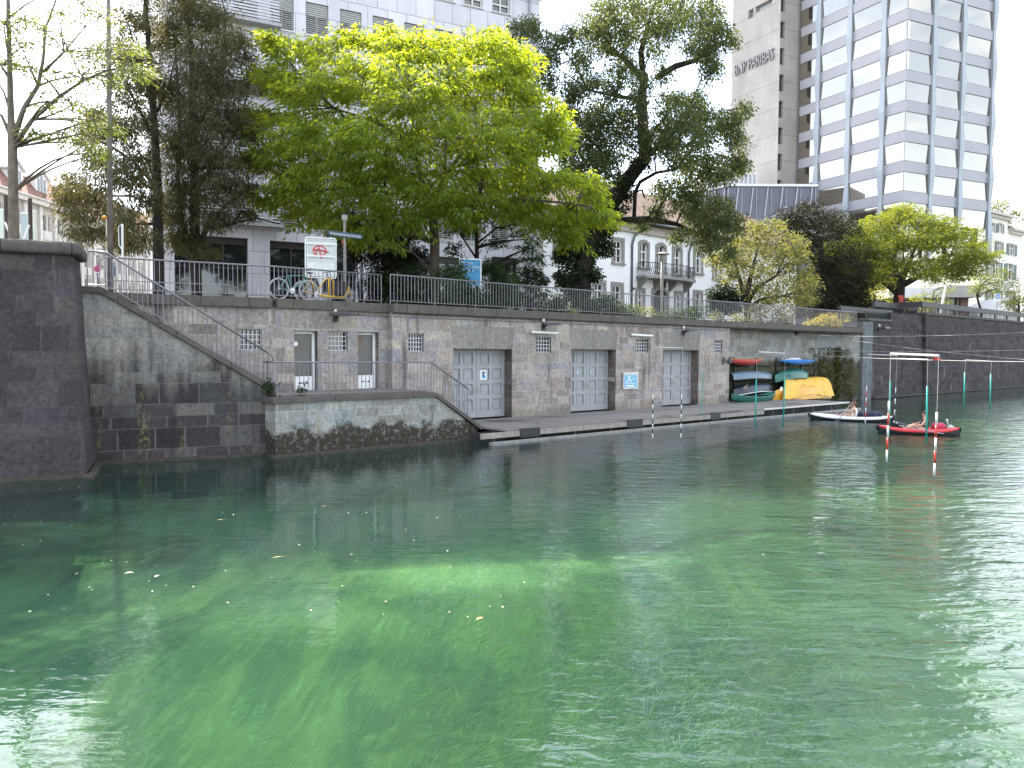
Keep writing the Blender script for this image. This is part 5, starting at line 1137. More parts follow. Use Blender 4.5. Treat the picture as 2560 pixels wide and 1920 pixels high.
tree('conifer', 'dark drooping olive brown conifer with several stems, right of the pair, against the office wall', 31, [(492, 735, 13), (488, 620, 13), (486, 480, 11), (484, 340, 9), (480, 180, 7), (474, 30, 5), (472, -70, 4)], cB, LF_CON, BARK2, group='dark conifers',
     limbs=[[(490, 640, 9), (520, 560, 7), (560, 520, 4), (620, 470, 2.5)], [(488, 640, 8), (455, 560, 7), (445, 440, 5), (450, 300, 4), (440, 140, 3), (430, 20, 2)], [(486, 480, 6), (540, 400, 4), (590, 330, 2.5), (620, 230, 1.8)], [(484, 350, 6), (530, 240, 4), (560, 130, 2.5), (565, 40, 2)], [(520, 570, 5), (580, 560, 3), (640, 545, 2), (700, 560, 1.4)], [(488, 420, 4), (560, 420, 2.6), (640, 400, 1.6)], [(484, 260, 4), (500, 160, 3), (510, 60, 2)]],
     dens=42, copies=2, depth=3.0, n_per=34, spread=0.47, flat=0.5, ln=0.20, wd=0.042, droop=0.95, twigs=12, limb_r=0.045, shell=0.15)
# thin feathery tree behind the bastion
ash = [(110, 80, 40), (55, 120, 34), (165, 110, 46), (225, 140, 42), (140, 180, 46), (205, 190, 46), (275, 128, 36), (325, 120, 26), (355, 188, 28), (285, 205, 36), (330, 182, 26), (180, 262, 46), (235, 300, 46), (120, 255, 40), (215, 362, 40), (245, 385, 30), (60, 50, 34), (150, 30, 42), (205, 10, 40), (15, 150, 34), (90, 330, 20), (250, 40, 40), (10, 60, 30), (270, 320, 30), (160, 330, 30), (80, 170, 30)]
tree('feathery_tree', 'thin sparse tree with a pale spotted trunk and feathery light leaves, behind the bastion', 20.2, [(35, 700, 15), (34, 612, 13), (33, 480, 11), (31, 370, 11), (27, 290, 8), (24, 150, 6), (20, 0, 4.5), (18, -60, 4)], ash, LF_ASH, BARK3,
     limbs=[[(33, 350, 8), (60, 270, 6), (95, 215, 5), (108, 150, 4), (114, 70, 3), (140, 0, 2)], [(35, 365, 7), (80, 300, 5.5), (150, 240, 4.5), (210, 200, 3, -.5), (270, 175, 1.8, -1)], [(30, 350, 5), (5, 290, 4), (-30, 270, 3)], [(108, 180, 4), (160, 130, 2.6), (210, 70, 1.6)], [(26, 200, 4), (0, 160, 3), (-30, 120, 2)], [(30, 300, 3), (10, 230, 2.5), (-10, 200, 2)], [(28, 40, 3), (60, 15, 2), (100, -10, 1.5)]],
     dens=24, copies=2, depth=1.3, n_per=32, spread=0.36, flat=0.4, ln=0.13, wd=0.04, droop=0.35, twigs=5, limb_r=0.03, shell=0.1)
# the tall dark tree wrapped in ivy
dk_ = [(1500, 40, 50), (1580, 20, 60), (1680, 20, 60), (1760, 36, 52), (1490, 100, 40), (1555, 105, 50), (1650, 95, 50), (1750, 100, 50), (1800, 92, 36), (1838, 100, 18), (1335, 72, 32), (1295, 72, 24), (1390, 108, 38), (1425, 84, 32), (1370, 165, 34), (1455, 150, 32), (1450, 205, 40), (1375, 210, 26), (1420, 252, 40), (1520, 205, 40), (1600, 225, 36), (1565, 170, 36), (1500, 285, 50), (1580, 300, 50), (1690, 275, 56), (1740, 265, 44), (1450, 330, 54), (1530, 365, 60), (1700, 345, 68), (1780, 325, 54), (1830, 300, 34), (1862, 268, 20), (1846, 350, 26), (1850, 420, 24), (1840, 400, 24), (1440, 400, 54), (1490, 430, 54), (1730, 430, 60), (1790, 420, 46), (1640, 350, 40), (1720, 500, 46), (1790, 530, 48), (1822, 560, 40), (1745, 556, 36), (1650, 470, 30), (1700, 590, 22), (1770, 600, 30), (1820, 620, 22), (1640, 530, 24), (1600, 560, 18), (1780, 180, 30), (1770, 150, 28), (1660, 180, 26)]
ivy = [(1440, 722, 42), (1452, 670, 44), (1425, 620, 40), (1480, 610, 44), (1500, 560, 42), (1415, 690, 30), (1530, 510, 40), (1562, 462, 34), (1440, 570, 40), (1470, 520, 36), (1600, 412, 26), (1510, 620, 26), (1405, 640, 24), (1480, 690, 26)]
tree('ivy_clad_tree', 'tall dark tree with an ivy-clad leaning trunk and crooked black limbs, before the white house', 44, [(1452, 775, 24), (1455, 690, 24), (1472, 610, 24), (1505, 545, 22), (1560, 460, 19), (1612, 395, 17), (1608, 320, 14), (1604, 240, 12), (1610, 185, 11)], dk_, LF_DARK, BARK2,
     limbs=[[(1608, 200, 9), (1560, 145, 7), (1522, 118, 6), (1500, 60, 3)], [(1640, 195, 8), (1690, 165, 8), (1742, 150, 6), (1770, 120, 4), (1810, 105, 2)], [(1608, 195, 8), (1602, 130, 8), (1620, 60, 5), (1640, 0, 3)], [(1612, 395, 10), (1640, 370, 8), (1665, 330, 5), (1700, 320, 3)], [(1615, 390, 8), (1625, 350, 6), (1620, 325, 4)], [(1505, 548, 9), (1560, 550, 8), (1620, 548, 8), (1690, 560, 6), (1760, 590, 3)], [(1585, 545, 5), (1588, 480, 5), (1600, 455, 5), (1640, 432, 4), (1680, 425, 3)], [(1590, 480, 3), (1605, 475, 3.5), (1612, 495, 2)], [(1604, 250, 6), (1540, 240, 4), (1470, 225, 3), (1430, 150, 2.5), (1400, 160, 1.5)], [(1640, 535, 3), (1680, 470, 3), (1720, 470, 2)], [(1680, 425, 4), (1690, 424, 6), (1682, 418, 5)]],
     dens=34, copies=2, depth=4.0, n_per=34, spread=0.48, flat=0.9, ln=0.17, wd=0.085, droop=0.9, squash=1.0, limb_r=0.05,
     extra=[('ivy', '', ivy, LF_IVY, dict(dens=70, n=24, spread=.3, ln=.16, wd=.13))])
# smaller trees
tree('small_tree', 'small dark leafed tree over the blue poster board, in the shade of the big tree', 34, [(1196, 770, 5.5), (1193, 690, 5.5), (1192, 620, 5), (1190, 560, 3.5)], [(1150, 575, 34), (1215, 545, 44), (1285, 560, 44), (1330, 600, 26), (1310, 625, 26), (1180, 520, 44), (1240, 610, 30), (1340, 645, 14), (1265, 520, 44), (1290, 520, 40), (1130, 620, 24)], leafmat('blue_green_leaves', [(0.024, 0.050, 0.026), (0.036, 0.070, 0.032)], 0.35, (1.9, 1.9, .7)), BARK2,
     limbs=[[(1193, 650, 3), (1160, 600, 2), (1140, 570, 1.3)], [(1192, 610, 3), (1240, 570, 2), (1290, 560, 1.2)], [(1193, 670, 2), (1150, 640, 1.3), (1110, 630, .8)]], dens=16, copies=2, depth=1.6, n_per=24, spread=.42, flat=.4, ln=.2, wd=.06, droop=.7)
tree('pale_tree', 'pale olive leafy tree hanging over the railing above the boats', 47, [(1868, 800, 9), (1866, 750, 8), (1872, 710, 6), (1880, 670, 4)], [(1830, 632, 38), (1792, 655, 28), (1775, 640, 18), (1880, 590, 48), (1930, 575, 36), (1975, 610, 40), (1900, 650, 60), (1965, 680, 50), (2012, 690, 28), (1880, 715, 40), (1945, 745, 44), (2005, 735, 30), (1822, 690, 26), (1900, 775, 30), (1955, 788, 26), (2030, 705, 16), (1990, 640, 34), (2020, 755, 20), (1840, 660, 36)], LF_PALE, BARK2,
     limbs=[[(1866, 760, 7), (1850, 700, 5), (1835, 650, 3)], [(1868, 760, 6), (1890, 720, 4.5), (1940, 690, 3)], [(1868, 740, 6), (1884, 660, 4), (1900, 600, 2)], [(1867, 770, 5), (1910, 745, 3.5), (1960, 740, 2)]], dens=26, copies=2, depth=2.6, n_per=22, spread=.40, flat=.7, ln=.17, wd=.085, droop=.5)
tree('yew', 'blackish dense yew between the pale tree and the wide tree', 61, [(2060, 820, 14), (2060, 760, 13), (2055, 680, 10), (2050, 600, 6)], [(1962, 548, 30), (2020, 540, 40), (1990, 560, 34), (2080, 556, 42), (2000, 610, 54), (2070, 630, 60), (2105, 690, 60), (2050, 710, 64), (2095, 750, 56), (2030, 760, 46), (2140, 640, 30), (2130, 720, 44), (2140, 770, 40), (2115, 570, 30), (2170, 770, 34), (2060, 780, 44)], LF_YEW, BARK2, dens=24, copies=2, depth=3.5, n_per=34, spread=.6, flat=.7, ln=.24, wd=.075, droop=.3, twigs=2, shell=.5)
wide = [(2250, 532, 36), (2200, 556, 40), (2300, 556, 42), (2350, 566, 42), (2150, 590, 50), (2230, 605, 52), (2310, 605, 52), (2390, 588, 44), (2428, 620, 40), (2462, 640, 26), (2480, 635, 14), (2092, 622, 36), (2058, 635, 22), (2050, 655, 18), (2120, 650, 50), (2200, 665, 52), (2290, 665, 52), (2370, 655, 52), (2415, 670, 38), (2150, 698, 34), (2330, 690, 34), (2105, 685, 32), (2210, 700, 22), (2275, 540, 36), (2390, 690, 26), (2440, 650, 30), (2340, 600, 44), (2180, 620, 40)]
tree('wide_tree', 'wide flat-layered tree spreading over the corner of the canal wall, before the glass tower', 64, [(2246, 800, 13), (2247, 745, 13), (2250, 715, 12), (2256, 690, 8)], wide, LF_ACER, BARK2,
     limbs=[[(2247, 735, 9), (2205, 700, 6), (2170, 670, 4), (2120, 640, 2)], [(2248, 725, 9), (2240, 670, 6), (2220, 620, 3)], [(2252, 715, 9), (2300, 690, 6), (2360, 670, 4), (2420, 650, 2)], [(2252, 712, 8), (2275, 650, 5), (2300, 590, 3)], [(2247, 730, 7), (2190, 690, 4), (2150, 690, 2)]], dens=15, copies=2, depth=5.0, n_per=34, spread=.72, flat=.22, ln=.24, wd=.10, droop=.18, squash=.55, limb_r=.07)
tree('japanese_maple', 'small yellow green maple behind the trunk of the wide tree', 68, [(2190, 800, 3), (2188, 760, 3), (2185, 735, 2)], [(2165, 738, 26), (2205, 728, 30), (2150, 752, 18), (2230, 745, 22), (2190, 750, 22), (2285, 755, 26), (2310, 765, 20)], LF_LIME, BARK2, dens=16, copies=2, depth=1.4, n_per=22, spread=.5, flat=.4, ln=.2, wd=.08, droop=.3, twigs=3)
tree('street_tree', 'thin young tree with a forked trunk left of the blue pedestrian sign', 80, [(2455, 810, 3), (2452, 775, 3), (2443, 745, 2.5), (2450, 715, 1.8)], [(2452, 700, 26), (2490, 690, 30), (2520, 700, 24), (2470, 725, 22), (2440, 725, 18), (2500, 720, 20)], LF_ACER, BARK2, group='young trees on the terrace', dens=12, copies=2, depth=1.8, n_per=22, spread=.6, flat=.4, ln=.22, wd=.09, droop=.25, twigs=3)
tree('street_tree', 'thin young tree at the right edge of the photograph, beyond the blue pedestrian sign', 84, [(2548, 815, 3), (2548, 785, 3), (2546, 755, 2)], [(2530, 745, 26), (2556, 735, 30), (2575, 760, 30), (2540, 770, 20), (2520, 760, 16)], LF_LIME, BARK2, group='young trees on the terrace', dens=12, copies=2, depth=1.8, n_per=22, spread=.6, flat=.4, ln=.22, wd=.09, droop=.25, twigs=3)
tree('street_tree', 'slender young tree before the grey pavilion canopy', 80, [(2328, 800, 2), (2330, 760, 2), (2336, 725, 1.6)], [(2345, 735, 22), (2310, 740, 20), (2365, 720, 20), (2370, 750, 14), (2325, 760, 14)], LF_ACER, BARK2, group='young trees on the terrace', dens=9, copies=2, depth=1.4, n_per=18, spread=.6, flat=.4, ln=.2, wd=.08, droop=.25, twigs=3)
tree('distant_tree', 'distant sparse tree behind the roof of the shuttered house', 168, [(2515, 700, 4), (2512, 600, 4), (2508, 540, 3)], [(2480, 515, 20), (2500, 522, 22), (2530, 545, 20), (2470, 540, 14), (2545, 530, 14), (2510, 500, 12), (2530, 585, 16), (2555, 548, 10), (2515, 560, 18)], LF_PALE, BARK2, dens=5, copies=2, depth=3, n_per=22, spread=1.0, flat=.8, ln=.42, wd=.2, droop=.2, twigs=4)
# shrubs along the promenade
def shrub(name, label, z, blobs, leaf, group='shrubs along the promenade', dens=58, n_per=30, spread=.34, flat=.7, ln=.15, wd=.06, droop=.5, depth=1.0, copies=2):
    C, O, KK = crown_sprays(blobs, z, dens, copies, depth, .9, .4); c = KK[0][0]
    t = thing(name, label, 'shrub', (c[0], c[1], GZ), group)
    leaf_mesh('foliage', C, O, n_per, spread, flat, ln, wd, droop, leaf, t)
    mb = MB()
    for (p, rw, sp_) in KK:
        P_ = Vector(p); mb.tube(bez((P_.x * .12 + c[0] * .88, P_.y * .12 + c[1] * .88, GZ), P_, .1, 4, .05), [.03, .025, .02, .015, .01], 5)
        for j in range(min(5, len(sp_))): mb.tube([P_, Vector(sp_[j])], [.01, .004], 3, cap=False)
    mb.build('stems', BARK2, t); return t
shrub('shrub', 'dense dark shrub with long drooping leaves left of the big tree trunk', 32.5, [(1000, 700, 34), (1040, 690, 34), (1060, 735, 34), (1010, 745, 30), (975, 730, 24)], LF_SHRUB, ln=.22, wd=.055, droop=.7)
shrub('shrub', 'dense dark drooping shrub right of the big tree trunk, before the blue poster board', 30.2, [(1120, 690, 32), (1150, 720, 36), (1120, 745, 30), (1180, 745, 32), (1145, 670, 20)], LF_SHRUB, ln=.22, wd=.055, droop=.7)
shrub('shrub', 'mid green bushy shrub right of the blue poster board, against the shop window', 33.5, [(1225, 680, 36), (1260, 700, 32), (1240, 735, 34), (1280, 745, 26), (1215, 745, 28)], LF_BIG if False else leafmat('mid_green_leaves', [(0.035, 0.062, 0.030), (0.05, 0.085, 0.038)], .3, (1.9, 1.8, .6)), ln=.2, wd=.06, droop=.7)
shrub('rhododendron', 'thin rhododendron with whorls of dark leaves beside the downpipe', 34.5, [(1320, 680, 14), (1310, 705, 18), (1340, 690, 14), (1325, 730, 24), (1350, 745, 22), (1300, 745, 20), (1352, 700, 10)], LF_IVY, dens=16, n_per=20, ln=.26, wd=.08, droop=.3, spread=.2)
shrub('shrub', 'low dark clipped shrub left of the ivy trunk', 37, [(1375, 768, 26), (1400, 760, 26), (1350, 775, 20)], LF_SHRUB)
shrub('lime_shrub', 'low lime green shrub at the foot of the ivy trunk', 38.5, [(1385, 745, 16), (1400, 755, 14), (1415, 770, 16), (1430, 778, 12)], LF_LIME, n_per=20, ln=.13)
shrub('shrub', 'low dark mounded shrub right of the ivy trunk', 41, [(1480, 765, 26), (1510, 760, 26), (1530, 775, 24), (1460, 780, 20), (1495, 785, 20)], LF_SHRUB)
shrub('shrub', 'low dark shrub below the barred windows of the white house', 43, [(1555, 775, 20), (1580, 780, 18), (1540, 785, 16)], LF_SHRUB)
shrub('lime_shrub', 'small lime green shrub left of the arched house door', 46, [(1600, 772, 14), (1618, 778, 13), (1585, 775, 10), (1550, 763, 9)], LF_LIME, n_per=18, ln=.13)
shrub('shrub', 'low dark shrub at the foot of the disc street lamp', 45, [(1660, 788, 18), (1690, 786, 18), (1715, 785, 20), (1740, 780, 20)], LF_SHRUB)
shrub('shrub', 'rounded blue green bush before the right end of the white house', 50, [(1790, 735, 20), (1815, 730, 22), (1840, 740, 18), (1800, 760, 22), (1830, 765, 20), (1810, 712, 10)], leafmat('blue_green_bush', [(0.018, 0.034, 0.028), (0.028, 0.048, 0.036)], .2, (1.8, 1.8, .8)), ln=.22, wd=.1)
shrub('shrub', 'mixed pale ground shrubs under the railing below the pale tree', 46.5, [(1840, 795, 16), (1870, 800, 16), (1900, 800, 20), (1940, 805, 18), (1975, 808, 16), (1790, 790, 14)], LF_PALE, n_per=20, ln=.13)
shrub('hedge_mound', 'sunlit yellow mounded hedge behind the last part of the railing', 52, [(2030, 812, 18), (2055, 803, 18), (2080, 798, 20), (2105, 800, 18), (2130, 808, 18), (2090, 812, 18), (2060, 818, 14)], leafmat('golden_hedge_leaves', [(0.20, 0.19, 0.04), (0.27, 0.25, 0.07), (0.23, 0.20, 0.05)], .35, (1.6, 1.4, .5)), n_per=26, ln=.13, wd=.07, dens=40)
shrub('shrub', 'dark spreading evergreen behind the yellow cargo bike and the lamp post', 33, [(905, 600, 36), (960, 610, 40), (935, 650, 34), (890, 560, 40), (980, 660, 30), (960, 700, 34), (1000, 580, 40), (860, 580, 30), (930, 700, 26), (1000, 640, 40), (985, 730, 30), (945, 745, 24), (900, 640, 26), (1040, 640, 34)], LF_YEW, ln=.26, wd=.07, dens=34)
# weeds on the stair
def weed(label, p, r, n=40):
    t = thing('weed', label, 'weed', p, 'weeds in the masonry'); C = np.array([p]) + unit(n) * r * RNG.random((n, 1)); C[:, 2] += r * .8; leaf_mesh('leaves', C, unit(n), 5, .06, .6, .09, .05, .4, LF_SHRUB, t)
weed('small green weed at the foot of the long stair railing', FL.P(fe[0] - .1, fe[1] - .2, .1), .26, 70)
weed('small leafy weed in front of the left narrow door', B.P(B.s(773, 980), LAND, -.5), .22)

# weed streaming along the canal bed
C = []
for i in range(260):
    q = RNG.random(); u, v = (1000 + 1100 * RNG.random(), 1520 + 430 * RNG.random()) if q < .85 else (-100 + 2500 * RNG.random(), 1230 + 700 * RNG.random())
    p = on_z(u, v, -.8); C.append((p.x, p.y, -.95 + .4 * RNG.random()))
C = np.array(C); O = np.tile(np.array(M.e) * 2.2 + np.array([0, 0, .15]), (len(C), 1)) + RNG.normal(size=C.shape) * .5
leaf_mesh('water_weed', C, O, 12, .40, .4, .30, .008, -.1, leafmat('water_weed_strands', [(0.05, 0.10, 0.035), (0.13, 0.17, 0.045), (0.07, 0.12, 0.045)], .3, (1.5, 1.4, .6)), None, radial=.15, label='yellow green water weed streaming over the canal bed', cat='water weed', kind='stuff')
# creeper hanging on the bay wall, right of the tarpaulin
C = []; 
for i in range(520):
    u = 2000 + 140 * RNG.random() ** .7; v = 868 + 125 * RNG.random() ** .9
    if RNG.random() < max(0, (2050 - u) / 60): continue
    q = M.sh(u, v, -.74); dB = bay_d(q[0]) + .05; q = M.sh(u, v, dB); C.append(tuple(M.P(q[0], q[1], bay_d(q[0]) + .05 + .08 * RNG.random())))
C = np.array(C); t = thing('creeper', 'thin olive creeper hanging on the bay wall, right of the yellow tarpaulin', 'creeper', M.P(M.s(2085, 990, -.75), DECK, -.75))
leaf_mesh('foliage', C, np.tile(np.array(M.n), (len(C), 1)), 9, .16, 1.2, .11, .07, .8, leafmat('creeper_leaves', [(0.035, 0.040, 0.014), (0.065, 0.062, 0.018), (0.10, 0.10, 0.03)], .15, (1.6, 1.5, .6)), t)
mb = MB()
for i in range(14):
    u = 2030 + 105 * RNG.random(); q = M.s(u, 870, -.77); a_ = M.P(q, M.h(u, 870, -.77), bay_d(q) + .03); b_ = M.P(q, DECK + .2 + RNG.random(), bay_d(q) + .03); mb.tube(bez(a_, b_, 0, 5, .04), .012, 4)
mb.build('stems', BARK2, t)
# ================================================================== THINGS
UP = Vector((0, 0, 1))
RED = paint('red_paint', (0.42, 0.035, 0.02), .45, 0, .08); TEAL = paint('teal_green_pole', (0.0, 0.27, 0.22), .45, 0, .06); PWHITE = paint('pole_white', (0.58, 0.58, 0.56), .45, 0, .05); PGREEN = paint('pole_black_green', (0.008, 0.035, 0.028), .45); CORD = paint('pale_cord', (0.30, 0.30, 0.30), .7)
# --- slalom gates hanging over the water
def striped(mb, a, b, r, cols):
    n = len(cols)
    for i, c in enumerate(cols):
        mb.cur = c; mb.tube([a.lerp(b, i / n), a.lerp(b, (i + 1) / n)], r, 8)
def slalom_gate(label, z, bar, poles, mats, patt, r=.02, bar_r=.02, bar_mat=None, box=False):
    """bar: (u0,v0,u1,v1); poles: list of (u_top, v_top, u_bot, v_bot, z)"""
    a, b = at(bar[0], bar[1], z[0]), at(bar[2], bar[3], z[1]); t = thing('slalom_gate', label, 'slalom gate', (a.x, a.y, a.z), 'slalom gates over the canal')
    mb = MB()
    if box: mb.obox(a - UP * .02 - M.n * .025, b - a, M.n * .05, UP * .05)
    else: mb.tube([a, b], bar_r, 8)
    mb.build('crossbar', bar_mat or paint('grey_white_bar', (0.34, 0.34, 0.335), .5), t)
    for i, p in enumerate(poles):
        zz = p[4] if len(p) > 4 else z[i]
        pt, pb = at(p[0], p[1], zz), at(p[2], p[3], zz); e = a if i == 0 else b
        mb = MB(); mb.tube([e, pt], .006, 5); mb.build('cord', CORD, t)
        mb = MB(); striped(mb, pt, pb, r, patt[i % len(patt)]); mb.build('pole', mats, t, smooth=True)
    return t
WG = [PWHITE, PGREEN]; WR = [PWHITE, RED]; TT = [TEAL]
slalom_gate('slalom gate of black and white striped poles before the right hand quay gate', (25.4, 25.4), (1636, 868.7, 1706.7, 870), [(1632, 987, 1631.5, 1096), (1704, 987, 1702, 1095)], WG, [[0, 1, 0, 1, 0, 1, 0, 1, 0]], r=.018)
slalom_gate('slalom gate of two thin teal poles before the stacked boats', (29, 29), (1892, 884, 1963.5, 886), [(1890.7, 948, 1887.6, 1070.5), (1961.8, 945, 1958, 1069)], TT, [[0]], r=.024, bar_r=.008)
slalom_gate('slalom gate of red and white poles under the thick white beam', (20.2, 17.9), (2227, 884, 2347, 889), [(2222.8, 1003, 2216.7, 1155), (2342.4, 1031, 2335.4, 1190)], WR, [[0, 1, 0, 1, 0]], r=.025, box=True)
slalom_gate('slalom gate of two thick teal poles close to the red kayak', (26, 24.6), (2227, 896, 2320, 899), [(2225.6, 953, 2222, 1092), (2318, 965.5, 2315.4, 1109)], TT, [[0]], r=.028)
slalom_gate('slalom gate with one red-banded and one black-banded pole beside the white kayak', (31, 30.2), (2170.6, 886, 2243, 889), [(2166.8, 966.5, 2163, 1058.5), (2239.5, 969, 2234.7, 1065)], [PWHITE, RED, PGREEN], [[0, 1, 0, 1, 0, 1, 0], [0, 2, 0, 2, 0, 2, 0]], r=.019)
slalom_gate('slalom gate of two teal poles farthest out, before the black canal wall', (39, 39), (2414, 899, 2479, 903.6), [(2412, 931, 2409.4, 1023), (2477, 935, 2475, 1027)], TT, [[0]], r=.028)
t = thing('slalom_pole', 'single thin green slalom pole hanging before the pier right of the last gate', 'slalom pole', at(1757, 923, 30)); mb = MB(); mb.tube([at(1757, 930, 30), at(1753.5, 1033, 30)], .014, 6); mb.build('pole', TEAL, t); mb = MB(); mb.tube([at(1758, 838, 30), at(1757, 930, 30)], .005, 4); mb.build('cord', CORD, t)
mb = MB(); c = at(2341, 897, 18.2); mb.obox(c - Vector((.05, .05, .04)), (.12, 0, 0), (0, .1, 0), (0, 0, .07)); mb.build('float_block', RED, None, label='small red block hanging under the right end of the white beam', cat='block')
# --- wires across the canal
def cable(label, a, b, sag=.15, r=.007):
    a, b = Vector(a), Vector(b); mb = MB(); mb.tube([a.lerp(b, i / 14) - UP * sag * (1 - (2 * i / 14 - 1) ** 2) for i in range(15)], r, 5); mb.build('cable', paint('steel_cable', (0.22, 0.22, 0.23), .5, .4), None, label=label, cat='cable', group='cables over the canal')
cable('upper thin cable from the boat bay wall towards the right edge', M.P(M.s(1985, 832), M.h(1985, 836), .02), at(2600, 829, 30))
cable('thin cable sloping down to the right from the white hook of the bay wall', M.P(M.s(2065, 832), M.h(2065, 834), -.5), at(2600, 902, 24))
cable('thin cable from the end of the quay wall over the slalom beam', M.P(M.s(1806, 868), M.h(1806, 868), .02), at(2600, 905, 19))
cable('lower thin cable running level before the canal wall', M.P(M.s(1795, 866), M.h(1795, 868), .02), at(2600, 874, 34))
# --- lamps on the wall
def wall_lamp(label, fr, u, v, d, ln=1.1, w=.26):
    s, h = fr.sh(u, v, d); t = thing('wall_lamp', label, 'wall lamp', fr.P(s, h, d), 'black lamps under the coping')
    mb = MB(); mb.fbox(fr, s - .07, s + .07, h - .22, h + .02, d + .002, d + .10); mb.tube([fr.P(s, h - .1, d + .08), fr.P(s - .05, h - .02, d + .35), fr.P(s - .1, h, d + .55)], .03, 8); mb.build('bracket', DARKSTEEL, t)
    mb = MB(); o = fr.P(s - .25, h + .02, d + .5); a = (fr.n * 1.0 + fr.e * .1).normalized(); c_ = fr.e
    sec = [(0, .05, .03), (.12, .13, .06), (.45, w / 2, .07), (.8, .12, .05), (ln, .03, .02)]; vs_ = []; fs_ = []
    for (x, ww, hh) in sec:
        p = o - c_ * (-x + .2); vs_ += [p + a * ww - UP * hh, p - a * ww - UP * hh, p - a * ww * .8 + UP * hh * .6, p + a * ww * .8 + UP * hh * .6]
    for i in range(4):
        for j in range(4): fs_.append((i * 4 + j, i * 4 + (j + 1) % 4, (i + 1) * 4 + (j + 1) % 4, (i + 1) * 4 + j))
    fs_ += [(3, 2, 1, 0), (16, 17, 18, 19)]; mb.add(vs_, fs_); mb.build('lamp_head', paint('lamp_black', (0.02, 0.02, 0.023), .35, .2), t, smooth=False)
    mb = MB(); mb.ellipsoid(fr.P(s - .05, h + .16, d + .08), fr.e * .07, fr.n * .07, UP * .08); mb.build('sensor_cap', PWHITE, t, smooth=True)
wall_lamp('black wall lamp above the two narrow doors', M, 838, 788, STEP, 1.2, .34); wall_lamp('black wall lamp above the window between the first two gates', M, 1357, 811, 0); wall_lamp('black wall lamp above the right hand gate', M, 1707, 827, 0)
wall_lamp('black wall lamp on the bay wall above the blue kayak', M, 1990, 829, -.8); wall_lamp('black wall lamp on the canal wall beside the pilaster', M, 2196, 820, -.1)
def tube_lamp(label, fr, q, d, r=.055):
    a, b = fr.P(*fr.sh(q[0], q[1], d + .2), d + .2), fr.P(*fr.sh(q[2], q[3], d + .2), d + .2); t = thing('tube_lamp', label, 'tube lamp', a, 'white tube lamps'); mb = MB()
    k_ = 10; mb.tube([a.lerp(b, x) for x in (0, .015, .05, .95, .985, 1)], [r * .3, r * .8, r, r, r * .8, r * .3], 10); mb.build('cover', PWHITE, t, smooth=True)
    for x in (.25, .75): p = a.lerp(b, x); mb = MB(); mb.tube([p, p - fr.n * .2 + UP * .02], .02, 6); mb.build('bracket', STEEL, t)
tube_lamp('white tube lamp over the barred window right of the first gate', M, (1328, 830.5, 1396, 833.5), 0); tube_lamp('white tube lamp over the barred window left of the last gate', M, (1578, 837, 1633, 840), 0); tube_lamp('thin double tube lamp on the bay wall between the two boat stacks', M, (1895, 880, 1963, 883), -.8, .035)
# conduit under the coping
mb = MB(); s_ = M.s(1020, 790); mb.tube([M.P(SM_KINK + 2.6, COP - .42, STEP + .03), M.P(SM_STEP - .03, COP - .42, STEP + .03), M.P(SM_STEP + .03, COP - .43, .035), M.P(S_END, COP - .45, .035)], .018, 6); mb.tube([M.P(s_, COP - .44, .03), M.P(s_, M.h(1020, 832), .03)], .02, 6); mb.build('conduit', STEEL, None, label='thin grey cable conduit under the coping with one drop to a barred window', cat='conduit')
# --- notices on the gates
def plate(name, label, cat, fr, q, d, col, group=None, th=.012):
    a, b, c, e = fr.s(q[0], q[1], d), fr.s(q[2], q[1], d), fr.h(q[0], q[3], d), fr.h(q[0], q[1], d); t = thing(name, label, cat, fr.P(a, c, d), group); mb = MB(); mb.fbox(fr, a, b, c, e, d, d + th); mb.build('panel', col, t); return t, a, b, c, e
dg = -.5 + .055 - .02
BLUE = paint('bright_blue_print', (0.02, 0.20, 0.46), .45); INK = paint('ink_black', (0.012, 0.013, 0.016), .5)
t, a, b, c, e = plate('poster', 'small white poster with a blue dressed dark figure on the first gate', 'poster', M, (1198.5, 925, 1217, 949.5), dg + .004, PWHITE)
w, h = b - a, e - c; dd = dg + .0165
mb = MB(); mb.prism([M.P(a + w * .33, c + h * .18, dd), M.P(a + w * .86, c + h * .18, dd), M.P(a + w * .52, c + h * .70, dd), M.P(a + w * .36, c + h * .72, dd)], M.n * .002); mb.build('blue_shape', BLUE, t)
mb = MB(); mb.prism([M.P(a + w * .40, c + h * .62, dd + .003), M.P(a + w * .72, c + h * .36, dd + .003), M.P(a + w * .62, c + h * .34, dd + .003), M.P(a + w * .34, c + h * .60, dd + .003)], M.n * .002); mb.disc(M.P(a + w * .48, c + h * .76, dd + .003), M.e * w * .13, UP * h * .1, 14, M.n * .002); mb.prism([M.P(a + w * .5, c + h * .66, dd + .003), M.P(a + w * .80, c + h * .80, dd + .003), M.P(a + w * .84, c + h * .76, dd + .003), M.P(a + w * .56, c + h * .58, dd + .003)], M.n * .002); mb.build('dark_figure', INK, t)
for u, lab in ((1443, 'round blue and white sticker on the left leaf of the middle gate'), (1477.6, 'round blue and white sticker on the right leaf of the middle gate')):
    s, h = M.sh(u, 929.5, dg); t = thing('round_sticker', lab, 'sticker', M.P(s, h, dg), 'round stickers on the middle gate'); mb = MB(); mb.disc(M.P(s, h, dg + .01), M.e * .085, UP * .085, 20, M.n * .004); mb.build('disc', PWHITE, t)
    mb = MB(); mb.tube([M.P(s + .055 * math.cos(x), h + .055 * math.sin(x), dg + .015) for x in [R(200 - i * 22) for i in range(11)]], .012, 5); mb.disc(M.P(s + .005, h - .005, dg + .0145), M.e * .026, UP * .03, 10, M.n * .003); mb.build('emblem', BLUE, t)
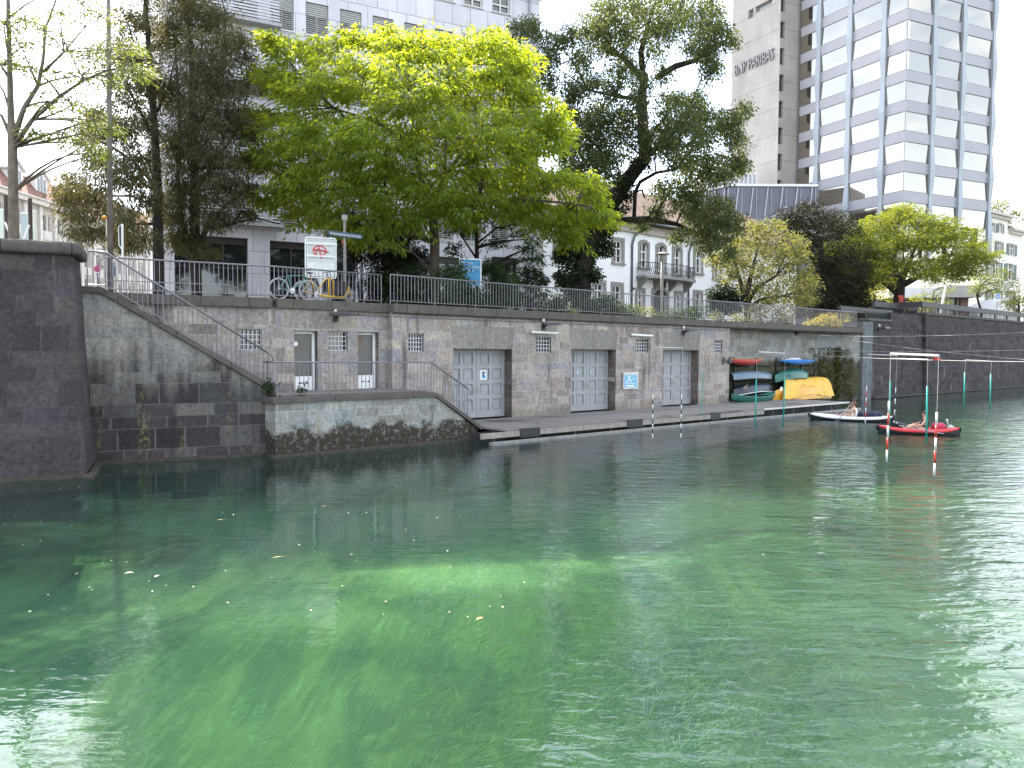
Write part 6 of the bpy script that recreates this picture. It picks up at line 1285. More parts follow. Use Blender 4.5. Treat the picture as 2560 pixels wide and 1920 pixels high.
t, a, b, c, e = plate('name_strip', 'white name strip with grey lettering on the right hand gate', 'sign', M, (1682.5, 939, 1703.5, 945), dg + .006, PWHITE)
mb = MB(); n = 9
for i in range(n): mb.fbox(M, a + (b - a) * (.2 + .085 * i), a + (b - a) * (.2 + .085 * i + .055), c + (e - c) * .35, c + (e - c) * .65, dg + .0185, dg + .021)
mb.fbox(M, a + (b - a) * .05, a + (b - a) * .14, c + (e - c) * .2, c + (e - c) * .8, dg + .0185, dg + .021); mb.build('lettering', paint('grey_ink', (0.12, 0.12, 0.13), .5), t)
def jamb_plaque(label, i, u0, u1, v0, v1, col, ink, rows):
    a_, b_, c_, e_, dp = gate_r[i]; s = b_ - .002; h0, h1 = M.h(u0, v1, -.25), M.h(u0, v0, -.25)
    t = thing('plaque', label, 'plaque', M.P(s, h0, -.25), 'plaques on the gate jambs'); mb = MB(); mb.obox(M.P(s - .012, h0, -.42), M.n * .34, M.e * .012, UP * (h1 - h0)); mb.build('panel', col, t)
    mb = MB()
    for r_ in range(rows):
        y = h1 - (h1 - h0) * (r_ + .75) / (rows + .5); 
        for q in range(6 - r_ % 2): mb.obox(M.P(s - .015, y - .014, -.39 + q * .046), M.n * .034, M.e * .0025, UP * .028)
    mb.build('lettering', ink, t)
jamb_plaque('grey lettered plaque on the jamb of the first gate', 0, 1261, 1276, 947, 961, paint('grey_plaque', (0.17, 0.16, 0.165), .5), INK, 3)
jamb_plaque('cream lettered plaque on the jamb of the middle gate', 1, 1520, 1537, 943, 953, paint('cream_plaque', (0.45, 0.40, 0.31), .5), INK, 2)
jamb_plaque('small grey plaque on the jamb of the right hand gate', 2, 1730, 1743, 938, 946, paint('grey_plaque', (0, 0, 0)), INK, 1)
t, a, b, c, e = plate('notice_board', 'glazed notice board with a pale blue canoe poster between the middle and right gates', 'notice board', M, (1555, 933, 1592, 973), .002, paint('aluminium', (0.42, 0.42, 0.43), .35, .6), th=.09)
w, h = b - a, e - c; mb = MB(); mb.fbox(M, a + .07, b - .07, c + .07, e - .08, .0925, .095); mb.build('poster', paint('pale_blue_poster', (0.13, 0.36, 0.52), .4), t)
mb = MB(); mb.fbox(M, a - .02, b + .02, e, e + .03, -.0, .12); mb.build('top_rail', PWHITE, t)
mb = MB(); P_ = lambda x, y: M.P(a + w * x, c + h * y, .0955)
for q in ([(.16, .40), (.34, .66), (.38, .62), (.20, .38)], [(.32, .62), (.36, .76), (.56, .46), (.50, .42)], [(.36, .76), (.50, .84), (.50, .80), (.40, .70)], [(.12, .40), (.82, .33), (.82, .30), (.12, .36)], [(.56, .70), (.84, .68), (.84, .66), (.56, .68)], [(.56, .60), (.80, .58), (.80, .56), (.56, .58)], [(.18, .26), (.72, .24), (.72, .14), (.18, .16)]):
    mb.prism([P_(*x) for x in q], M.n * .002)
mb.disc(P_(.36, .79), M.e * w * .05, UP * h * .05, 10, M.n * .002); mb.build('print', PWHITE, t)
# --- the boats in the bay
def sheet(name, rows, mats, parent, smooth=True, close=False, thick=0.0):
    mb = MB(); nr, nc = len(rows), len(rows[0]); mb.add([p for r_ in rows for p in r_], [(i * nc + j, (i + 1) * nc + j, (i + 1) * nc + j + 1, i * nc + j + 1) for i in range(nr - 1) for j in range(nc - 1)])
    o = mb.build(name, mats, parent, smooth=smooth)
    return o
def boat(name, label, cat, fr, q, d, width, mat, rim=None, inverted=True, closed=False, t0=0.0, group='boats stacked in the bay', sheer=.16, tilt=0.0, blunt=2.6, inner=None):
    s0, s1 = fr.s(q[0], q[3], d), fr.s(q[2], q[3], d); hm = (q[0] + q[2]) / 2; h0, h1 = fr.h(hm, q[3], d), fr.h(hm, q[1], d)
    t = thing(name, label, cat, fr.P((s0 + s1) / 2, h0, d), group); L_ = (s1 - s0) / (1 - t0); sb = s1 - L_; n, m_ = 28, 12; rows = []; top = []; gl, gr = [], []
    H_ = h1 - h0; dp = H_ - sheer
    for i in range(n + 1):
        x = t0 + (1 - t0) * i / n; g = 2 * x - 1; w = max(.012, width / 2 * (1 - abs(g) ** blunt)); D = dp * (1 - .25 * abs(g) ** 3) if not closed else dp * (1 - .8 * abs(g) ** 2.2)
        zg = (h0 + sheer * (1 - g * g)) if inverted else (h1 - sheer * (1 - g * g)); zt = tilt * (x - .5); row = []
        for j in range(m_ + 1):
            a = math.pi * j / m_; y = w * math.cos(a); z_ = D * (math.sin(a) ** .75)
            row.append(fr.P(sb + L_ * x, zg + zt + (z_ if inverted else -z_), d + y))
        rows.append(row); gl.append(row[0]); gr.append(row[-1])
        top.append([row[0], fr.P(sb + L_ * x, zg + zt + (-.35 if inverted else .35) * dp * (1 - abs(g) ** 2.4), d), row[-1]])
    sheet('hull', rows, mat, t)
    if t0 > 0 or True:
        mb = MB(); mb.quad(*rows[0]); 
        if t0 > 0: mb.build('cut_end', BLACK, t)
    if closed: sheet('deck', top, rim or mat, t)
    else:
        mb = MB(); mb.tube(gl, .022, 6); mb.tube(gr, .022, 6); mb.build('gunwale', rim or mat, t, smooth=True)
        if inner: sheet('lining', [[p.lerp((r_[0] + r_[-1]) / 2, .06) for p in r_] for r_ in rows], inner, t)
        for x in (.25, .5, .72):
            i = int(n * x); mb = MB(); mb.tube([gl[i], gr[i]], .03, 6); mb.build('thwart', BLACK, t)
    return t
PL = lambda n_, c_, r_=.38: paint(n_, c_, r_, 0, .14, 2.5, .1, dirt=.15)
boat('canoe', 'blue grey canoe lying upside down, third from the ground of the left stack', 'canoe', M, (1825.5, 927, 1929, 951), -.32, .84, PL('blue_grey_hull', (0.09, 0.145, 0.19)), PL('black_rim', (0.02, 0.02, 0.022)), t0=.12, sheer=.12)
nc = boat('canoe', 'navy canoe with a white rim and a sprayed mark, upside down over the green one', 'canoe', M, (1834, 957.5, 1931, 985), -.30, .84, PL('navy_hull', (0.025, 0.032, 0.05)), PWHITE, sheer=.14, tilt=.10)
s, h = M.sh(1861, 968, .12); mb = MB()
for i in range(9): x = RNG.normal() * .16; y = RNG.normal() * .07; mb.tube([M.P(s + x, h + y, .105 - y * .3), M.P(s + x + .1, h + y + RNG.normal() * .06, .105), M.P(s + x + .17, h + y - .06, .105)], .013, 4)
mb.build('sprayed_mark', paint('beige_spray', (0.40, 0.33, 0.22), .6), nc)
boat('canoe', 'dark green canoe lying upright on the dock at the bottom of the left stack', 'canoe', M, (1829, 982, 1937, 1011), .30, .9, PL('dark_green_hull', (0.015, 0.10, 0.075)), PL('green_rim', (0.05, 0.19, 0.14)), inverted=False, sheer=.22, inner=PL('teal_lining', (0.02, 0.13, 0.11)))
boat('canoe', 'green canoe lying upside down above the yellow tarpaulin', 'canoe', M, (1937, 922, 2021, 953), -.30, .88, PL('bottle_green_hull', (0.012, 0.11, 0.085)), PL('black_rim', (0, 0, 0)), sheer=.18, tilt=.08)
rk = boat('kayak', 'red and orange kayak on the top rack of the left stack', 'kayak', M, (1824.5, 897.5, 1907, 914), -.30, .66, PL('red_hull', (0.36, 0.02, 0.025)), PL('orange_deck', (0.50, 0.15, 0.03)), inverted=False, closed=True, t0=.10, sheer=.08)
boat('kayak', 'bright blue kayak with a pointed stern on the top rack of the right stack', 'kayak', M, (1949, 900, 2037, 912), -.10, .62, PL('bright_blue_hull', (0.015, 0.16, 0.52)), PL('blue_deck', (0.02, 0.20, 0.60)), inverted=False, closed=True, sheer=.05)
boat('kayak', 'white kayak lying upside down behind the blue one', 'kayak', M, (1957, 893.5, 2010, 904), -.62, .5, PL('white_hull', (0.62, 0.62, 0.60)), None, inverted=True, closed=True, sheer=.05)
yc = boat('canoe', 'yellow canoe tip sticking out at the left of the yellow tarpaulin', 'canoe', M, (1932, 962, 2078, 1001), .20, .95, PL('yellow_hull', (0.62, 0.30, 0.02)), PL('yellow_rim', (0.60, 0.33, 0.05)), inverted=True, sheer=.12)
s, h = M.sh(1945, 972, .3); mb = MB(); mb.disc(M.P(s, h, .50), M.e * .13, UP * .13, 18, M.n * .01); mb.build('round_mark', PWHITE, yc)
# tarpaulin with folds
t = thing('tarpaulin', 'creased yellow tarpaulin thrown over the canoes on the dock', 'tarpaulin', M.P(M.s(2015, 1000), DECK, .2)); rows = []
topL, topR = M.sh(1955, 947, -.2), M.sh(2062, 942, -.2); botL, botR = M.sh(1955, 1001, .66), M.sh(2079, 992, .62); n, m_ = 60, 34
for i in range(n + 1):
    x = i / n; row = []
    for j in range(m_ + 1):
        y = j / m_; st_ = topL[0] + (topR[0] - topL[0]) * x; sb_ = botL[0] + (botR[0] - botL[0] + .25) * x; ht = topL[1] + (topR[1] - topL[1]) * x
        hem = DECK + .03 + .20 * math.sin(math.pi * min(1, max(0, (x - .12) / .75))) ** 1.3 + .02 * math.sin(x * 40)
        if y < .3: k_ = y / .3; s = st_; d = -.62 + .55 * k_; h = ht + .03 * math.sin(k_ * math.pi) - .04 * (1 - k_)
        else:
            k_ = (y - .3) / .7; s = st_ + (sb_ - st_) * k_; d = -.07 + .76 * (k_ ** .75); h = ht + (hem - ht) * (k_ ** 1.25)
            d += .05 * math.sin(math.pi * k_) * math.sin(3.1 * x * math.pi)
        ax = x * 6 + y * 1.2; f = .022 * math.sin(ax * 5.1 + 2 * math.sin(y * 3)) + .014 * math.sin(ax * 13.0 - y * 7) + .012 * RNG.normal() * .5
        e_ = .3 if y < .3 else 1.0; d += f * e_; h += .35 * f
        if x > .9: h -= (x - .9) * 1.4 * (1 - y) ; 
        row.append(M.P(s, max(h, DECK + .012), d))
    rows.append(row)
sheet('sheet', rows, paint('yellow_tarpaulin', (0.60, 0.35, 0.035), .55, 0, .16, 3, .25), t)
mb = MB()
for (u, v) in ((1960, 1000), (2060, 990)): mb.tube([M.P(*M.sh(u, v, .66), .66), M.P(M.s(u, v, .66), DECK + .01, .72)], .01, 5)
mb.build('tie_cord', CORD, t)
def rack(label, u, lv, ss_):
    t = thing('boat_rack', label, 'rack', M.P(M.s(u, 1000, -.75), DECK, -.75), 'boat racks on the bay wall')
    for du in ss_:
        s = M.s(u + du, 950, -.5); mb = MB(); mb.fbox(M, s - .04, s + .04, DECK, M.h(u, 895, -.7), -.79, -.71); mb.build('upright', DARKSTEEL, t)
        for v in lv: h = M.h(u + du, v, -.3); mb = MB(); mb.fbox(M, s - .03, s + .03, h - .06, h, -.709, .16); mb.build('arm', DARKSTEEL, t)
rack('black steel rack carrying the left stack of boats', 1845, (914.5, 953, 987), (0, 55)); rack('black steel rack carrying the right stack of boats', 1950, (913.5, 938), (0, 62))
t = thing('paddle_holder', 'black paddle ends jutting out past the corner of the quay wall', 'paddles', M.P(S_END, M.h(1815, 902), .3)); mb = MB(); h = M.h(1815, 902, .1)
mb.tube([M.P(S_END - .75, h - .02, .12), M.P(S_END + .9, h - .10, -.05)], .022, 6); mb.build('shaft', BLACK, t)
for x in (-.72, -.22): mb = MB(); mb.prism([M.P(S_END + x, h + .19, .10), M.P(S_END + x + .34, h - .02, .10), M.P(S_END + x + .30, h - .06, .10), M.P(S_END + x - .02, h - .18, .10)], M.n * .04); mb.build('blade', BLACK, t)

# --- signs and posts on the promenade
t = thing('traffic_sign', 'back of a tall white framed sign panel with a red sprayed mark, behind the bicycles', 'sign', (at(800, 700, 26.4).x, at(800, 700, 26.4).y, GZ))
zs = 26.4; tl, tr, bl_, br_ = at(761, 594, zs), at(837, 598, zs + .2), at(764, 693, zs), at(838, 698, zs + .2); ex = (tr - tl).normalized(); nrm = Vector((ex.y, -ex.x, 0)).normalized(); w = (tr - tl).length; hh = (tl - bl_).length; o = bl_
Q = lambda x, y, d=0: o + ex * x + UP * y + nrm * d
def rrect(x0, x1, y0, y1, r, n=5):
    out = []
    for (cx, cy, a0) in ((x1 - r, y1 - r, 0), (x0 + r, y1 - r, 90), (x0 + r, y0 + r, 180), (x1 - r, y0 + r, 270)):
        for i in range(n + 1): a = R(a0 + 90 * i / n); out.append((cx + r * math.cos(a), cy + r * math.sin(a)))
    return out
mb = MB(); mb.prism([Q(x, y) for x, y in rrect(.06, w - .06, .06, hh - .06, .05)], nrm * -.02); mb.build('panel', paint('pale_sign_back', (0.42, 0.44, 0.42), .5, 0, .08, 2, dirt=.1), t)
mb = MB(); mb.tube([Q(x, y, .0) for x, y in rrect(0, w, 0, hh, .08)], .028, 8, closed=True); mb.build('frame', PWHITE, t, smooth=True)
mb = MB(); mb.tube([Q(x, y, .0) for x, y in rrect(.06, w - .06, .06, hh - .06, .06)], .022, 6, closed=True)
for y in (.52, .83): mb.obox(Q(.02, hh * y, .0), ex * (w - .04), nrm * .035, UP * .06)
mb.build('stiffener', PWHITE, t)
mb = MB(); mb.obox(Q(.06, .08, .004), ex * (w - .12), nrm * .008, UP * hh * .32); mb.build('reflective_band', paint('pale_band', (0.5, 0.52, 0.5), .4), t)
cx, cy = w * .46, hh * .68; mb = MB(); GP = lambda x, y: Q(cx + x, cy + y, .012)
mb.tube([GP(.21 * math.cos(a), .17 * math.sin(a)) for a in [2 * math.pi * i / 24 for i in range(24)]], .02, 5, closed=True, flat=.4); mb.tube([GP(-.14, -.13), GP(-.02, .14), GP(.05, -.20)], .022, 5); mb.tube([GP(-.2, .03), GP(.06, .02), GP(.30, -.04)], .025, 5); mb.tube([GP(.05, -.18), GP(.06, -.25)], .03, 5); mb.build('sprayed_mark', paint('red_spray', (0.50, 0.03, 0.04), .6), t)
mb = MB(); 
for x in (w * .5,): mb.rod(Vector((Q(x, 0).x, Q(x, 0).y, GZ)), Q(x, .1, -.05), .04, 8)
mb.prism([Q(w * .5 - .14, 0, -.03), Q(w * .5 + .14, 0, -.03), Q(w * .5 + .05, -.22, -.03), Q(w * .5 - .05, -.22, -.03)], nrm * .03); mb.build('post', paint('grey_post', (0.4, 0.4, 0.42), .4, .5), t)
# lamp post with the street name
zl = 27.2; t = thing('street_lamp', 'slim lamp post with a glass lantern and the street name sign below it', 'street lamp', (at(862, 700, zl).x, at(862, 700, zl).y, GZ)); p = at(862, 700, zl); top = at(862, 556, zl)
mb = MB(); mb.tube([Vector((p.x, p.y, GZ)), Vector((p.x, p.y, GZ + 1)), Vector((p.x, p.y, top.z))], [.075, .06, .05], 10); mb.build('pole', paint('weathered_pole', (0.17, 0.155, 0.135), .6, 0, .15, 5), t, smooth=True)
mb = MB(); b_ = Vector((p.x, p.y, top.z)); mb.tube([b_, b_ + UP * .06, b_ + UP * .24], [.06, .09, .12], 8); mb.build('lantern', glassmat('lamp_glass', (0.25, 0.24, 0.22), .2, .6), t); mb = MB(); mb.tube([b_ + UP * .242, b_ + UP * .28, b_ + UP * .34], [.14, .10, .02], 8); mb.build('lantern_cap', DARKSTEEL, t)
a_, b2 = at(822, 582, zl - .25), at(905, 592.5, zl - .25 + .25); ex2 = Vector((b2.x - a_.x, b2.y - a_.y, 0)); wS = ex2.length; ex2.normalize(); ex2 = (b2 - a_).normalized(); n2_ = Vector((ex2.y, -ex2.x, 0)).normalized(); up2 = n2_.cross(ex2) * -1
up2 = Vector((0, 0, 1)); mb = MB(); mb.obox(a_ - up2 * .085, (b2 - a_), n2_ * .03, up2 * .17); mb.build('name_plate', paint('street_blue', (0.008, 0.028, 0.075), .35), t)
text_mesh('lettering', 'Schanzengrabenpromenade', .125, .004, (a_ + b2) / 2 + n2_ * .033 + up2 * .0, ex2, up2, PWHITE, t, width=wS * .94)
mb = MB(); mb.obox(a_ - up2 * .09 - ex2 * .07, ex2 * .068, n2_ * .035, up2 * .18); mb.build('end_cap', BLACK, t)
q = at(857, 605, zl - .1); mb = MB(); mb.prism([q + UP * .09, q + ex2 * .06, q - UP * .09, q - ex2 * .06], n2_ * .01); mb.build('red_tag', paint('rust_red', (0.22, 0.05, 0.03), .6), t)
# disc street lamp by the white house
zl = 47; p = at(1655, 700, zl); t = thing('street_lamp', 'grey street lamp with a flat disc shade before the white house', 'street lamp', (p.x, p.y, GZ)); hT = at(1655, 650, zl).z
mb = MB(); mb.tube([Vector((p.x, p.y, GZ)), Vector((p.x, p.y, hT))], [.10, .08], 10); mb.build('pole', paint('pale_grey_pole', (0.30, 0.295, 0.28), .6), t, smooth=True)
b_ = Vector((p.x, p.y, hT)); mb = MB(); mb.ellipsoid(b_ + UP * .16, (.18, 0, 0), (0, .18, 0), (0, 0, .22)); mb.build('globe', glassmat('milky_globe', (0.45, 0.45, 0.44), .25, .5), t, smooth=True); mb = MB(); mb.tube([b_ + UP * .32, b_ + UP * .36, b_ + UP * .44, b_ + UP * .48], [.44, .44, .14, .05], 20); mb.build('disc_shade', paint('pale_grey_pole', (0, 0, 0)), t)
# tall timber pole at the left
zl = 23.0; p = at(276, 700, zl); t = thing('timber_pole', 'tall round timber pole at the head of the stair', 'pole', (p.x, p.y, GZ)); q = at(270.5, -60, zl); mb = MB(); mb.tube([Vector((p.x, p.y, 4.2)), at(274, 350, zl), q], [.085, .075, .062], 10); mb.build('shaft', barkmat('grey_pole_wood', (0.09, 0.075, 0.07), (0.17, 0.145, 0.13)), t, smooth=True)
mb = MB(); c = at(261, 543, zl - .1); mb.ellipsoid(c, RGT * .075, (0, .06, 0), UP * .055); mb.build('orange_lamp', paint('orange_lamp', (0.62, 0.26, 0.02), .4), t, smooth=True)
mb = MB(); c = at(282, 610, zl - .12); mb.obox(at(281, 690, zl - .1), RGT * .07, (0, .05, 0), UP * .42); mb.build('meter_box', paint('blue_grey_box', (0.12, 0.14, 0.18), .5), t)
mb = MB(); mb.obox(at(265, 590, zl - .1), RGT * .02, (0, .02, 0), UP * .5); mb.obox(at(283, 666, zl - .11), RGT * .06, (0, .01, 0), UP * .22); mb.build('paper_strip', paint('torn_paper', (0.6, 0.55, 0.42), .7), t)
# no stopping sign
zl = 23.6; p = at(244, 700, zl); t = thing('no_stopping_sign', 'white no stopping plate with a red and blue disc, behind the stair railing', 'sign', (p.x, p.y, GZ)); c = at(244, 671, zl)
mb = MB(); mb.rod(Vector((p.x, p.y + .03, 4.2)), Vector((p.x, p.y + .03, c.z + .15)), .025, 8); mb.build('post', STEEL, t)
ex = RGT; fy = Vector((0, -1, 0)); w = 19.5 * zl / F_PX; hh = 33 * zl / F_PX; pl = at(244, 680.5, zl); mb = MB(); mb.obox(pl - ex * w / 2 - UP * hh / 2, ex * w, fy * .01, UP * hh); mb.build('plate', PWHITE, t)
r = 8.7 * zl / F_PX; cc = at(244, 672.5, zl) + fy * .013; mb = MB(); mb.disc(cc, ex * r, UP * r, 24, fy * .003); mb.build('red_disc', paint('sign_red', (0.55, 0.02, 0.05), .4), t); mb = MB(); mb.disc(cc + fy * .004, ex * r * .7, UP * r * .7, 24, fy * .003); mb.build('blue_disc', paint('sign_blue', (0.06, 0.10, 0.42), .4), t)
mb = MB()
for sg in (1, -1): d_ = (ex + UP * sg).normalized(); e_ = (ex - UP * sg).normalized(); mb.obox(cc + fy * (.008 + .001 * sg) - d_ * r * .72 - e_ * .014, d_ * r * 1.44, e_ * .028, fy * .002)
mb.build('red_cross', paint('sign_red', (0, 0, 0)), t)
mb = MB(); q = at(244, 690.5, zl) + fy * .013; mb.obox(q - ex * .01 - UP * .06, ex * .02, fy * .003, UP * .12)
for sg in (1, -1): mb.prism([q + UP * sg * .095, q + UP * sg * .05 + ex * .035, q + UP * sg * .05 - ex * .035], fy * .004)
mb.build('arrow', INK, t)
# signal post
zl = 25; p = at(306, 700, zl); t = thing('signal_post', 'white steel post with a narrow dark panel behind the stair railing', 'post', (p.x, p.y, GZ)); mb = MB(); mb.rod(Vector((p.x, p.y, GZ - .2)), at(306, 560, zl), .035, 8); mb.tube([at(304, 622, zl), at(297.5, 613, zl), at(297, 566, zl), at(304, 562, zl)], .018, 6); mb.build('post', PWHITE, t)
mb = MB(); mb.obox(at(298.5, 612, zl), RGT * .075, (0, .1, 0), UP * .60); mb.build('panel', BLACK, t)
# stakes and hoarding behind the bastion
zl = 21.6
for (u0, u1, v0) in ((-14, 7, 526), (20, 30, 529), (52, 70, 535), (81, 90, 530)):
    t = thing('hoarding_panel', {-14: 'pale green hoarding panel cut by the left edge of the photograph, behind the bastion', 20: 'narrow white hoarding panel left of the spotted trunk', 52: 'pale blue hoarding panel right of the spotted trunk', 81: 'narrow cream hoarding panel right of the second dark stake'}[u0], 'hoarding', at(u0, 620, zl), 'hoarding panels behind the bastion')
    a_, b_ = at(u0, v0, zl + .3), at(u1, v0, zl + .3); mb = MB(); mb.obox(Vector((a_.x, a_.y, 5.0)), (b_.x - a_.x, 0, 0), (0, .04, 0), (0, 0, a_.z - 5.0)); mb.build('panel', paint('hoarding_%d' % u0, {-14: (0.52, 0.58, 0.50), 20: (0.55, 0.57, 0.55), 52: (0.40, 0.47, 0.47), 81: (0.60, 0.60, 0.52)}[u0], .6, 0, .06, 2), t)
    mb = MB(); mb.obox(Vector((a_.x, a_.y - .01, a_.z + .001)), (b_.x - a_.x, 0, 0), (0, .06, 0), (0, 0, .05)); mb.build('cap', WHITE, t)
for u, v0, lab in ((14.5, 489, 'dark timber tree stake left of the spotted trunk'), (75, 496, 'dark timber tree stake right of the spotted trunk')):
    p = at(u, v0, zl); t = thing('tree_stake', lab, 'stake', (p.x, p.y, 5.0), 'tree stakes behind the bastion'); mb = MB(); mb.tube([Vector((p.x, p.y, 5.0)), p], .052, 8); mb.build('shaft', BARK1, t)
    mb = MB(); sg = 1 if u < 40 else -1; mb.tube([p + Vector((0, -.06, -.75)), Vector((p.x + sg * .45, p.y - .06, 5.3))], .03, 6); mb.build('brace', WHITE, t)
# blue poster board
zl = 31.0; o = at(1148, 722, zl); a_, b_ = at(1148, 645, zl), at(1204, 643, zl + .25); ex = Vector((b_.x - a_.x, b_.y - a_.y, 0)); w = ex.length; ex.normalize(); nrm = Vector((ex.y, -ex.x, 0)); hh = a_.z - at(1148, 716, zl).z; o = Vector((a_.x, a_.y, a_.z - hh)); Q = lambda x, y, d=0: o + ex * x + UP * y + nrm * d
t = thing('poster_board', 'blue poster board with white lettering, half hidden by the drooping shrubs', 'poster board', (o.x, o.y, GZ)); mb = MB(); mb.obox(Q(0, 0), ex * w, nrm * -.04, UP * hh); mb.build('frame', paint('pale_frame', (0.5, 0.53, 0.53), .4, .3), t); mb = MB(); mb.obox(Q(.05, .05, .003), ex * (w - .1), nrm * .006, UP * (hh - .1)); mb.build('poster', paint('poster_blue', (0.02, 0.20, 0.42), .4), t)
for i, tx in enumerate(('Habt euch', 'lieb und nehmt', 'Rücksicht.')):
    text_mesh('lettering', tx, .155, .004, Q(w * (.08 + (.27, .42, .29)[i]), hh - .19 - .145 * i, .013), ex, UP, PWHITE, t, width=w * (.50, .80, .54)[i])
for x in (.12, .88): mb = MB(); mb.rod(Vector((Q(w * x, 0).x, Q(w * x, 0).y, GZ)), Q(w * x, .1, -.03), .03, 8); mb.build('leg', STEEL, t)
# blue pedestrian sign
zl = 74; c = at(2494, 743, zl); t = thing('pedestrian_sign', 'square white plate with a blue disc showing a walking adult and child, far right', 'sign', (c.x, c.y, 5.5)); s_ = 7.2 * zl / F_PX; mb = MB(); mb.obox(c - RGT * s_ - UP * s_ * 1.5, RGT * 2 * s_, (0, .02, 0), UP * 2.7 * s_); mb.build('plate', PWHITE, t); mb = MB(); mb.disc(c + Vector((0, -.01, .06)), RGT * s_ * .82, UP * s_ * .82, 24, Vector((0, -.01, 0))); mb.build('blue_disc', paint('sign_blue2', (0.01, 0.14, 0.50), .4), t)
mb = MB(); q = c + Vector((0, -.03, .06))
for (x, k_) in ((-.06, 1.0), (.09, .72)): mb.disc(q + RGT * x + UP * .11 * k_, RGT * .03 * k_, UP * .03 * k_, 10, Vector((0, -.01, 0))); mb.prism([q + RGT * (x - .04 * k_) + UP * .07 * k_, q + RGT * (x + .04 * k_) + UP * .07 * k_, q + RGT * (x + .05 * k_) - UP * .14 * k_, q + RGT * (x - .05 * k_) - UP * .14 * k_], Vector((0, -.01, 0)))
mb.build('walking_figures', PWHITE, t); mb = MB(); mb.rod(Vector((c.x, c.y + .04, 5.0)), c + Vector((0, .04, .2)), .04, 8); mb.build('post', STEEL, t)
c = at(2254, 749, 62); t = thing('red_post_box', 'small red box on a post beside the trunk of the wide tree', 'red box', c); mb = MB(); mb.obox(c + Vector((-.13, 0, -.45)), (.28, 0, 0), (0, .25, 0), (0, 0, .7)); mb.obox(c + Vector((-.16, -.02, .252)), (.34, 0, 0), (0, .3, 0), (0, 0, .08)); mb.build('box', RED, t); mb = MB(); mb.rod(c + Vector((0, .1, -1.4)), c + Vector((0, .1, -.45)), .05, 6); mb.build('post', DARKSTEEL, t)
p = at(2340, 800, 76); t = thing('mast', 'plain white mast before the pavilion canopy', 'mast', (p.x, p.y, GZ)); mb = MB(); mb.tube([Vector((p.x, p.y, GZ)), at(2363, 712, 76) if False else Vector((at(2363, 712, 76).x, p.y, at(2363, 712, 76).z))], .11, 8); mb.build('shaft', PWHITE, t)
# --- bicycles leaning on the railing
def wheel(mb_t, mb_r, c, ax, up, r, tyre=.018):
    pts = [c + ax * r * math.cos(a) + up * r * math.sin(a) for a in [2 * math.pi * i / 28 for i in range(28)]]; mb_t.tube(pts, tyre, 6, closed=True)
    pts2 = [c + ax * r * .93 * math.cos(a) + up * r * .93 * math.sin(a) for a in [2 * math.pi * i / 28 for i in range(28)]]; mb_r.tube(pts2, .010, 5, closed=True)
    nn_ = ax.cross(up)
    for i in range(18): a = 2 * math.pi * i / 18; mb_r.tube([c + nn_ * (.03 if i % 2 else -.03), c + ax * r * .93 * math.cos(a) + up * r * .93 * math.sin(a)], .0025, 3, cap=False)
    mb_r.rod(c - nn_ * .045, c + nn_ * .045, .018, 8)
BF = Frame(M.P(0, 0, STEP - .42), ANG)
GREENB = paint('bike_green', (0.06, 0.23, 0.17), .35); YEL = paint('bike_yellow', (0.68, 0.36, 0.015), .4); TYRE = paint('grey_tyre', (0.30, 0.30, 0.29), .8); TYRE2 = paint('dark_tyre', (0.02, 0.02, 0.02), .8); RIM = paint('bike_rim', (0.42, 0.42, 0.43), .3, .7)
rc = BF.sh(697.6, 719.5); sR = rc[0]; gz = COP + .01; r_ = .335; X = lambda s, h: BF.P(sR + s, gz + h)
t = thing('bicycle', 'green road bicycle with pale tyres leaning on the railing', 'bicycle', X(.5, 0), 'bicycles on the promenade')
for s in (0, 1.02):
    a_, b_ = MB(), MB(); wheel(a_, b_, X(s, r_), BF.e, UP, r_); o = a_.build('tyre', TYRE, t, smooth=True); b_.build('rim', RIM, o)
mb = MB(); bb = X(.43, .29); seat = X(.30, .80); hd = X(.86, .82); hd2 = X(.89, .70)
for (p, q) in ((bb, seat), (seat.lerp(bb, .08), hd), (bb, hd2), (hd, hd2), (bb, X(0, r_)), (seat.lerp(bb, .1), X(0, r_))): mb.rod(p, q, .016, 8)
mb.tube([hd2, X(.95, .5), X(1.02, r_)], .013, 6); mb.build('frame', GREENB, t, smooth=True)
mb = MB(); mb.tube([hd, X(.84, .95)], .014, 6); mb.tube([X(.84, .95) - BF.n * .2, X(.86, .96), X(.84, .95) + BF.n * .2], .012, 6); mb.tube([X(.84, .95) + BF.n * .2, X(.98, .98) + BF.n * .2, X(1.0, 1.05) + BF.n * .2], .016, 6); mb.build('handlebar', BLACK, t)
mb = MB(); mb.rod(seat, X(.28, .92), .013, 6); mb.ellipsoid(X(.26, .94), BF.e * .13, BF.n * .065, UP * .035); mb.build('saddle', BLACK, t, smooth=True)
mb = MB(); mb.disc(bb + BF.n * .04, BF.e * .095, UP * .095, 18, BF.n * .006); mb.tube([bb + BF.n * .06, bb + BF.n * .07 + BF.e * .1 - UP * .13], .012, 5); mb.obox(bb + BF.n * .07 + BF.e * .06 - UP * .15, BF.e * .09, BF.n * .08, UP * .02); mb.build('crank', RIM, t)
mb = MB(); mb.tube([X(-.02, .72), X(.26, .74)], .008, 5); mb.tube([X(-.02, .72), X(0, r_)], .007, 5); mb.build('rack', RIM, t)
BF2 = Frame(M.P(0, 0, STEP - .80), ANG); r2 = .33; r1c = BF2.sh(757, 726); sR2 = r1c[0]; X = lambda s, h, d=0: BF2.P(sR2 + s, gz + h, d); fcS = BF2.sh(879, 741)[0] - sR2
t = thing('cargo_bike', 'yellow cargo bicycle with a black box and a small front wheel', 'cargo bike', X(1, 0), 'bicycles on the promenade')
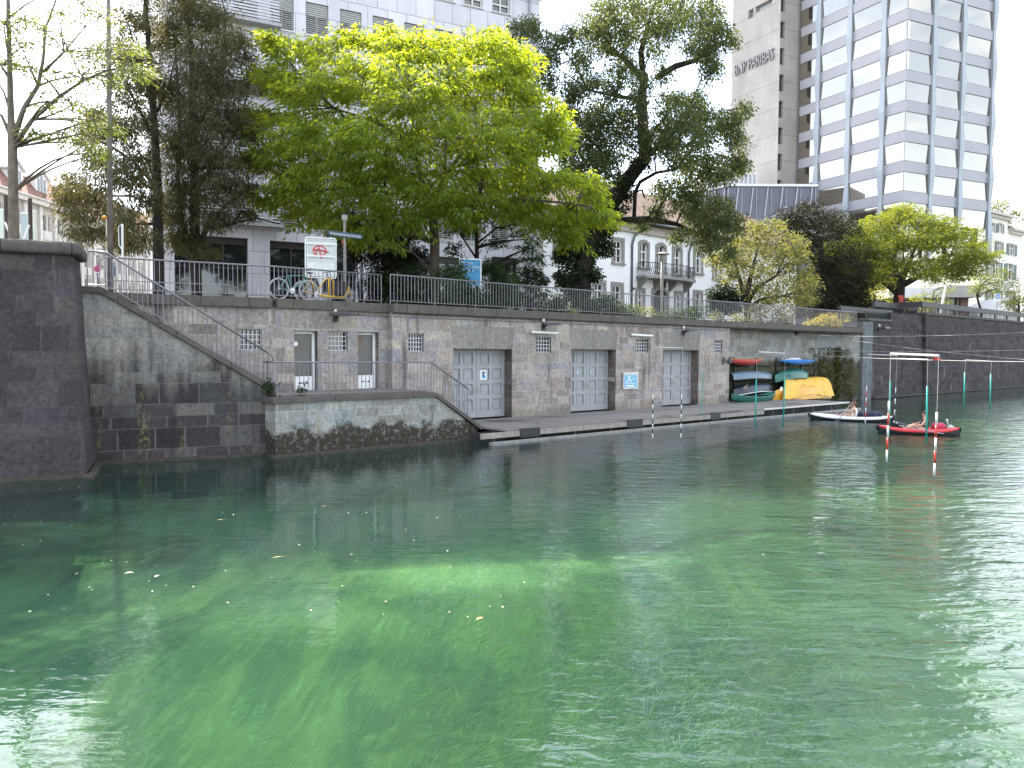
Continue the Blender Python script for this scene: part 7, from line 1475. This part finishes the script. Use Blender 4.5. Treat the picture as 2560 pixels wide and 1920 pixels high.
for s, rr in ((0, r2), (fcS, .21)):
    a_, b_ = MB(), MB(); wheel(a_, b_, X(s, rr), BF2.e, UP, rr, .022); o = a_.build('tyre', TYRE, t, smooth=True); b_.build('rim', RIM, o)
mb = MB(); q0 = X(.48, .25)
mb.tube([q0, X(.8, .2), X(fcS - .45, .2), X(fcS - .28, .22), X(fcS - .14, .45), X(fcS - .12, .60)], [.03, .04, .04, .04, .035, .03], 8); mb.tube([X(0, r2), q0], .018, 6); mb.tube([q0, X(.28, .80)], .02, 6); mb.tube([X(0, r2), X(.30, .72)], .014, 6); mb.tube([q0, X(.62, .5), X(.82, .78), X(.95, .80)], .022, 6); mb.tube([X(.95, .22), X(.95, .78)], .022, 6); mb.tube([X(1.12, .22), X(1.12, .70), X(1.04, .82), X(.95, .80)], .022, 6); mb.tube([X(fcS - .13, .50), X(fcS - .02, .32), X(fcS, .21)], .016, 6); mb.build('frame', YEL, t, smooth=True)
mb = MB(); mb.prism([X(1.16, .26, -.26), X(fcS - .38, .26, -.26), X(fcS - .22, .72, -.26), X(1.16, .74, -.26)], BF2.n * .52); mb.build('cargo_box', paint('black_box_cloth', (0.016, 0.012, 0.016), .7, 0, .2), t)
mb = MB(); mb.rod(X(.28, .80), X(.26, .93), .013, 6); mb.ellipsoid(X(.25, .95), BF2.e * .13, BF2.n * .07, UP * .035); mb.build('saddle', BLACK, t, smooth=True)
mb = MB(); mb.tube([X(.95, .80), X(.88, 1.0)], .015, 6); mb.tube([X(.86, 1.0, -.28), X(.88, 1.02), X(.86, 1.0, .28)], .013, 6); mb.build('handlebar', BLACK, t)
mb = MB(); mb.disc(q0 + BF2.n * .05, BF2.e * .10, UP * .10, 18, BF2.n * .006); mb.tube([q0 + BF2.n * .07, q0 + BF2.n * .08 + BF2.e * .12 - UP * .1], .012, 5); mb.build('crank', RIM, t)
BF3 = Frame(M.P(0, 0, -1.7), ANG); c3 = BF3.sh(1196, 768)[0]; t = thing('bicycle', 'bicycle half hidden behind the railing and shrubs under the blue poster board', 'bicycle', BF3.P(c3, gz), 'bicycles on the promenade'); X = lambda s, h, d=0: BF3.P(c3 + s, gz + h, d)
for s in (0, -1.02):
    a_, b_ = MB(), MB(); wheel(a_, b_, X(s, .33), BF3.e, UP, .33); o = a_.build('tyre', TYRE2, t, smooth=True); b_.build('rim', RIM, o)
mb = MB()
for (p, q) in (((-.45, .29), (-.6, .8)), ((-.6, .75), (-.16, .8)), ((-.45, .29), (-.13, .68)), ((-.16, .85), (-.11, .62)), ((-.45, .29), (-1.02, .33)), ((-.6, .75), (-1.02, .33)), ((-.11, .62), (0, .33))): mb.rod(X(*p), X(*q), .015, 6)
mb.build('frame', paint('dark_bike_frame', (0.03, 0.03, 0.035), .4), t)
mb = MB(); mb.tube([X(-.17, .95, -.28), X(-.15, .97), X(-.17, .95, .28)], .013, 6); mb.rod(X(-.16, .84), X(-.16, .97), .013, 6); mb.build('handlebar', BLACK, t); mb = MB(); mb.ellipsoid(X(-.63, .92), BF3.e * .13, BF3.n * .07, UP * .035); mb.rod(X(-.6, .8), X(-.63, .92), .013, 6); mb.build('saddle', BLACK, t, smooth=True)
# --- petals and leaves drifting on the water
mb = MB()
for i in range(130):
    u, v = RNG.random() * 1350 - 20, 1150 + 420 * RNG.random() ** 1.3
    if RNG.random() < .25: u = 1300 + RNG.random() * 900; v = 1150 + 250 * RNG.random()
    c = on_z(u, v, .006); r = .007 + .011 * RNG.random(); a = RNG.random() * 6.28; ex = Vector((math.cos(a), math.sin(a), 0)); ey = Vector((-ex.y, ex.x, 0)); mb.add([c - ex * r * 1.4, c + ey * r * .7 + UP * .004, c + ex * r * 1.4, c - ey * r * .7 + UP * .004], [(0, 1, 2, 3)])
mb.build('floating_petals', paint('cream_petals', (0.44, 0.39, 0.29), .7), None, kind='stuff', label='small cream petals scattered over the green water', cat='petals')
for (u, v, r, a, lab) in ((322, 1433, .055, .3, 'larger pale leaf floating left of its twin on the green water'), (392, 1441, .042, 1.2, 'smaller pale leaf floating near the lower left'), (1199, 1547, .05, .8, 'orange leaf floating alone in the middle of the canal'), (815, 1266, .11, .15, 'thin yellowish twig drifting below the landing block'), (555, 1300, .10, .2, 'thin yellow twig drifting left of the middle'), (700, 1393, .13, .4, 'curved thin yellow stalk drifting in the middle left')):
    c = on_z(u, v, .008); ex = Vector((math.cos(a), math.sin(a), 0)); ey = Vector((-ex.y, ex.x, 0)); mb = MB(); k_ = .45 if r < .08 else .06
    mb.add([c - ex * r, c - ex * r * .3 + ey * r * k_ + UP * .012, c + ex * r * .5 + ey * r * k_ * .8 + UP * .01, c + ex * r * 1.1 + UP * .004, c + ex * r * .4 - ey * r * k_ + UP * .012, c - ex * r * .4 - ey * r * k_ * .8 + UP * .01], [(0, 1, 2, 3, 4, 5)])
    mb.build('floating_leaf', paint('orange_leaf', (0.50, 0.27, 0.06), .7) if u == 1199 else (paint('cream_petals', (0, 0, 0)) if k_ > .1 else paint('yellow_twig', (0.35, 0.30, 0.10), .7)), None, label=lab, cat='leaf', group='leaves drifting on the water')
# ================================================================== PADDLERS
def skin(name, pts, edges, mat, parent, sub=2, root=0):
    """one continuous body grown round a skeleton of (point, radius)"""
    me = bpy.data.meshes.new(name); me.from_pydata([tuple(p) for p, r in pts], edges, []); o = bpy.data.objects.new(name, me); COL.objects.link(o)
    sm = o.modifiers.new('skin', 'SKIN'); sm.use_smooth_shade = True
    lay = me.skin_vertices[0].data if me.skin_vertices else None
    if lay is None:
        bm_ = bmesh.new(); bm_.from_mesh(me); bm_.verts.layers.skin.verify(); bm_.to_mesh(me); bm_.free(); lay = me.skin_vertices[0].data
    for i, (p, r) in enumerate(pts): lay[i].radius = (r, r) if not hasattr(r, '__len__') else r; lay[i].use_root = (i == root)
    ss = o.modifiers.new('sub', 'SUBSURF'); ss.levels = sub; ss.render_levels = sub
    dg = bpy.context.evaluated_depsgraph_get(); dg.update(); m2 = bpy.data.meshes.new_from_object(o.evaluated_get(dg)); bpy.data.objects.remove(o)
    m2.materials.clear(); m2.materials.append(mat); m2.name = name; m2.polygons.foreach_set('use_smooth', [True] * len(m2.polygons)); return link(name, m2, parent)
SKINM = paint('skin', (0.46, 0.27, 0.19), .5, 0, .06, 12)
def paddler(label, pos, f, c, hips, top_mat, hair_mat, handL, handR, legs, bun=False, glasses=False, lean=.05, head_turn=0.0, tank=True):
    """f: facing, c: sideways towards the viewer, pos: seat point; hands in local (f, c, up) metres"""
    X = lambda a, b, z: Vector(pos) + f * a + c * b + UP * z
    t = thing('person', label, 'person', pos)
    pts = []; E = []
    def v(p, r, link_=None):
        pts.append((p, r)); i = len(pts) - 1
        if link_ is not None: E.append((link_, i))
        return i
    pel = v(X(0, 0, .10), .14); ab = v(X(lean * .4, 0, .25), .13, pel); ch = v(X(lean * .8, 0, .40), .145, ab); nk = v(X(lean * 1.2, 0, .545), .052, ch); hd0 = v(X(lean * 1.5 + .01, 0, .615), .066, nk); hd1 = v(X(lean * 1.6 + .015, 0, .70), .088, hd0); v(X(lean * 1.6 + .0, 0, .765), .062, hd1)
    for sgn, hand in ((1, handL), (-1, handR)):
        sh_ = v(X(lean * 1.0, sgn * .165, .475), .052, ch); hp = X(*hand); shp = X(lean, sgn * .165, .475); mid = shp.lerp(hp, .5); el = mid - UP * .09 + c * sgn * .05 - f * .02
        ue = v(shp.lerp(el, .55), .05, sh_); e_ = v(el, .043, ue); fo = v(el.lerp(hp, .45), .040, e_); wr = v(el.lerp(hp, .86), .025, fo); dh = (hp - el).normalized(); pm_ = v(hp - dh * .01, .034, wr)
        side = dh.cross(UP).normalized(); dn = dh.cross(side)
        for k_, (off, ln) in enumerate(((-.030, .062), (-.010, .074), (.010, .070), (.030, .055))):
            b0 = hp + dh * .03 + side * off; m0 = b0 + dh * ln * .45 - UP * .012; q = v(b0, .010, pm_); q = v(m0, .009, q); v(m0 - UP * .03 - dh * .012, .008, q)
        th = hp + side * .042 - dh * .01; q = v(th, .011, pm_); v(th + dh * .03 - UP * .02, .009, q)
    for sgn, (kn, ft) in ((1, legs[0]), (-1, legs[1])):
        hp_ = v(X(.06, sgn * .09, .10), .095, pel); K_ = X(*kn); F_ = X(*ft); th = v(X(.06, sgn * .09, .10).lerp(K_, .5), .082, hp_); k2 = v(K_, .058, th); cf = v(K_.lerp(F_, .4), .056, k2); an_ = v(F_, .036, cf); to = v(F_ + (F_ - K_).normalized() * .06 + UP * .05, .034, an_); v(F_ + f * .07 + UP * .13, .026, to)
    skin('body', pts, E, SKINM, t)
    hc = X(lean * 1.6 + .012, 0, .695)
    ht = (f + c * head_turn).normalized(); hs = UP.cross(ht)
    # face
    mb = MB(); mb.ellipsoid(hc + ht * .088 - UP * .012, ht * .020, hs * .012, UP * .022, 8, 6); mb.ellipsoid(hc + hs * .088 - UP * .01, ht * .02, hs * .010, UP * .028, 8, 6); mb.ellipsoid(hc - hs * .088 - UP * .01, ht * .02, hs * .010, UP * .028, 8, 6); mb.build('nose_and_ears', SKINM, t, smooth=True)
    mb = MB(); mb.ellipsoid(hc + ht * .082 - UP * .055, ht * .008, hs * .024, UP * .007, 8, 6); mb.build('mouth', paint('lips', (0.35, 0.11, 0.09), .5), t)
    mb = MB()
    for sg in (1, -1):
        if glasses: mb.ellipsoid(hc + ht * .080 + hs * sg * .034 + UP * .008, ht * .012, hs * .030, UP * .020, 8, 6)
        else: mb.ellipsoid(hc + ht * .082 + hs * sg * .032 + UP * .008, ht * .006, hs * .013, UP * .008, 8, 6)
    mb.build('sunglasses' if glasses else 'eyes', BLACK, t)
    # hair
    mb = MB(); mb.ellipsoid(hc - ht * .022 + UP * .028, ht * .094, hs * .098, UP * .088, 14, 10); mb.ellipsoid(hc - ht * .055 - UP * .03, ht * .055, hs * .085, UP * .07, 12, 8)
    if bun: mb.ellipsoid(hc - ht * .045 + UP * .135, ht * .048, hs * .05, UP * .045, 12, 8)
    mb.build('hair', hair_mat, t, smooth=True)
    # top
    sp = [(X(0, 0, .09), .165), (X(lean * .4, 0, .25), .152), (X(lean * .8, 0, .39), .168), (X(lean * 1.0, 0, .475), .11)]
    e2 = [(0, 1), (1, 2), (2, 3)]
    if True: sp += [(X(lean, .125, .485), .050), (X(lean, -.125, .485), .050)]; e2 += [(3, 4), (3, 5)]
    skin('top', sp, e2, top_mat, t); return t
def inflatable(label, left, right, mat, width=.74, rise=.13, tube_r=.092, bow_black=True):
    a, b = Vector(left), Vector(right); ax = (b - a); ln = ax.length; ax.normalize(); side = Vector((ax.y, -ax.x, 0)); t = thing('kayak', label, 'kayak', (a + b) / 2, 'kayaks afloat')
    n = 26; rim = []; rows = []
    def wid(x): return max(.02, width / 2 * (1 - abs(2 * x - 1) ** 2.8))
    def zz(x): return .115 + rise * abs(2 * x - 1) ** 3
    for sg in (1, -1):
        r_ = []
        for i in range(n + 1):
            x = i / n if sg > 0 else 1 - i / n; r_.append(a + ax * ln * x + side * sg * wid(x) + UP * zz(x))
        rim += r_[:-1] if sg > 0 else r_[:-1]
    rad = []
    for i in range(len(rim)): x = (i if i <= n else 2 * n - i) / n; rad.append(tube_r * (1 - .62 * abs(2 * x - 1) ** 5))
    mb = MB(); mb.tube(rim, rad, 10, closed=True); mb.build('side_tube', mat, t, smooth=True)
    for i in range(n + 1):
        x = i / n; w = wid(x) * 1.12 + .07; z = zz(x); row = []
        for j in range(11):
            th = math.pi * j / 10; row.append(a + ax * ln * x + side * w * math.cos(th) + UP * (z - .03 - (z + .06) * math.sin(th) ** .6))
        rows.append(row)
    sheet('hull_bottom', rows, paint('black_hull_rubber', (0.014, 0.014, 0.018), .5, 0, .2), t)
    mb = MB(); mb.tube([a - ax * .03 + UP * (zz(0) - .16), a - ax * .09 + UP * (zz(0) - .02), a + ax * .10 + UP * (zz(0) + .075)], [.05, .055, .03], 8); mb.tube([b + ax * .02 + UP * (zz(1) - .16), b + ax * .05 + UP * (zz(1) + .0), b - ax * .12 + UP * (zz(1) + .06)], [.04, .05, .03], 8); mb.build('end_cap', paint('black_hull_rubber', (0, 0, 0)), t, smooth=True)
    rows = [[a + ax * ln * i / n + side * wid(i / n) * j * .95 + UP * (.08 + rise * .8 * abs(2 * i / n - 1) ** 3) for j in (-1, 0, 1)] for i in range(n + 1)]
    sheet('floor', rows, paint('grey_floor', (0.16, 0.16, 0.17), .7), t)
    return t, a, b, ax, side
def paddle(label, p, q, roll=None, group='paddles in the kayaks'):
    p, q = Vector(p), Vector(q); ax = (q - p).normalized(); t = thing('paddle', label, 'paddle', (p + q) / 2, group); mb = MB(); mb.rod(p, q, .016, 8); mb.build('shaft', paint('paddle_shaft', (0.30, 0.30, 0.31), .35, .5), t)
    w = ax.cross((Vector(p) - CAM).normalized() + UP * .25).normalized()
    for e, d in ((p, -ax), (q, ax)):
        mb = MB(); out = [(0, .02), (.08, .06), (.22, .085), (.36, .075), (.44, .03)]; ps = [e + d * x + w * y for x, y in out] + [e + d * x - w * y for x, y in out[::-1]]; mb.prism(ps, w.cross(d) * .012); mb.build('blade', BLACK, t)
# white kayak
kw_, a, b, ax, sd = inflatable('white inflatable kayak with a black bottom and a navy bag behind its paddler', on_z(2026, 1047, 0), on_z(2232, 1056, 0), paint('white_kayak_skin', (0.66, 0.66, 0.68), .4, 0, .05))
L_ = (b - a).length; f = -ax; cs = sd if sd.y < 0 else -sd
s1_ = a + ax * L_ * .545 + UP * .06
p0, p1 = s1_ + f * .50 + cs * .34 + UP * .22, s1_ + f * .04 + cs * .06 + UP * .80
paddler('person in a white sleeveless top and sunglasses paddling the white kayak', s1_, f, cs, 0, paint('white_cotton', (0.75, 0.73, 0.70), .8, 0, .04), paint('auburn_hair', (0.10, 0.035, 0.02), .5), (.36, .20, .38), (.20, -.06, .62), (((.36, .12, .24), (.66, .12, .12)), ((.36, -.12, .22), (.68, -.12, .12))), glasses=True, lean=.02)
q0 = Vector(s1_) + f * .36 + cs * .20 + UP * .38; q1 = Vector(s1_) + f * .20 - cs * .06 + UP * .62; dq = (q1 - q0).normalized(); paddle('black bladed paddle held upright across the white kayak', q0 - dq * .55, q1 + dq * .22)
bp = a + ax * L_ * .73 + UP * .26; t = thing('bag', 'navy stuffed bag lying behind the paddler of the white kayak', 'bag', bp, 'bags in the kayaks'); mb = MB(); mb.tube([bp - ax * .52, bp - ax * .44, bp - ax * .1 + UP * .01, bp + ax * .3 + UP * .02, bp + ax * .44, bp + ax * .5], [.06, .15, .18, .185, .15, .05], 14); mb.build('body', paint('navy_cloth', (0.012, 0.014, 0.04), .7, 0, .25, 6, .4), t, smooth=True)
mb = MB(); mb.tube([bp + ax * .2 + UP * .20, bp + ax * .3 + UP * .23, bp + ax * .40 + UP * .19], .014, 6)
for x in (-.25, .25): mb.tube([bp + ax * x + (cs * math.cos(th) + UP * math.sin(th)) * .19 for th in [R(-30 + 24 * i) for i in range(10)]], .012, 5)
mb.build('strap', paint('grey_strap', (0.10, 0.10, 0.12), .7), t)
# red kayak
kr_, a, b, ax, sd = inflatable('red inflatable kayak with a black bottom close to the slalom poles', on_z(2196, 1081, 0), on_z(2398, 1087, 0), paint('red_kayak_skin', (0.50, 0.03, 0.035), .4, 0, .08), width=.78, rise=.14)
L_ = (b - a).length; f = -ax; cs = sd if sd.y < 0 else -sd
s2_ = a + ax * L_ * .573 + UP * .06
paddler('person in a black sleeveless top with a dark hair bun sitting in the red kayak', s2_, f, cs, 0, paint('black_cotton', (0.018, 0.020, 0.035), .7, 0, .15), paint('dark_hair', (0.035, 0.018, 0.014), .45), (.34, .16, .26), (.30, -.24, .30), (((.40, .14, .26), (.70, .12, .12)), ((.40, -.14, .24), (.72, -.12, .12))), bun=True, lean=.0, head_turn=.35)
h0, h1 = Vector(s2_) + f * .32 - cs * .26 + UP * .27, Vector(s2_) + f * .36 + cs * .17 + UP * .23
paddle('black bladed paddle lying slanting across the red kayak', on_z(2252, 1066, .42) - cs * .25, Vector(on_z(2357, 1084, .17)) + cs * .1)
bp = a + ax * L_ * .76 + UP * .27; t = thing('bag', 'red and clear packed bag behind the paddler of the red kayak', 'bag', bp, 'bags in the kayaks'); mb = MB(); mb.tube([bp - ax * .28, bp - ax * .2, bp + ax * .12, bp + ax * .22], [.06, .16, .15, .05], 12); mb.build('body', paint('crimson_cloth', (0.42, 0.02, 0.06), .6, 0, .2, 6, .3), t, smooth=True)
mb = MB(); mb.tube([bp + ax * .26 - UP * .06, bp + ax * .36, bp + ax * .5 - UP * .04], [.06, .11, .05], 10); mb.build('clear_pouch', glassmat('clear_plastic', (0.35, 0.33, 0.34), .1, .8), t, smooth=True); mb = MB(); mb.rod(bp + ax * .28 + UP * .08, bp + ax * .24 + UP * .26, .022, 8); mb.ellipsoid(bp + ax * .24 + UP * .27, (.045, 0, 0), (0, .045, 0), (0, 0, .03)); mb.build('white_bottle', PWHITE, t, smooth=True)
fp = a + ax * L_ * .24 + UP * .27; t = thing('dry_bag', 'black lashed bag in the bow of the red kayak', 'bag', fp, 'bags in the kayaks'); mb = MB(); mb.tube([fp - ax * .26, fp - ax * .16, fp + ax * .1, fp + ax * .3], [.05, .13, .15, .06], 12); mb.build('body', paint('black_dry_bag', (0.02, 0.02, 0.026), .5, 0, .25, 6, .3), t, smooth=True); mb = MB(); mb.tube([fp + cs * .13 - ax * .2, fp + cs * .10 + UP * .12 - ax * .05, fp - cs * .05 + UP * .15, fp - cs * .13], .012, 6); mb.build('strap', PWHITE, t)
